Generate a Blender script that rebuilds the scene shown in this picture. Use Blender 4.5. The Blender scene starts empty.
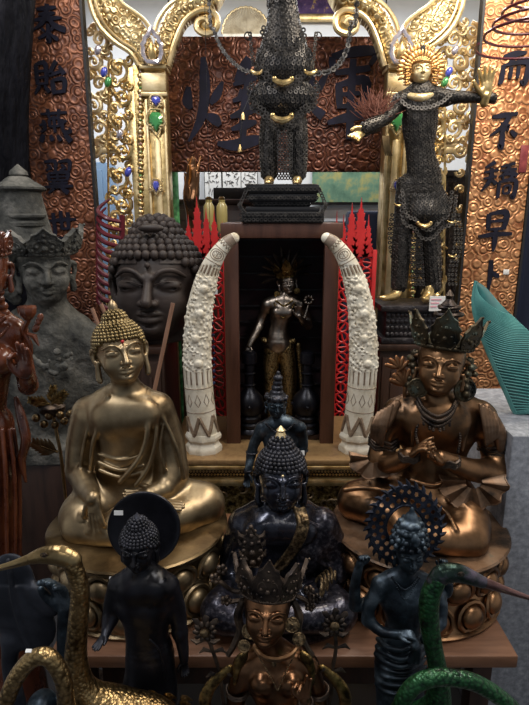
import bpy, bmesh, math, random
import numpy as np
from mathutils import Vector, Matrix, Euler
random.seed(7); np.random.seed(7)
SC = bpy.context.scene
COL = SC.collection
PI = math.pi
R = math.radians

# ---------------------------------------------------------------- camera, light, exposure
EYE = 1.5; PITCH = R(14); FPX = 548.0
cam_d = bpy.data.cameras.new('camera'); cam = bpy.data.objects.new('camera', cam_d); COL.objects.link(cam)
cam.location = (0, 0, EYE); cam.rotation_euler = (PI/2 - PITCH, 0, 0)
cam_d.sensor_fit = 'VERTICAL'; cam_d.sensor_height = 36.0; cam_d.lens = 36.0*FPX/705.0
cam_d.clip_start = 0.02; cam_d.clip_end = 50
SC.camera = cam

w = bpy.data.worlds.new('world'); SC.world = w; w.use_nodes = True
w.node_tree.nodes['Background'].inputs[0].default_value = (0.75, 0.85, 1.0, 1)
w.node_tree.nodes['Background'].inputs[1].default_value = 0.24

def area(name, loc, rot, sx, sy, power, col=(1, .96, .9)):
    d = bpy.data.lights.new(name, 'AREA'); d.shape = 'RECTANGLE'; d.size = sx; d.size_y = sy; d.energy = power; d.color = col
    o = bpy.data.objects.new(name, d); COL.objects.link(o); o.location = loc; o.rotation_euler = rot
    return o
area('ceiling_tube_light_front', (-.80, .80, 2.85), (0, 0, 0), .20, 1.2, 22, (.95, .96, 1.0))
area('ceiling_tube_light_front', (1.0, .85, 2.85), (0, 0, 0), .20, 1.2, 26, (1.0, .97, .94))
area('ceiling_tube_light_behind', (.15, -1.0, 2.6), (R(-32), 0, 0), 1.5, .25, 34, (1, .95, .88))
area('ceiling_tube_light_back', (1.0, 2.0, 2.9), (R(25), 0, 0), .9, .2, 34, (1, .90, .74))
area('ceiling_tube_light_back', (-.9, 2.0, 2.9), (R(25), 0, 0), .9, .2, 15, (1, .94, .86))
area('ceiling_tube_light_rear', (0, 3.4, 2.9), (0, 0, 0), 3.0, .3, 44, (.93, .96, 1.0))
SC.view_settings.view_transform = 'Standard'; SC.view_settings.look = 'None'
SC.view_settings.gamma = 1; SC.view_settings.use_curve_mapping = False
SC.view_settings.exposure = 0.0

# ---------------------------------------------------------------- picture frame of reference: pixel + depth -> point
_f = Vector((0, math.cos(PITCH), -math.sin(PITCH))); _u = Vector((0, math.sin(PITCH), math.cos(PITCH)))
def at(px, py, Y):
    d = _f*FPX + Vector((1, 0, 0))*(px-264.5) + _u*(352.5-py)
    return Vector((d.x*Y/d.y, Y, EYE + d.z*Y/d.y))
def psize(px, py, Y):                      # metres per pixel there
    p = at(px, py, Y) - Vector((0, 0, EYE))
    return p.dot(_f)/FPX
def zpix(px, Y, z):                        # pixel row of height z at depth Y
    v = Vector((0, Y, z-EYE)); return 352.5 - FPX*v.dot(_u)/v.dot(_f)

# ---------------------------------------------------------------- linking
def thing(name, label, cat, loc=(0, 0, 0), group=None):
    o = bpy.data.objects.new(name, None); COL.objects.link(o); o.location = loc; o.empty_display_size = .05
    o['label'] = label; o['category'] = cat
    if group: o['group'] = group
    return o
def tag(o, label, cat, group=None):
    o['label'] = label; o['category'] = cat
    if group: o['group'] = group
    return o
def structure(o): o['kind'] = 'structure'; return o
def link_mesh(name, V, F, mat, parent=None, loc=None, smooth=True, sharp=None):
    """V are world coordinates; the object's origin is its parent's, or loc."""
    V = np.asarray(V, dtype=np.float64)
    if parent is not None:
        p = parent; org = np.zeros(3)
        while p is not None: org = org + np.array(p.location); p = p.parent
    elif loc is not None: org = np.array(loc)
    else:
        org = np.array(((V[:, 0].min()+V[:, 0].max())/2, (V[:, 1].min()+V[:, 1].max())/2, V[:, 2].min()))
    me = bpy.data.meshes.new(name)
    if isinstance(F, np.ndarray):
        n = len(F); me.vertices.add(len(V)); me.vertices.foreach_set('co', (V-org).astype(np.float32).ravel())
        me.loops.add(F.size); me.loops.foreach_set('vertex_index', F.astype(np.int32).ravel())
        me.polygons.add(n); me.polygons.foreach_set('loop_start', np.arange(0, F.size, F.shape[1], dtype=np.int32))
        me.update(calc_edges=True)
    else:
        me.from_pydata((V-org).tolist(), [], F); me.update()
    if smooth:
        me.polygons.foreach_set('use_smooth', np.ones(len(me.polygons), dtype=bool))
        if sharp: me.set_sharp_from_angle(angle=R(sharp))
    me.materials.append(mat)
    o = bpy.data.objects.new(name, me); COL.objects.link(o)
    if parent is not None: o.parent = parent
    else: o.location = org
    return o
def copy_tree(o, parent=None):
    c = o.copy(); COL.objects.link(c); c.parent = parent
    for ch in list(o.children): copy_tree(ch, c)
    return c

# ---------------------------------------------------------------- mesh builder
def frame_from(a, b, up=Vector((0, 0, 1))):
    z = (Vector(b)-Vector(a)).normalized()
    if abs(z.dot(up)) > .98: up = Vector((0, 1, 0))
    x = up.cross(z).normalized(); y = z.cross(x)
    return x, y, z
def smooth_path(pts, n=8, closed=False):
    """Catmull-Rom through pts (any dimension)."""
    P = [np.array(p, dtype=float) for p in pts]; out = []
    m = len(P)
    for i in range(m if closed else m-1):
        if closed: a, b, c, d = P[i-1], P[i], P[(i+1) % m], P[(i+2) % m]
        else: a, b, c, d = P[max(i-1, 0)], P[i], P[i+1], P[min(i+2, m-1)]
        for k in range(n):
            t = k/n
            out.append(.5*((2*b)+(c-a)*t+(2*a-5*b+4*c-d)*t*t+(3*b-a-3*c+d)*t**3))
    if not closed: out.append(P[-1])
    return out
class MB:
    def __init__(s): s.V = []; s.F = []
    def add(s, V, F):
        n = len(s.V); s.V.extend([tuple(v) for v in V]); s.F.extend([tuple(i+n for i in f) for f in F]); return s
    def box(s, c, h, rot=None):
        M = rot if rot is not None else Matrix.Identity(3)
        V = [Vector(c)+M@Vector((x*h[0], y*h[1], z*h[2])) for x in (-1, 1) for y in (-1, 1) for z in (-1, 1)]
        return s.add(V, [(0, 1, 3, 2), (4, 6, 7, 5), (0, 4, 5, 1), (2, 3, 7, 6), (0, 2, 6, 4), (1, 5, 7, 3)])
    def span(s, a, b):
        a = Vector(a); b = Vector(b); return s.box((a+b)/2, (abs(b.x-a.x)/2, abs(b.y-a.y)/2, abs(b.z-a.z)/2))
    def bbox(s, a, b, bev=.004):           # bevelled box between two corners
        a = Vector(a); b = Vector(b); bm = bmesh.new(); bmesh.ops.create_cube(bm, size=1)
        c = (a+b)/2; d = Vector((abs(b.x-a.x), abs(b.y-a.y), abs(b.z-a.z)))
        for v in bm.verts: v.co = Vector((v.co.x*d.x, v.co.y*d.y, v.co.z*d.z))+c
        bmesh.ops.bevel(bm, geom=bm.edges[:], offset=bev, segments=2, profile=.5, affect='EDGES')
        bm.verts.index_update()
        s.add([v.co.copy() for v in bm.verts], [[v.index for v in f.verts] for f in bm.faces]); bm.free(); return s
    def ball(s, c, r, M=None, nu=10, nv=6):
        if not hasattr(r, '__len__'): r = (r, r, r)
        M = M if M is not None else Matrix.Identity(3)
        V = [Vector(c)+M@Vector((0, 0, r[2]))]; F = []
        for j in range(1, nv):
            a = PI*j/nv
            for i in range(nu):
                b = 2*PI*i/nu; V.append(Vector(c)+M@Vector((r[0]*math.sin(a)*math.cos(b), r[1]*math.sin(a)*math.sin(b), r[2]*math.cos(a))))
        V.append(Vector(c)-M@Vector((0, 0, r[2])))
        for i in range(nu): F.append((0, 1+i, 1+(i+1) % nu))
        for j in range(nv-2):
            for i in range(nu):
                a = 1+j*nu; F.append((a+i, a+nu+i, a+nu+(i+1) % nu, a+(i+1) % nu))
        a = 1+(nv-2)*nu
        for i in range(nu): F.append((a+i, len(V)-1, a+(i+1) % nu))
        return s.add(V, F)
    def tube(s, pts, r, n=8, closed=False, cap=True, flat=None):
        """flat=(axis vector, factor): squash the section along that axis."""
        P = [Vector(p) for p in pts]; m = len(P)
        rad = r if hasattr(r, '__len__') else [r]*m
        if len(rad) != m: rad = np.interp(np.linspace(0, 1, m), np.linspace(0, 1, len(rad)), rad)
        V = []; F = []; prev = None
        for i, p in enumerate(P):
            if closed: t = P[(i+1) % m]-P[i-1]
            else: t = P[min(i+1, m-1)]-P[max(i-1, 0)]
            if t.length < 1e-9: t = Vector((0, 0, 1))
            t.normalize()
            if prev is None: x = t.orthogonal().normalized()
            else:
                x = prev-t*prev.dot(t); x = x.normalized() if x.length > 1e-6 else t.orthogonal().normalized()
            prev = x; y = t.cross(x)
            for k in range(n):
                a = 2*PI*k/n; d = (x*math.cos(a)+y*math.sin(a))*rad[i]
                if flat is not None: ax = Vector(flat[0]); d = d-ax*d.dot(ax)*(1-flat[1])
                V.append(p+d)
        for i in range(m if closed else m-1):
            for k in range(n):
                a = i*n; b = ((i+1) % m)*n; F.append((a+k, a+(k+1) % n, b+(k+1) % n, b+k))
        if cap and not closed: F.append(tuple(reversed(range(n)))); F.append(tuple(range((m-1)*n, m*n)))
        return s.add(V, F)
    def lathe(s, c, prof, n=32, sx=1, sy=1, rib=None, M=None):
        """prof: (radius, z) rows, bottom to top, about the vertical through c."""
        V = []; F = []; c = Vector(c); M = M if M is not None else Matrix.Identity(3)
        for (r, z) in prof:
            for k in range(n):
                a = 2*PI*k/n; rr = r*(1+(rib[1]*math.cos(rib[0]*a) if rib else 0))
                V.append(c+M@Vector((rr*math.cos(a)*sx, rr*math.sin(a)*sy, z)))
        m = len(prof)
        for i in range(m-1):
            for k in range(n): F.append((i*n+k, i*n+(k+1) % n, (i+1)*n+(k+1) % n, (i+1)*n+k))
        F.append(tuple(reversed(range(n)))); F.append(tuple(range((m-1)*n, m*n)))
        return s.add(V, F)
    def prism(s, poly, o, ex, ey, ez, th, dome=0.0):
        """poly in 2D (u, v) placed at o + u ex + v ey, thickness th along ez (centred); dome lifts the middle."""
        o, ex, ey, ez = Vector(o), Vector(ex), Vector(ey), Vector(ez); n = len(poly)
        fr = [o+ex*u+ey*v+ez*th/2 for u, v in poly]; bk = [o+ex*u+ey*v-ez*th/2 for u, v in poly]
        V = fr+bk; F = [(i, (i+1) % n, n+(i+1) % n, n+i) for i in range(n)]
        cu = sum(p[0] for p in poly)/n; cv = sum(p[1] for p in poly)/n
        if dome:
            V += [o+ex*(cu+(u-cu)*.6)+ey*(cv+(v-cv)*.6)+ez*(th/2+dome*.8) for u, v in poly]
            V.append(o+ex*cu+ey*cv+ez*(th/2+dome))
            F += [(i, 2*n+i, 2*n+(i+1) % n, (i+1) % n) for i in range(n)]
            F += [(2*n+i, 3*n, 2*n+(i+1) % n) for i in range(n)]
            F.append(tuple(range(n, 2*n)))
        else:
            F.append(tuple(reversed(range(n)))); F.append(tuple(range(n, 2*n)))
        return s.add(V, F)
    def ribbon(s, rows, o, ex, ey, ez, th):
        """rows: (u, v, width) centre line with changing width, extruded by th along ez: a brush stroke."""
        o, ex, ey, ez = Vector(o), Vector(ex), Vector(ey), Vector(ez); m = len(rows); L = []; Rr = []
        for i, (u, v, wd) in enumerate(rows):
            a = rows[max(i-1, 0)]; b = rows[min(i+1, m-1)]; du, dv = b[0]-a[0], b[1]-a[1]; q = math.hypot(du, dv) or 1
            nu, nv = -dv/q, du/q; L.append((u+nu*wd/2, v+nv*wd/2)); Rr.append((u-nu*wd/2, v-nv*wd/2))
        V = [o+ex*p[0]+ey*p[1]+ez*e for e in (th/2, -th/2) for p in (L+Rr)]
        F = []; k = 2*m
        for i in range(m-1):
            F.append((i, i+1, m+i+1, m+i)); F.append((k+i, k+m+i, k+m+i+1, k+i+1))
            F.append((i, k+i, k+i+1, i+1)); F.append((m+i, m+i+1, k+m+i+1, k+m+i))
        F.append((0, m, k+m, k)); F.append((m-1, k+m-1, k+2*m-1, 2*m-1))
        return s.add(V, F)
    def build(s, name, mat, parent=None, loc=None, smooth=True, sharp=40):
        return link_mesh(name, np.array([tuple(v) for v in s.V]), s.F, mat, parent, loc, smooth, sharp)

# ---------------------------------------------------------------- clay: blended implicit shapes meshed by surface nets
class Clay:
    def __init__(s, vox): s.h = vox; s.P = []
    def _push(s, fn, lo, hi, k, op): s.P.append((fn, np.array(lo, float), np.array(hi, float), k, op)); return s
    def ell(s, c, r, M=None, k=.01, op='add'):
        c = np.array(c, float); r = np.array(r if hasattr(r, '__len__') else (r,)*3, float); q = r.max()
        Rm = None if M is None else np.array(M)[:3, :3]
        def fn(x, y, z):
            x, y, z = x-c[0], y-c[1], z-c[2]
            if Rm is not None: x, y, z = (Rm[0, 0]*x+Rm[1, 0]*y+Rm[2, 0]*z, Rm[0, 1]*x+Rm[1, 1]*y+Rm[2, 1]*z, Rm[0, 2]*x+Rm[1, 2]*y+Rm[2, 2]*z)
            a = np.sqrt((x/r[0])**2+(y/r[1])**2+(z/r[2])**2); b = np.sqrt((x/r[0]**2)**2+(y/r[1]**2)**2+(z/r[2]**2)**2)
            return a*(a-1)/np.maximum(b, 1e-6)
        return s._push(fn, c-q, c+q, k, op)
    def box(s, c, hf, rnd=.002, M=None, k=.01, op='add'):
        c = np.array(c, float); hf = np.array(hf, float); q = np.linalg.norm(hf)
        Rm = np.eye(3) if M is None else np.array(M)[:3, :3]
        def fn(x, y, z):
            x, y, z = x-c[0], y-c[1], z-c[2]
            L = [np.abs(Rm[0, i]*x+Rm[1, i]*y+Rm[2, i]*z)-(hf[i]-rnd) for i in range(3)]
            o = np.sqrt(sum(np.maximum(l, 0)**2 for l in L)); i_ = np.minimum(np.maximum(np.maximum(L[0], L[1]), L[2]), 0)
            return o+i_-rnd
        return s._push(fn, c-q, c+q, k, op)
    def tube(s, pts, rad, k=.01, op='add', sm=0, sq=(1, 1, 1)):
        """chain of round cones; sq stretches the section about each axis (x, y, z)."""
        P = [np.array(p, float) for p in pts]; rad = list(rad) if hasattr(rad, '__len__') else [rad]*len(P)
        if len(rad) != len(P): rad = list(np.interp(np.linspace(0, 1, len(P)), np.linspace(0, 1, len(rad)), rad))
        if sm:
            Q = smooth_path([np.append(p, q) for p, q in zip(P, rad)], sm); P = [q[:3] for q in Q]; rad = [max(q[3], 1e-4) for q in Q]
        A = np.array(P); sq = np.array(sq, float); q = np.array([max(rad)]*3)*sq.max()
        def fn(x, y, z):
            d = None
            for i in range(len(P)-1):
                a = P[i]/sq; b = P[i+1]/sq; v = b-a; L = max(v@v, 1e-12)
                px, py, pz = x/sq[0]-a[0], y/sq[1]-a[1], z/sq[2]-a[2]
                t = np.clip((px*v[0]+py*v[1]+pz*v[2])/L, 0, 1)
                e = np.sqrt((px-v[0]*t)**2+(py-v[1]*t)**2+(pz-v[2]*t)**2)-(rad[i]+(rad[i+1]-rad[i])*t)
                d = e if d is None else np.minimum(d, e)
            return d*sq.min()
        return s._push(fn, A.min(0)-q, A.max(0)+q, k, op)
    def cap(s, a, b, ra, rb=None, k=.01, op='add', sq=(1, 1, 1)): return s.tube([a, b], [ra, ra if rb is None else rb], k, op, 0, sq)
    def nets(s):
        h = s.h; adds = [p for p in s.P if p[4] == 'add']
        lo = np.min([p[1] for p in adds], 0)-3*h; hi = np.max([p[2] for p in adds], 0)+3*h
        n = np.ceil((hi-lo)/h).astype(int)+1
        f = np.full(tuple(n), 10.0, dtype=np.float32)
        ax = [lo[i]+h*np.arange(n[i]) for i in range(3)]
        for fn, a, b, k, op in s.P:
            m = k+3*h; i0 = np.clip(np.floor((a-m-lo)/h).astype(int), 0, n); i1 = np.clip(np.ceil((b+m-lo)/h).astype(int)+1, 0, n)
            if (i1 <= i0).any(): continue
            sl = tuple(slice(i0[i], i1[i]) for i in range(3))
            x = ax[0][sl[0]].astype(np.float32)[:, None, None]; y = ax[1][sl[1]].astype(np.float32)[None, :, None]; z = ax[2][sl[2]].astype(np.float32)[None, None, :]
            d = fn(x, y, z).astype(np.float32); g = f[sl]
            if op == 'add':
                if k > 0: q = np.maximum(k-np.abs(g-d), 0)/k; f[sl] = np.minimum(g, d)-q*q*k*.25
                else: f[sl] = np.minimum(g, d)
            elif op == 'sub':
                if k > 0: q = np.maximum(k-np.abs(g+d), 0)/k; f[sl] = np.maximum(g, -d)+q*q*k*.25
                else: f[sl] = np.maximum(g, -d)
        f[0] = f[-1] = 1; f[:, 0] = f[:, -1] = 1; f[:, :, 0] = f[:, :, -1] = 1
        sg = f < 0; cnt = np.zeros(tuple(n-1), dtype=np.int8)
        for dx in (0, 1):
            for dy in (0, 1):
                for dz in (0, 1): cnt += sg[dx:n[0]-1+dx, dy:n[1]-1+dy, dz:n[2]-1+dz]
        idx = np.argwhere((cnt > 0) & (cnt < 8)); ids = np.full(cnt.shape, -1, dtype=np.int32); ids[tuple(idx.T)] = np.arange(len(idx))
        acc = np.zeros((len(idx), 3)); num = np.zeros(len(idx))
        for c0 in [(a, b, c) for a in (0, 1) for b in (0, 1) for c in (0, 1)]:
            for e in range(3):
                if c0[e]: continue
                c1 = list(c0); c1[e] = 1
                f0 = f[tuple((idx+c0).T)]; f1 = f[tuple((idx+c1).T)]; m = (f0 < 0) != (f1 < 0)
                t = f0[m]/(f0[m]-f1[m]); pos = np.tile(np.array(c0, float), (m.sum(), 1)); pos[:, e] += t
                acc[m] += pos; num[m] += 1
        V = lo+h*(idx+acc/num[:, None]); Q = []
        for e in range(3):
            a, b = [(1, 2), (2, 0), (0, 1)][e]
            s0 = [slice(None)]*3; s1 = [slice(None)]*3; s0[e] = slice(0, -1); s1[e] = slice(1, None)
            ch = sg[tuple(s0)] != sg[tuple(s1)]; I = np.argwhere(ch); I = I[(I[:, a] > 0) & (I[:, b] > 0) & (I[:, a] < n[a]-1) & (I[:, b] < n[b]-1)]
            ua = np.zeros(3, int); ua[a] = 1; ub = np.zeros(3, int); ub[b] = 1
            q = np.stack([ids[tuple((I-ua-ub).T)], ids[tuple((I-ub).T)], ids[tuple(I.T)], ids[tuple((I-ua).T)]], 1)
            ins = sg[tuple(I.T)]; q[~ins] = q[~ins][:, ::-1]; Q.append(q)
        Q = np.concatenate(Q); Q = Q[(Q >= 0).all(1)]
        return V, Q
    def build(s, name, mat, parent=None, loc=None, zmin=None):
        V, Q = s.nets()
        if zmin is not None: V[:, 2] = np.maximum(V[:, 2], zmin)
        return link_mesh(name, V, Q, mat, parent, loc)

# ---------------------------------------------------------------- materials
MATS = {}
def nd(nt, t, **kw):
    n = nt.nodes.new(t)
    for k, v in kw.items():
        if k.startswith('i_'): n.inputs[k[2:].replace('_', ' ')].default_value = v
        else: setattr(n, k, v)
    return n
def ramp(nt, fac, stops):
    r = nt.nodes.new('ShaderNodeValToRGB'); e = r.color_ramp.elements
    while len(e) < len(stops): e.new(.5)
    for el, (p, c) in zip(e, stops): el.position = p; el.color = (*c, 1) if len(c) == 3 else c
    nt.links.new(fac, r.inputs[0]); return r.outputs[0]
def mth(nt, op, a, b=None, c=None):
    m = nt.nodes.new('ShaderNodeMath'); m.operation = op
    for i, v in enumerate((a, b, c)):
        if v is None: continue
        if isinstance(v, (int, float)): m.inputs[i].default_value = v
        else: nt.links.new(v, m.inputs[i])
    return m.outputs[0]
def base_mat(name):
    m = bpy.data.materials.new(name); m.use_nodes = True; nt = m.node_tree; b = nt.nodes['Principled BSDF']; MATS[name] = m
    tc = nt.nodes.new('ShaderNodeTexCoord'); return m, nt, b, tc.outputs['Object']
def mottled(name, cols, metal=0, rough=(.3, .5), scale=18, bump=.2, bscale=120, bdist=.002, coat=0, detail=5, stretch=None, spec=None):
    """cols: ramp stops of a noise."""
    m, nt, b, co = base_mat(name); L = nt.links.new
    if stretch:
        mp = nd(nt, 'ShaderNodeMapping'); mp.inputs['Scale'].default_value = stretch; L(co, mp.inputs[0]); co = mp.outputs[0]
    n = nd(nt, 'ShaderNodeTexNoise', i_Scale=scale, i_Detail=detail, i_Roughness=.62); L(co, n.inputs['Vector'])
    L(ramp(nt, n.outputs['Fac'], cols), b.inputs['Base Color'])
    b.inputs['Metallic'].default_value = metal
    L(mth(nt, 'MULTIPLY_ADD', n.outputs['Fac'], (rough[1]-rough[0])*1.6, rough[0]-(rough[1]-rough[0])*.3), b.inputs['Roughness'])
    if coat: b.inputs['Coat Weight'].default_value = coat; b.inputs['Coat Roughness'].default_value = .12
    if spec is not None: b.inputs['Specular IOR Level'].default_value = spec
    if bump:
        n2 = nd(nt, 'ShaderNodeTexNoise', i_Scale=bscale, i_Detail=4); L(co, n2.inputs['Vector'])
        bp = nd(nt, 'ShaderNodeBump', i_Strength=bump, i_Distance=bdist); L(n2.outputs['Fac'], bp.inputs['Height']); L(bp.outputs[0], b.inputs['Normal'])
    return m
def plain(name, col, rough=.5, metal=0, coat=0):
    m, nt, b, co = base_mat(name); b.inputs['Base Color'].default_value = (*col, 1); b.inputs['Roughness'].default_value = rough
    b.inputs['Metallic'].default_value = metal; b.inputs['Coat Weight'].default_value = coat; return m
def wood(name, c1, c2, rough=.45, scale=(14, 14, 1.6), coat=0, bump=.15):
    return mottled(name, [(.3, c1), (.55, c2), (.75, c1)], 0, (rough*.8, rough*1.2), 2.2, bump, 9, .002, coat, 8, scale)
def swirls(name, c_lo, c_hi, scale=26, rings=9, metal=.6, rough=.35, bump=.9, dist=.004, flatv=(1, 0.02, 1)):
    """carved cloud whorls: rings about the cells of a Voronoi pattern."""
    m, nt, b, co = base_mat(name); L = nt.links.new
    mp = nd(nt, 'ShaderNodeMapping'); mp.inputs['Scale'].default_value = flatv; L(co, mp.inputs[0])
    v = nd(nt, 'ShaderNodeTexVoronoi', i_Scale=scale, i_Randomness=.85); L(mp.outputs[0], v.inputs['Vector'])
    sn = mth(nt, 'SINE', mth(nt, 'MULTIPLY', v.outputs['Distance'], rings*6.28*.75))
    hgt = mth(nt, 'ADD', mth(nt, 'MULTIPLY', sn, .35), mth(nt, 'MULTIPLY', v.outputs['Distance'], -1.1))
    n = nd(nt, 'ShaderNodeTexNoise', i_Scale=7, i_Detail=6); L(co, n.inputs['Vector'])
    fac = mth(nt, 'ADD', mth(nt, 'MULTIPLY', sn, .16), n.outputs['Fac'])
    L(ramp(nt, fac, [(.25, c_lo), (.72, c_hi)]), b.inputs['Base Color'])
    b.inputs['Metallic'].default_value = metal; b.inputs['Roughness'].default_value = rough
    bp = nd(nt, 'ShaderNodeBump', i_Strength=bump, i_Distance=dist); L(hgt, bp.inputs['Height']); L(bp.outputs[0], b.inputs['Normal'])
    return m
def scaly(name, c_lo, c_hi, scale=90, metal=.8, rough=.4, bump=.7, dist=.003, nscale=12):
    """hammered or feathered metal: cells with dark gaps."""
    m, nt, b, co = base_mat(name); L = nt.links.new
    v = nd(nt, 'ShaderNodeTexVoronoi', i_Scale=scale); L(co, v.inputs['Vector'])
    n = nd(nt, 'ShaderNodeTexNoise', i_Scale=nscale, i_Detail=5); L(co, n.inputs['Vector'])
    fac = mth(nt, 'ADD', mth(nt, 'MULTIPLY', v.outputs['Distance'], -.55), mth(nt, 'ADD', n.outputs['Fac'], .25))
    L(ramp(nt, fac, [(.22, c_lo), (.62, c_hi)]), b.inputs['Base Color'])
    b.inputs['Metallic'].default_value = metal; b.inputs['Roughness'].default_value = rough
    bp = nd(nt, 'ShaderNodeBump', i_Strength=bump, i_Distance=dist); bp.invert = True; L(v.outputs['Distance'], bp.inputs['Height']); L(bp.outputs[0], b.inputs['Normal'])
    return m
M_brass = mottled('aged_brass', [(.3, (.14, .098, .055)), (.5, (.34, .25, .145)), (.72, (.50, .39, .24))], 1, (.34, .50), 9, .12, 160, .001)
M_brass_hair = mottled('brass_hair', [(.3, (.10, .07, .03)), (.7, (.34, .25, .12))], 1, (.3, .5), 30)
M_brassdark = mottled('dark_lotus_brass', [(.3, (.085, .055, .028)), (.5, (.22, .15, .075)), (.72, (.38, .27, .14))], 1, (.27, .45), 12, .2, 90, .001)
M_bronze = mottled('brown_bronze', [(.33, (.04, .034, .028)), (.47, (.20, .11, .056)), (.7, (.40, .22, .11))], 1, (.28, .45), 8, .15, 110, .001)
M_bronze_ptn = mottled('patinated_bronze', [(.36, (.02, .022, .02)), (.52, (.09, .065, .035)), (.62, (.12, .15, .12)), (.75, (.24, .13, .06))], .85, (.35, .6), 16, .4, 120, .002)
M_bronze2 = mottled('dark_brown_bronze', [(.33, (.035, .022, .015)), (.5, (.15, .075, .038)), (.72, (.32, .16, .08))], 1, (.22, .38), 10, .1, 110, .001)
M_darkcrown = mottled('blackened_bronze', [(.35, (.02, .017, .017)), (.58, (.11, .08, .06)), (.75, (.25, .17, .11))], .9, (.35, .55), 30, .4, 150, .002)
M_blackblue = mottled('black_blue_lacquered_bronze', [(.35, (.008, .009, .014)), (.6, (.04, .043, .06)), (.75, (.12, .12, .16))], .8, (.2, .34), 14, .08, 160, .001, .4)
M_blackrobe = mottled('speckled_black_bronze', [(.42, (.014, .013, .020)), (.55, (.04, .037, .05)), (.68, (.14, .125, .14))], .7, (.25, .4), 90, .4, 200, .0012, .2)
M_trim = mottled('engraved_bronze_band', [(.4, (.05, .035, .02)), (.55, (.22, .15, .08)), (.7, (.42, .3, .16))], .9, (.35, .5), 120, .6, 180, .002)
M_blackstat = mottled('matt_black_bronze', [(.35, (.004, .004, .006)), (.6, (.014, .014, .02)), (.76, (.04, .045, .06))], .5, (.28, .42), 12, .2, 120, .001)
M_blackhead = mottled('grey_black_curls', [(.35, (.008, .008, .010)), (.6, (.045, .045, .055)), (.75, (.14, .14, .17))], .6, (.35, .5), 40, .5, 120, .002)
M_bluestat = mottled('blue_black_bronze', [(.38, (.006, .009, .014)), (.55, (.03, .045, .06)), (.72, (.13, .17, .21))], .6, (.3, .5), 22, .3, 120, .001)
M_halo = mottled('dark_blue_iron', [(.4, (.004, .006, .012)), (.7, (.03, .035, .055))], .6, (.35, .5), 30, .4, 120, .002)
M_silver = mottled('silvered_bronze', [(.35, (.10, .085, .07)), (.52, (.32, .26, .21)), (.72, (.62, .53, .43))], 1, (.25, .4), 14, .1, 160, .001)
M_gilt = mottled('rubbed_gilt_bronze', [(.38, (.06, .04, .018)), (.55, (.26, .17, .06)), (.72, (.45, .32, .13))], 1, (.3, .45), 60, .5, 160, .002)
M_giltpat = scaly('patterned_gilt_cloth', (.05, .032, .014), (.48, .34, .15), 160, 1, .38, .8, .003)
M_stone = mottled('grey_carved_stone', [(.32, (.022, .022, .021)), (.5, (.075, .073, .064)), (.66, (.17, .16, .14))], 0, (.7, .95), 12, 1, 38, .010, spec=.25)
M_woodhead = mottled('dark_brown_carved_wood', [(.3, (.018, .012, .010)), (.6, (.042, .029, .024)), (.75, (.062, .045, .037))], 0, (.5, .62), 6, .3, 70, .002, stretch=(1, 1, 3), spec=.4)
M_redwood = mottled('polished_red_wood', [(.3, (.035, .009, .004)), (.5, (.11, .027, .010)), (.72, (.20, .058, .02))], 0, (.2, .35), 8, .1, 60, .001, .5, stretch=(2, 2, 1))
M_darkwood = wood('dark_stained_wood', (.018, .009, .006), (.045, .021, .013), .42)
M_framewood = wood('reddish_brown_wood', (.05, .019, .011), (.095, .038, .022), .4, coat=.1)
M_tablewood = wood('worn_brown_table_wood', (.10, .044, .022), (.20, .095, .05), .38, (2, 14, 14))
M_blackwood = mottled('carved_black_wood', [(.35, (.008, .007, .009)), (.6, (.028, .022, .024)), (.75, (.055, .045, .045))], 0, (.35, .55), 20, .8, 70, .006)
M_gold = mottled('gold_leaf', [(.28, (.36, .235, .085)), (.5, (.68, .49, .22)), (.75, (.90, .72, .40))], .9, (.25, .42), 22, .35, 90, .002)
M_goldlite = mottled('pale_gold_leaf', [(.25, (.50, .36, .16)), (.55, (.76, .60, .34)), (.78, (.92, .80, .54))], .7, (.3, .5), 14, .3, 80, .002)
M_goldfloral = swirls('tooled_gold_ground', (.30, .185, .065), (.86, .70, .40), 30, 3.4, .7, .36, .8, .008)
M_coin = mottled('blackened_coins', [(.35, (.03, .028, .027)), (.6, (.085, .077, .07)), (.75, (.17, .15, .13))], .8, (.35, .5), 40, .4, 260, .001)
M_coinbody = scaly('black_coin_cloth', (.006, .006, .007), (.045, .04, .036), 110, .7, .45, .8, .003)
M_coindark = plain('black_cloth', (.008, .008, .01), .8)
M_ivory = mottled('carved_ivory', [(.3, (.50, .42, .29)), (.5, (.78, .71, .57)), (.75, (.88, .83, .71))], 0, (.35, .5), 16, .4, 60, .003)
M_ivoryink = mottled('brown_ivory_inlay', [(.4, (.17, .11, .07)), (.65, (.32, .24, .16))], 0, (.45, .6), 60, .4, 90, .002)
M_ivorytip = mottled('brown_tusk_cap', [(.4, (.22, .16, .12)), (.65, (.36, .28, .2))], 0, (.4, .5), 40)
M_red = mottled('vermilion_paint', [(.3, (.40, .010, .012)), (.7, (.62, .022, .022))], 0, (.4, .55), 6, .1)
M_maroon = plain('maroon_lacquer', (.11, .012, .02), .35, 0, .2)
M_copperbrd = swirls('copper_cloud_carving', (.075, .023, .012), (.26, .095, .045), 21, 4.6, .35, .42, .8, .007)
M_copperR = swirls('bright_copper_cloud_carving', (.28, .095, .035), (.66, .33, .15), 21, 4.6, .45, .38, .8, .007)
M_sign = swirls('dark_copper_cloud_carving', (.032, .010, .007), (.135, .046, .027), 19, 5, .45, .4, .8, .008)
M_ink = mottled('blue_black_paint', [(.3, (.006, .006, .012)), (.7, (.014, .014, .03))], 0, (.7, .85), 20, .2, 90, spec=.2)
M_white = plain('white_painted_wall', (.82, .84, .86), .8)
M_redgold = mottled('reddish_gold', [(.3, (.28, .13, .05)), (.55, (.62, .36, .14)), (.75, (.9, .66, .34))], .9, (.28, .42), 60, .4, 120, .002)
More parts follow.
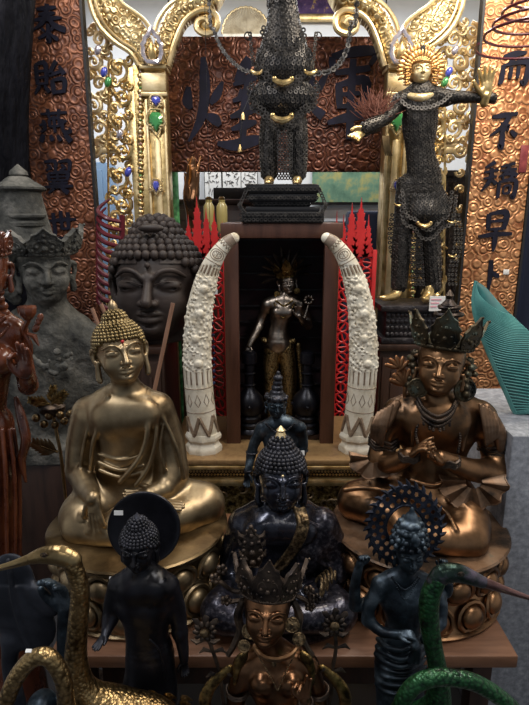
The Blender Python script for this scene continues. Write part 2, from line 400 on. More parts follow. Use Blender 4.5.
M_plate = mottled('stained_bronze_plate', [(.36, (.05, .035, .025)), (.5, (.20, .115, .065)), (.64, (.26, .17, .11)), (.72, (.13, .14, .11))], .8, (.35, .55), 12, .3, 90, .001)
M_gem_b = plain('blue_glass_mosaic', (.08, .10, .55), .15, .2, 1)
M_gem_g = plain('green_glass_mosaic', (.07, .32, .10), .15, .2, 1)
M_gem_w = plain('silver_glass_mosaic', (.72, .68, .78), .12, .7, 1)
M_bcrane = scaly('feathered_brass', (.08, .048, .02), (.40, .275, .125), 150, 1, .32, .6, .0025, 9)
M_bcranehead = mottled('polished_brass', [(.3, (.22, .145, .065)), (.6, (.5, .37, .18)), (.8, (.68, .54, .3))], 1, (.28, .4), 9, .1)
M_gcrane = scaly('feathered_green_patina', (.001, .004, .003), (.018, .085, .028), 150, .5, .33, .7, .0025, 22)
M_gbeak = mottled('copper_beak', [(.35, (.10, .05, .05)), (.6, (.30, .17, .15)), (.8, (.45, .3, .28))], 1, (.25, .35), 10, .05)
M_teal = mottled('turquoise_resin', [(.3, (.01, .07, .07)), (.6, (.03, .17, .16)), (.8, (.08, .30, .27))], 0, (.3, .45), 7, .1, 60, .002, .3)
M_tealrim = mottled('pale_turquoise_rim', [(.3, (.06, .27, .25)), (.7, (.20, .52, .47))], 0, (.3, .45), 9, .3)
M_granite = mottled('grey_granite', [(.35, (.19, .20, .22)), (.55, (.30, .31, .34)), (.7, (.42, .43, .46))], 0, (.5, .7), 60, .3, 140)
M_floor = mottled('dark_floor_tiles', [(.3, (.03, .03, .035)), (.7, (.06, .06, .068))], 0, (.3, .5), 5)
M_ceil = plain('dark_ceiling', (.10, .10, .10), .8)
M_paper = plain('white_paper', (.8, .8, .78), .7)
M_tag = plain('white_price_sticker', (.75, .74, .72), .6)
M_tagp = plain('pink_price_sticker', (.75, .35, .42), .6)
M_iron = plain('dark_iron', (.03, .028, .028), .4, .8)
M_dark = plain('near_black_paint', (.010, .009, .010), .5)
M_rubble = mottled('carved_dark_gold', [(.4, (.035, .022, .010)), (.53, (.26, .17, .06)), (.66, (.75, .56, .22))], .9, (.25, .45), 55, 1, 60, .008)
M_navy = plain('navy_cloth', (.012, .018, .045), .8)
# ================================================================ sculpting helpers for the figures
class Fr:
    """a local frame: h(x, y, z) -> world, x to the picture's right, -y to the front, z up; u metres per unit."""
    def __init__(s, c, u, yaw=0, pitch=0, roll=0):
        s.c = Vector(c); s.u = u; s.M = (Matrix.Rotation(R(yaw), 3, 'Z') @ Matrix.Rotation(R(roll), 3, 'Y') @ Matrix.Rotation(R(pitch), 3, 'X'))
    def __call__(s, x, y, z): return s.c + s.M @ (Vector((x, y, z))*s.u)
    def d(s, x, y, z): return s.M @ Vector((x, y, z))
def head(m, C, u, yaw=0, pitch=0, roll=0, ears=1.0, neck=None, urna=False, wide=1.0, big_nose=1.0, eyes=1.0, neck_r=.5):
    """face with brow ridges, lowered lids, nose, lips and long-lobed ears; u = half the head's width. pitch>0 looks down."""
    h = Fr(C, u, yaw, pitch, roll); M = h.M
    def E(x, y, z, rx, ry, rz, k=.1, op='add'): m.ell(h(x, y, z), (rx*u, ry*u, rz*u), M, k*u, op)
    def T(pts, r, k=.06, op='add', sm=4): m.tube([h(*p) for p in pts], [q*u for q in r] if hasattr(r, '__len__') else r*u, k*u, op, sm)
    E(0, .12, .25, .98*wide, 1.08, 1.02)
    E(0, -.10, -.22, .87*wide, .97, 1.08, .2)
    E(0, -.48, -.93, .46, .50, .36, .35)
    for q in (-1, 1):
        E(q*.43, -.66, -.42, .36, .32, .40, .25)
    for q in (-1, 1):
        E(q*.42, -1.17, .0, .30, .24, .17, .16, 'sub')
        E(q*.42, -.86, -.03, .30, .20, .17, .05)
        T([(q*.14, -1.10, .14), (q*.30, -1.09, .28), (q*.55, -.98, .31), (q*.80, -.70, .17)], [.05, .06, .06, .035], .09)
        T([(q*.17, -1.075, -.07), (q*.32, -1.07, -.115), (q*.5, -1.02, -.115), (q*.70, -.86, -.03)], .026*eyes, .02, 'sub')
        T([(q*.16, -1.06, -.02), (q*.32, -1.10, .045), (q*.52, -1.02, .06), (q*.72, -.84, .02)], .02, .03)
    nb = big_nose
    T([(0, -1.04, .18), (0, -1.12, -.02), (0, -1.24, -.25), (0, -1.33*nb, -.40)], [.085, .085, .11, .125*nb], .12)
    for q in (-1, 1): E(q*.145*nb, -1.16, -.43, .10, .13, .09, .05)
    T([(-.30, -.96, -.70), (-.13, -1.10, -.655), (0, -1.11, -.68), (.13, -1.10, -.655), (.30, -.96, -.70)], [.03, .06, .06, .06, .03], .06)
    T([(-.24, -.98, -.79), (0, -1.10, -.815), (.24, -.98, -.79)], [.04, .085, .04], .06)
    T([(-.31, -1.02, -.715), (0, -1.185, -.745), (.31, -1.02, -.715)], .022, .02, 'sub')
    E(0, -.93, -1.02, .2, .14, .15, .12)
    E(0, -1.06, -.93, .2, .06, .04, .06, 'sub')
    if urna: E(0, -1.06, .42, .07, .06, .07, .02)
    if ears:
        for q in (-1, 1):
            T([(q*.98*wide, .02, .18), (q*1.10*wide, .10, .10), (q*1.08*wide, .12, -.25), (q*.99*wide, .0, -.5)], [.10, .11, .09, .08], .05)
            T([(q*.97*wide, .0, -.4), (q*1.00*wide, -.02, -.5-.45*ears), (q*.98*wide, -.04, -.5-.62*ears)], [.10, .13, .12], .05)
            E(q*1.14*wide, -.02, -.08, .05, .12, .2, .04, 'sub')
    if neck is not None:
        N = Vector(neck); a = h(0, .08, -.75)
        m.tube([a, a.lerp(N, .5), N], [neck_r*u, neck_r*.98*u, neck_r*1.12*u], .12*u)
    return h
def hand(m, W, along, palm, L, thumb=1, curl=(.25, .25, .3, .35), spread=.12, tcurl=.3, k=None, fr=.072, bend=None):
    """W wrist, along finger direction, palm outward normal; thumb=+1: thumb on the (along x palm) side."""
    z = Vector(along).normalized(); p = Vector(palm); p = (p-z*p.dot(z)).normalized(); x = z.cross(p).normalized()*thumb
    k = k if k is not None else .05*L; W = Vector(W)
    M = Matrix((x, p, z)).transposed()
    def q(a, b, c): return W+(x*a+p*b+z*c)*L
    m.ell(q(0, 0, .26), (.215*L, .095*L, .30*L), M, k)
    m.box(q(-.005, -.005, .30), (.19*L, .065*L, .19*L), .05*L, M, k)
    m.ell(q(.14, .05, .18), (.09*L, .075*L, .16*L), M, k)
    tips = []
    for i, (bx, ln) in enumerate(((.155, .44), (.05, .50), (-.055, .47), (-.15, .37))):
        c = curl[i]; a = spread*(1.5-i)*.66; P = [q(bx*.95, 0, .42), q(bx, 0, .48)]; cur = P[-1]; ang = 0
        for seg, g in ((.42, .7), (.32, 1.2), (.26, .9)):
            ang += c*g
            d = (z*math.cos(ang)+p*math.sin(ang)); d = d*math.cos(a)+x*math.sin(a); cur = cur+d*ln*seg*L; P.append(cur.copy())
        m.tube(P, [fr*1.02*L, fr*1.02*L, fr*L, fr*.92*L, fr*.72*L], .02*L); tips.append(cur)
    P = [q(.13, .03, .10)]; cur = P[0]; ang = .75
    for seg in (.22, .19, .15):
        d = z*math.cos(ang)+x*math.sin(ang)+p*.35*tcurl*1.5; d.normalize(); cur = cur+d*seg*L; P.append(cur.copy()); ang -= tcurl
    m.tube(P, [fr*1.35*L, fr*1.25*L, fr*1.05*L, fr*.8*L], .03*L)
    return tips
class Fig:
    """figure authored in picture pixels at depth Y; third coordinate = pixels towards (-) or away from (+) the viewer."""
    def __init__(s, Y, px, py):
        s.Y = Y; s.s = psize(px, py, Y)
    def __call__(s, px, py, dy=0): return at(px, py, s.Y+dy*s.s)
def curls(name, h, mat, parent, r=.085, rows=9, top=1.05, dome=(1.03, 1.13, 1.07), zc=.25, hair_z=.42, bun=True, bun_r=.42, bun_z=1.22, cone=False, side=-.55):
    """rows of snail curls over the skull, down to the hairline, plus the ushnisha."""
    mb = MB(); M = h.M; u = h.u
    def cap_of(cx, cy, cz, rx, ry, rz, lo, r):
        rz_ = rz; n = int(PI*.5*rz/(r*1.5)); n = max(n, 3)
        for j in range(n*2):
            a = PI/2-(j+.3)*r*1.55/rz_
            if a < -.75: break
            z = cz+rz*math.sin(a); ring = math.cos(a); cnt = max(int(2*PI*ring*(rx+ry)/2/(r*1.85)), 1)
            for i in range(cnt):
                b = 2*PI*(i+.5*(j % 2))/cnt; x = cx+rx*ring*math.cos(b); y = cy+ry*ring*math.sin(b)
                if z < lo(x, y): continue
                mb.ball(h(x, y, z), (r*u*1.05, r*u*1.05, r*u*1.1), M, 8, 5)
    def hairline(x, y):
        if y < -.25: return hair_z-.12*abs(x)+ (0 if abs(x) < .75 else -.25*(abs(x)-.75)*4)
        if y < .12: return -.05+.1
        return side
    mb.ball(h(0, .14, zc+.02), (dome[0]*.985*u, dome[1]*.985*u, dome[2]*.985*u), M, 24, 16)
    # the inner shell is trimmed to the hairline
    keep = []; Vv = [h.M.transposed() @ (Vector(v)-h.c)/u for v in mb.V]
    for f in mb.F:
        c = sum((Vv[i] for i in f), Vector())/len(f)
        if c.z > hairline(c.x, c.y)-.03: keep.append(f)
    mb.F = keep
    cap_of(0, .14, zc, dome[0], dome[1], dome[2], hairline, r)
    if bun:
        mb.ball(h(0, .12, bun_z), (bun_r*u, bun_r*u, bun_r*u*.9), M, 18, 12)
        cap_of(0, .12, bun_z, bun_r, bun_r, bun_r*.95, lambda x, y: bun_z-.25, r)
    return mb.build(name, mat, parent)
def lotus_seat(parent, C, rx, ry, z0, z1, mat, n=22, name='lotus_base', plate=1.0, low=True, wob=0.0, rim=.05):
    """double lotus: an upward and a downward ring of bulbous petals between plates."""
    C = Vector((C[0], C[1], 0)); H = z1-z0; mb = MB()
    mb.lathe(C, [(1.0*rx, z0), (1.02*rx, z0+.05*H), (.96*rx, z0+.08*H), (.90*rx, z0+.42*H), (.86*rx, z0+.5*H), (.90*rx, z0+.58*H), (.96*rx, z0+.9*H), (1.0*rx, z0+.94*H), (1.0*rx, z0+.985*H), (.97*rx, z1)], 64, 1, ry/rx)
    for row, (zc, hh, rr, up) in enumerate(((z0+.72*H, .20*H, .93, 1), (z0+.27*H, .20*H, .93, -1))):
        for i in range(n):
            a = 2*PI*(i+.5*row)/n
            if math.sin(a) > .55: continue
            o = C+Vector((math.cos(a)*rx*rr*1.0, math.sin(a)*ry*rr*1.0, zc)); nr = Vector((math.cos(a)/rx, math.sin(a)/ry, 0)).normalized(); tx = Vector((-nr.y, nr.x, 0))
            tilt = .16*up; up_ = (Vector((0, 0, 1))*math.cos(tilt)+nr*math.sin(tilt)).normalized(); nn = tx.cross(up_); nn = nn if nn.dot(nr) > 0 else -nn
            w = PI*rx*rr/n*.88; M = Matrix((tx, nn, up_)).transposed()
            mb.ball(o+nn*.006, (w*.78, w*.50, hh*.82), M, 12, 8)
            pts = [o+tx*(w*.98*math.cos(b))+up_*(hh*(1.0*math.sin(b)+(.14 if math.sin(b)*up > .8 else 0)))+nn*.004 for b in np.linspace(0, 2*PI, 15)[:-1]]
            mb.tube(pts, w*.15, 6, closed=True)
    return mb.build(name, mat, parent, sharp=55)
def leaf_outline(w, h, n=7):
    """pointed flame leaf: half outline mirrored."""
    half = [(0.0, 0), (.55, .0), (.80, .12), (1.0, .30), (.92, .45), (1.04, .55), (.78, .66), (.72, .78), (.42, .84), (.22, .95), (0, 1.08)]
    L = [(x*w, y*h) for x, y in half[1:]]; return L+[(-x, y) for x, y in reversed(L[:-1])]
def crown(parent, h, mat, zb=.55, rx=1.02, ry=1.12, leaves=((-78, .38, .9), (-40, .42, 1.1), (0, .5, 1.35), (40, .42, 1.1), (78, .38, .9)), name='crown', cy=.12, lean=.22, beads=True, gem=None, th=.09):
    """headband with upright flame leaves carrying raised scrolls."""
    mb = MB(); u = h.u
    mb.tube([h(rx*math.cos(a), cy+ry*math.sin(a), zb) for a in np.linspace(0, 2*PI, 37)[:-1]], .10*u, 8, closed=True)
    mb.tube([h(rx*1.03*math.cos(a), cy+ry*1.03*math.sin(a), zb+.12) for a in np.linspace(0, 2*PI, 37)[:-1]], .05*u, 6, closed=True)
    for (deg, w, ht) in leaves:
        a = R(deg)-PI/2; o = h(rx*math.cos(a), cy+ry*math.sin(a), zb+.02); nr = h.d(math.cos(a), math.sin(a), 0); tx = h.d(-math.sin(a), math.cos(a), 0)
        up = (h.d(0, 0, 1)+nr*lean).normalized(); nn = tx.cross(up); nn = nn if nn.dot(nr) > 0 else -nn
        mb.prism(leaf_outline(w*u, ht*u), o, tx, up, nn, th*u, .05*u)
        mb.tube([o+tx*x*.98+up*y*.98+nn*th*.5*u for x, y in leaf_outline(w*u, ht*u)], .035*u, 5, closed=True)
        if beads:
            for (bx, by, br) in ((0, .28, .17), (-.45, .34, .11), (.45, .34, .11), (0, .58, .12), (-.3, .58, .08), (.3, .58, .08), (0, .8, .09), (0, 1.08, .08), (-.7, .2, .08), (.7, .2, .08)):
                mb.ball(o+tx*bx*w*u+up*by*ht*u+nn*(th*.7)*u, br*u*.75, None, 8, 5)
            for q in (-1, 1):
                mb.tube([o+tx*(q*(.4+.28*math.cos(t))*w*u)+up*((.34+.2*math.sin(t))*ht*u)+nn*th*.7*u for t in np.linspace(0, 5, 10)], .03*u, 5)
    n = 30
    for i in range(n):
        a = 2*PI*i/n; mb.ball(h(rx*1.08*math.cos(a), cy+ry*1.08*math.sin(a), zb), .055*u, None, 6, 4)
    return mb.build(name, mat, parent, sharp=50)
def chain_beads(mb, pts, r, n): 
    P = smooth_path(pts, max(2, n//max(1, len(pts)-1)))
    for p in P: mb.ball(Vector(p), r, None, 7, 5)
def disc_earring(parent, c, r, mat, nrm=Vector((0, -1, 0)), name='earring'):
    mb = MB(); c = Vector(c); n_ = nrm.normalized(); x = n_.orthogonal().normalized(); y = n_.cross(x)
    for rr, t in ((1.0, .16), (.62, .13), (.28, .12)):
        mb.tube([c+(x*math.cos(a)+y*math.sin(a))*r*rr for a in np.linspace(0, 2*PI, 19)[:-1]], r*t, 6, closed=True)
    M = Matrix((x, y, n_)).transposed(); mb.ball(c, (r*.95, r*.95, r*.15), M, 14, 6); mb.ball(c+n_*r*.12, r*.2, None, 8, 6)
    for i in range(12): a = 2*PI*i/12; mb.ball(c+(x*math.cos(a)+y*math.sin(a))*r*.81+n_*r*.08, r*.12, None, 6, 4)
    return mb.build(name, mat, parent)
def sticker(parent, c, w, h, mat, name='price_tag', nrm=(0, -1, .3)):
    n = Vector(nrm).normalized(); x = Vector((0, 0, 1)).cross(n).normalized(); y = n.cross(x)
    M = Matrix((x, y, n)).transposed(); return MB().box(c, (w/2, h/2, .0008), M).build(name, mat, parent, smooth=False)
# ================================================================ the room
structure(MB().span((-2.6, -1.6, -.1), (2.6, 4.3, 0)).build('floor', M_floor, smooth=False))
structure(MB().span((-2.6, 4.2, 0), (2.6, 4.3, 3)).build('wall_back', M_white, smooth=False))
structure(MB().span((-2.7, -1.6, 0), (-2.6, 4.3, 3)).build('wall_left', M_white, smooth=False))
structure(MB().span((2.6, -1.6, 0), (2.7, 4.3, 3)).build('wall_right', M_white, smooth=False))
structure(MB().span((-2.6, -1.6, 3), (2.6, 4.3, 3.1)).build('ceiling', M_ceil, smooth=False))

def X(px, Y, py=350): return at(px, py, Y).x
def Z(py, Y): return at(264, py, Y).z

# ---------------------------------------------------------------- brush writing: strokes on a 0..10 square, (x, y, width)
def S_(*p): return list(p)
CH = {}
CH['tai'] = [[(2.2,8.6,.5),(5,8.9,.8),(7.6,9.1,.6)], [(2.6,7.3,.5),(5,7.5,.8),(7.2,7.7,.5)], [(1.2,5.9,.5),(5,6.3,.9),(8.9,6.5,.5)], [(5.2,9.9,.9),(4.7,7.6,.9),(3.4,5.2,.8),(.6,3.3,.3)],
  [(5.4,6.1,.7),(7.2,4.4,1.0),(9.8,3.4,1.2)], [(5,5.0,.8),(5,2.4,.9),(5.0,.6,.8),(4.2,1.1,.4)], [(3.1,3.9,.6),(4.0,3.1,.5)], [(6.6,4.3,.7),(5.7,3.3,.5)], [(2.0,1.2,.4),(3.4,1.9,.6),(4.6,2.7,.5)], [(5.4,2.4,.5),(6.6,1.6,.7),(7.6,.9,.8)]]
CH['yi'] = [[(1.2,8.9,.8),(1.3,3.4,.8)], [(1.2,8.8,.6),(4.0,9.1,.9),(3.9,3.5,.8)], [(1.4,7.0,.5),(3.8,7.2,.5)], [(1.4,5.3,.5),(3.8,5.5,.5)], [(1.3,3.6,.5),(3.8,3.8,.5)], [(1.9,3.2,.8),(.3,.8,.4)], [(3.3,3.2,.6),(4.6,1.3,1.0)],
  [(7.3,9.8,1.0),(5.0,6.2,.7),(6.4,6.4,.7),(8.6,7.0,.6)], [(8.0,8.4,.6),(9.4,6.2,1.1)], [(5.7,4.6,.9),(6.0,.8,.8)], [(5.8,4.5,.6),(9.3,4.9,.9),(8.8,1.2,.9)], [(6.0,1.3,.6),(8.8,1.6,.7)]]
CH['yan'] = [[(1.2,8.5,.5),(8.8,9.0,.6)], [(3.3,9.9,.7),(3.6,7.6,.6)], [(6.6,9.9,.7),(6.3,7.7,.6)], [(3.4,7.2,.5),(6.7,7.5,.6)], [(3.5,7.0,.6),(3.7,5.0,.6)], [(6.5,7.3,.6),(6.3,5.0,.6)], [(3.7,5.1,.5),(6.4,5.3,.5)], [(5,8.0,.6),(5,3.4,.6)],
  [(1.9,6.9,.6),(2.2,4.0,.7)], [(.6,5.4,.4),(2.6,6.0,.6)], [(.9,3.5,.4),(2.6,4.6,.6)], [(8.7,6.8,.6),(7.4,5.9,.4)], [(7.4,7.2,.8),(7.5,3.8,.7),(9.4,3.7,.8),(9.4,4.8,.4)],
  [(1.6,2.9,.8),(.6,.8,1.0)], [(3.6,2.7,.7),(4.2,1.1,.9)], [(5.7,2.7,.7),(6.6,1.1,.9)], [(7.8,3.0,.7),(9.6,.9,1.3)]]
CH['yi4'] = [[(1.2,9.3,.5),(4.5,9.5,.8),(4.3,6.6,.7)], [(2.2,8.6,.5),(3.0,7.9,.6)], [(1.6,6.9,.4),(3.5,7.7,.5)], [(5.5,9.3,.5),(8.8,9.6,.8),(8.5,6.6,.7)], [(6.4,8.6,.5),(7.2,7.9,.6)], [(5.8,6.9,.4),(7.8,7.7,.5)],
  [(2.2,6.1,.6),(2.4,3.9,.6)], [(2.3,6.0,.5),(7.9,6.3,.8),(7.7,4.0,.6)], [(2.5,5.0,.4),(7.6,5.2,.4)], [(2.5,4.0,.4),(7.7,4.2,.4)], [(5.0,6.2,.5),(5.0,4.0,.5)], [(2.2,3.1,.4),(8.0,3.4,.5)], [(3.8,3.8,.5),(3.8,2.2,.5)], [(6.3,3.8,.5),(6.3,2.2,.5)], [(.6,2.0,.5),(5,2.3,.8),(9.5,2.4,.6)],
  [(3.7,1.6,.6),(1.9,.3,.5)], [(6.0,1.7,.6),(8.0,.3,1.1)]]
CH['shi'] = [[(.6,6.4,.5),(5,6.9,.8),(9.6,7.1,.6)], [(2.6,9.0,.9),(2.8,3.6,.8),(3.0,1.3,.7),(9.0,1.7,.9)], [(5.0,9.6,.8),(5.0,4.0,.7)], [(7.2,9.2,.8),(7.1,4.0,.7)], [(5.0,4.1,.5),(7.2,4.3,.6)]]
CH['er'] = [[(2.0,8.9,.6),(5,9.5,1.1),(8.2,9.9,.6)], [(5.3,9.2,.8),(4.2,7.5,.8),(3.4,6.6,.4)], [(2.2,6.7,.9),(1.9,2.8,.9),(1.2,1.9,.3)], [(2.2,6.6,.6),(8.8,7.4,1.1),(8.4,2.2,1.0),(7.2,2.8,.4)], [(4.4,6.3,.7),(4.2,3.2,.7)], [(6.4,6.5,.7),(6.3,3.3,.7)]]
CH['bu'] = [[(1.4,8.8,.7),(5,9.3,1.0),(8.8,9.8,.7)], [(6.6,9.0,1.0),(4.6,6.2,.9),(1.2,3.6,.3)], [(4.7,7.4,.9),(4.9,2.6,1.1),(4.8,.4,1.0),(3.8,1.5,.4)], [(4.9,4.4,.4),(6.4,6.6,.6),(6.2,4.9,.4)], [(7.2,5.0,.6),(8.9,3.6,1.2)]]
CH['jiao'] = [[(3.6,9.9,.8),(1.0,8.4,.4)], [(.8,7.2,.4),(4.6,7.9,.6)], [(2.7,8.4,.7),(2.6,5.4,.8),(.4,2.4,.4)], [(2.8,5.4,.5),(4.3,4.2,.8)], [(.8,5.6,.4),(4.2,6.2,.5)],
  [(8.9,9.6,.6),(5.2,8.6,.4)], [(5.0,7.6,.4),(9.4,8.1,.6)], [(7.4,8.8,.7),(6.6,7.2,.6),(4.8,6.0,.3)], [(7.4,7.8,.5),(9.6,6.4,.9)], [(6.0,6.6,.5),(8.0,6.8,.6),(7.9,5.5,.5),(6.0,5.4,.4),(6.0,6.5,.4)], [(5.0,4.7,.6),(4.9,.6,.7)], [(5.0,4.7,.5),(9.3,5.1,.8),(9.1,.8,.8),(8.2,1.4,.3)], [(6.3,3.6,.4),(7.9,3.8,.5),(7.8,2.0,.5),(6.3,1.9,.4),(6.3,3.5,.4)]]
CH['zao'] = [[(2.9,9.5,.9),(3.1,5.2,.8)], [(3.0,9.4,.6),(7.5,9.8,1.1),(7.2,5.4,.9)], [(3.2,7.5,.5),(7.2,7.8,.6)], [(3.2,5.4,.5),(7.2,5.7,.6)], [(.6,3.5,.6),(5,4.1,.9),(9.6,4.3,.7)], [(5.1,5.5,.8),(5.1,2.0,.9),(4.9,-.4,.4)]]
CH['bo'] = [[(4.6,9.8,1.0),(4.7,5.0,1.0),(4.5,.6,.5)], [(5.0,6.2,.6),(6.6,5.2,1.0),(7.4,4.6,.5)]]
CH['huang'] = [[(1.2,6.7,.5),(1.0,5.2,.95),(1.4,4.4,.5)], [(5.0,7.2,.35),(4.3,5.8,.8),(3.6,4.9,.4)], [(2.9,9.7,.6),(3.0,7.4,1.0),(2.9,5.2,.9),(2.3,3.0,.8),(1.0,.9,.3)], [(2.9,3.7,.4),(4.0,3.3,.95),(4.6,2.6,.6)],
  [(8.1,9.5,1.1),(7.2,8.3,.9),(6.4,7.3,.3)], [(6.2,6.9,.4),(8.2,7.6,.75),(9.4,8.0,.4)], [(7.2,6.4,.5),(6.9,5.2,.6)], [(6.1,5.2,.4),(8.3,5.9,.7),(9.3,6.3,.35)], [(5.8,3.5,.4),(7.6,4.1,.8),(9.2,4.5,.4)], [(5.9,2.2,.4),(7.6,2.7,.75),(8.8,3.0,.4)], [(7.7,7.2,.5),(7.4,4.0,.8),(7.2,1.2,.7)], [(4.3,.7,.5),(6.2,.5,1.0),(8.4,1.0,1.0),(10,1.2,.4)]]
CH['hui'] = [[(2.5,9.5,.5),(2.6,6.8,1.0),(2.0,4.0,.9),(.8,1.3,.3)], [(.8,6.9,.5),(1.0,5.6,.9)], [(4.5,7.2,.4),(3.6,5.6,.8)], [(2.7,3.9,.5),(4.2,2.8,1.0)],
  [(5.0,8.8,.7),(5.1,7.4,.5)], [(5.0,8.8,.6),(7.4,9.3,.9),(9.7,9.3,.7),(9.2,8.0,.5)], [(5.4,7.2,.5),(9.2,7.7,.6)], [(5.8,6.2,.7),(6.0,3.6,.6)], [(5.8,6.0,.5),(8.7,6.4,.9),(8.5,3.9,.7)], [(6.0,5.0,.4),(8.5,5.2,.4)], [(6.0,3.8,.4),(8.5,4.0,.5)], [(4.7,2.1,.5),(7,2.7,.8),(10,3.0,.6)], [(7.3,8.6,.7),(7.2,4.5,.7),(7.2,.4,.8)]]
def write(ch, o, ex, ey, ez, size, th=.006, wk=1.0):
    mb = MB()
    for si, st in enumerate(CH[ch]):
        rows = smooth_path(st, 5)
        rows = [(p[0]/10-.5, p[1]/10-.5, p[2]/10*wk*(.75+.25*math.sin(PI*(i+.6)/(len(rows))))) for i, p in enumerate(rows)]
        mb.ribbon([(u*size, v*size, q*size) for u, v, q in rows], Vector(o)+Vector(ez)*(.00045*si), ex, ey, ez, th)
    return mb
EX, EY, EZ = Vector((1, 0, 0)), Vector((0, 0, 1)), Vector((0, -1, 0))

# ---------------------------------------------------------------- hanging sign board in the middle
Ys = 2.95
a, b = at(163, 172, Ys), at(397, 37, Ys)
sg = thing('sign_board', 'wide dark copper carved sign board with two large black brush characters', 'sign', (a.x+(b.x-a.x)/2, Ys, a.z))
MB().bbox((a.x, Ys-.015, a.z), (b.x, Ys+.02, b.z), .006).build('board', M_sign, sg)
for ch, px, py, sz in (('huang', 223, 103, 88), ('hui', 331, 95, 90)):
    s = psize(px, py, Ys)
    rim = write(ch, at(px, py, Ys-.017), EX, EY, EZ, sz*s, .006, 1.65); rim.build('character_outline', M_copperbrd, sg, smooth=False)
    write(ch, at(px, py, Ys-.022), EX, EY, EZ, sz*s, .010, 1.25).build('character', M_ink, sg, smooth=False)
for x in (a.x+.06, b.x-.06): MB().tube([(x, Ys, b.z), (x, Ys, 3.0)], .004, 6).build('hanging_rod', M_iron, sg)

# ---------------------------------------------------------------- the two tall couplet boards
def couplet(name, pxl, pxr, Y, top, label, mat, chars, tilt=0):
    xl, xr = X(pxl, Y, 150), X(pxr, Y, 150)
    t = thing(name, label, 'sign', ((xl+xr)/2, Y, 0))
    MB().bbox((xl, Y, 0), (xr, Y+.035, top), .005).build('board', mat, t)
    MB().span((xl-.012, Y-.004, 0), (xl-.001, Y+.04, top)).build('edge_moulding', M_dark, t, smooth=False)
    MB().span((xr+.001, Y-.004, 0), (xr+.012, Y+.04, top)).build('edge_moulding', M_dark, t, smooth=False)
    for ch, px, py, sz in chars:
        write(ch, at(px, py, Y-.003), EX, EY, EZ, sz*psize(px, py, Y), .008, 1.5).build('character', M_ink, t, smooth=False)
    return t
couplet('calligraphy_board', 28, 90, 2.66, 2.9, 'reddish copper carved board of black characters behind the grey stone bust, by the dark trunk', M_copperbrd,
        [('tai', 48, 24, 36), ('yi', 50, 79, 34), ('yan', 55, 127, 34), ('yi4', 58, 177, 33), ('shi', 62, 226, 32)])
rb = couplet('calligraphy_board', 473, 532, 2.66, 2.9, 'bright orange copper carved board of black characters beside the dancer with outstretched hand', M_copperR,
        [('er', 513, 72, 36), ('bu', 503, 131, 34), ('jiao', 499, 181, 37), ('zao', 495, 231, 37), ('bo', 491, 276, 33)])
p = at(524, 159, 2.656); s = psize(524, 159, 2.66)
MB().bbox(p+Vector((-4.5*s, -.004, -13*s)), p+Vector((3.5*s, .003, 13*s)), .003).build('red_seal', mottled('dull_red_seal', [(.4, (.16, .02, .025)), (.7, (.28, .05, .05))], 0, (.5, .6), 40), rb)
p = at(506, 272, 2.656)
MB().bbox(p-Vector((.014, .004, .012)), p+Vector((.014, .002, .012)), .002).build('white_tag', M_tag, rb)

# ---------------------------------------------------------------- dark trunk at the far left edge
m = Clay(.009); Yt = 2.42
pts = [at(-4, 420, Yt), at(2, 250, Yt), at(-2, 120, Yt), at(4, -60, Yt)]
base = Vector((pts[0].x, Yt, 0))
m.tube([base]+pts, [.14, .13, .12, .115, .125], .02, sm=3)
for i in range(7):
    an = -PI*(.05+.15*i); off = Vector((math.cos(an)*.10, math.sin(an)*.10, 0))
    m.tube([q+off*(1+.1*math.sin(i*2+j)) for j, q in enumerate([base]+pts)], [.03, .025, .022, .03, .02], .02, sm=3)
tag(m.build('tree_trunk', mottled('blackened_driftwood', [(.42, (.002, .002, .004)), (.62, (.008, .008, .012)), (.76, (.06, .062, .078))], 0, (.6, .8), 11, 1, 22, .03, stretch=(1, 1, .3), spec=.12), loc=base),
    'black weathered trunk standing at the left edge of the room', 'tree trunk')

# ================================================================ things along the back wall
Yw = 4.15
# fan plate
p = at(246, 34, Yw-.05); s = psize(246, 34, Yw)
fp = thing('wall_fan', 'cream pleated round fan with scalloped edge on the back wall above the sign', 'fan', p)
mb = MB(); n = 40
for i in range(n):
    a0, a1 = PI*i/n, PI*(i+1)/n; am = (a0+a1)/2; r = 23*s
    c0 = p; e0 = p+Vector((math.cos(a0)*r, 0, math.sin(a0)*r)); e1 = p+Vector((math.cos(a1)*r, 0, math.sin(a1)*r)); em = p+Vector((math.cos(am)*r*1.0, -.02, math.sin(am)*r*1.0))
    b0 = Vector((0, .02, 0)); mb.add([c0, e0, em, e1, c0+b0, e0+b0, em+b0, e1+b0], [(0, 1, 2), (0, 2, 3), (4, 6, 5), (4, 7, 6), (1, 5, 6, 2), (2, 6, 7, 3), (0, 4, 5, 1), (3, 7, 4, 0)])
mb.build('fan_leaf', M_ivory, fp, smooth=False)
MB().tube([p+Vector((math.cos(PI*i/30)*23*s*(1+.03*(i % 2)), -.005, math.sin(PI*i/30)*23*s*(1+.03*(i % 2)))) for i in range(31)], .008, 6).build('rim', M_goldlite, fp)
MB().bbox(p+Vector((-23*s, -.012, -.055)), p+Vector((23*s, .03, 0)), .004).build('ledge', M_ivory, fp)
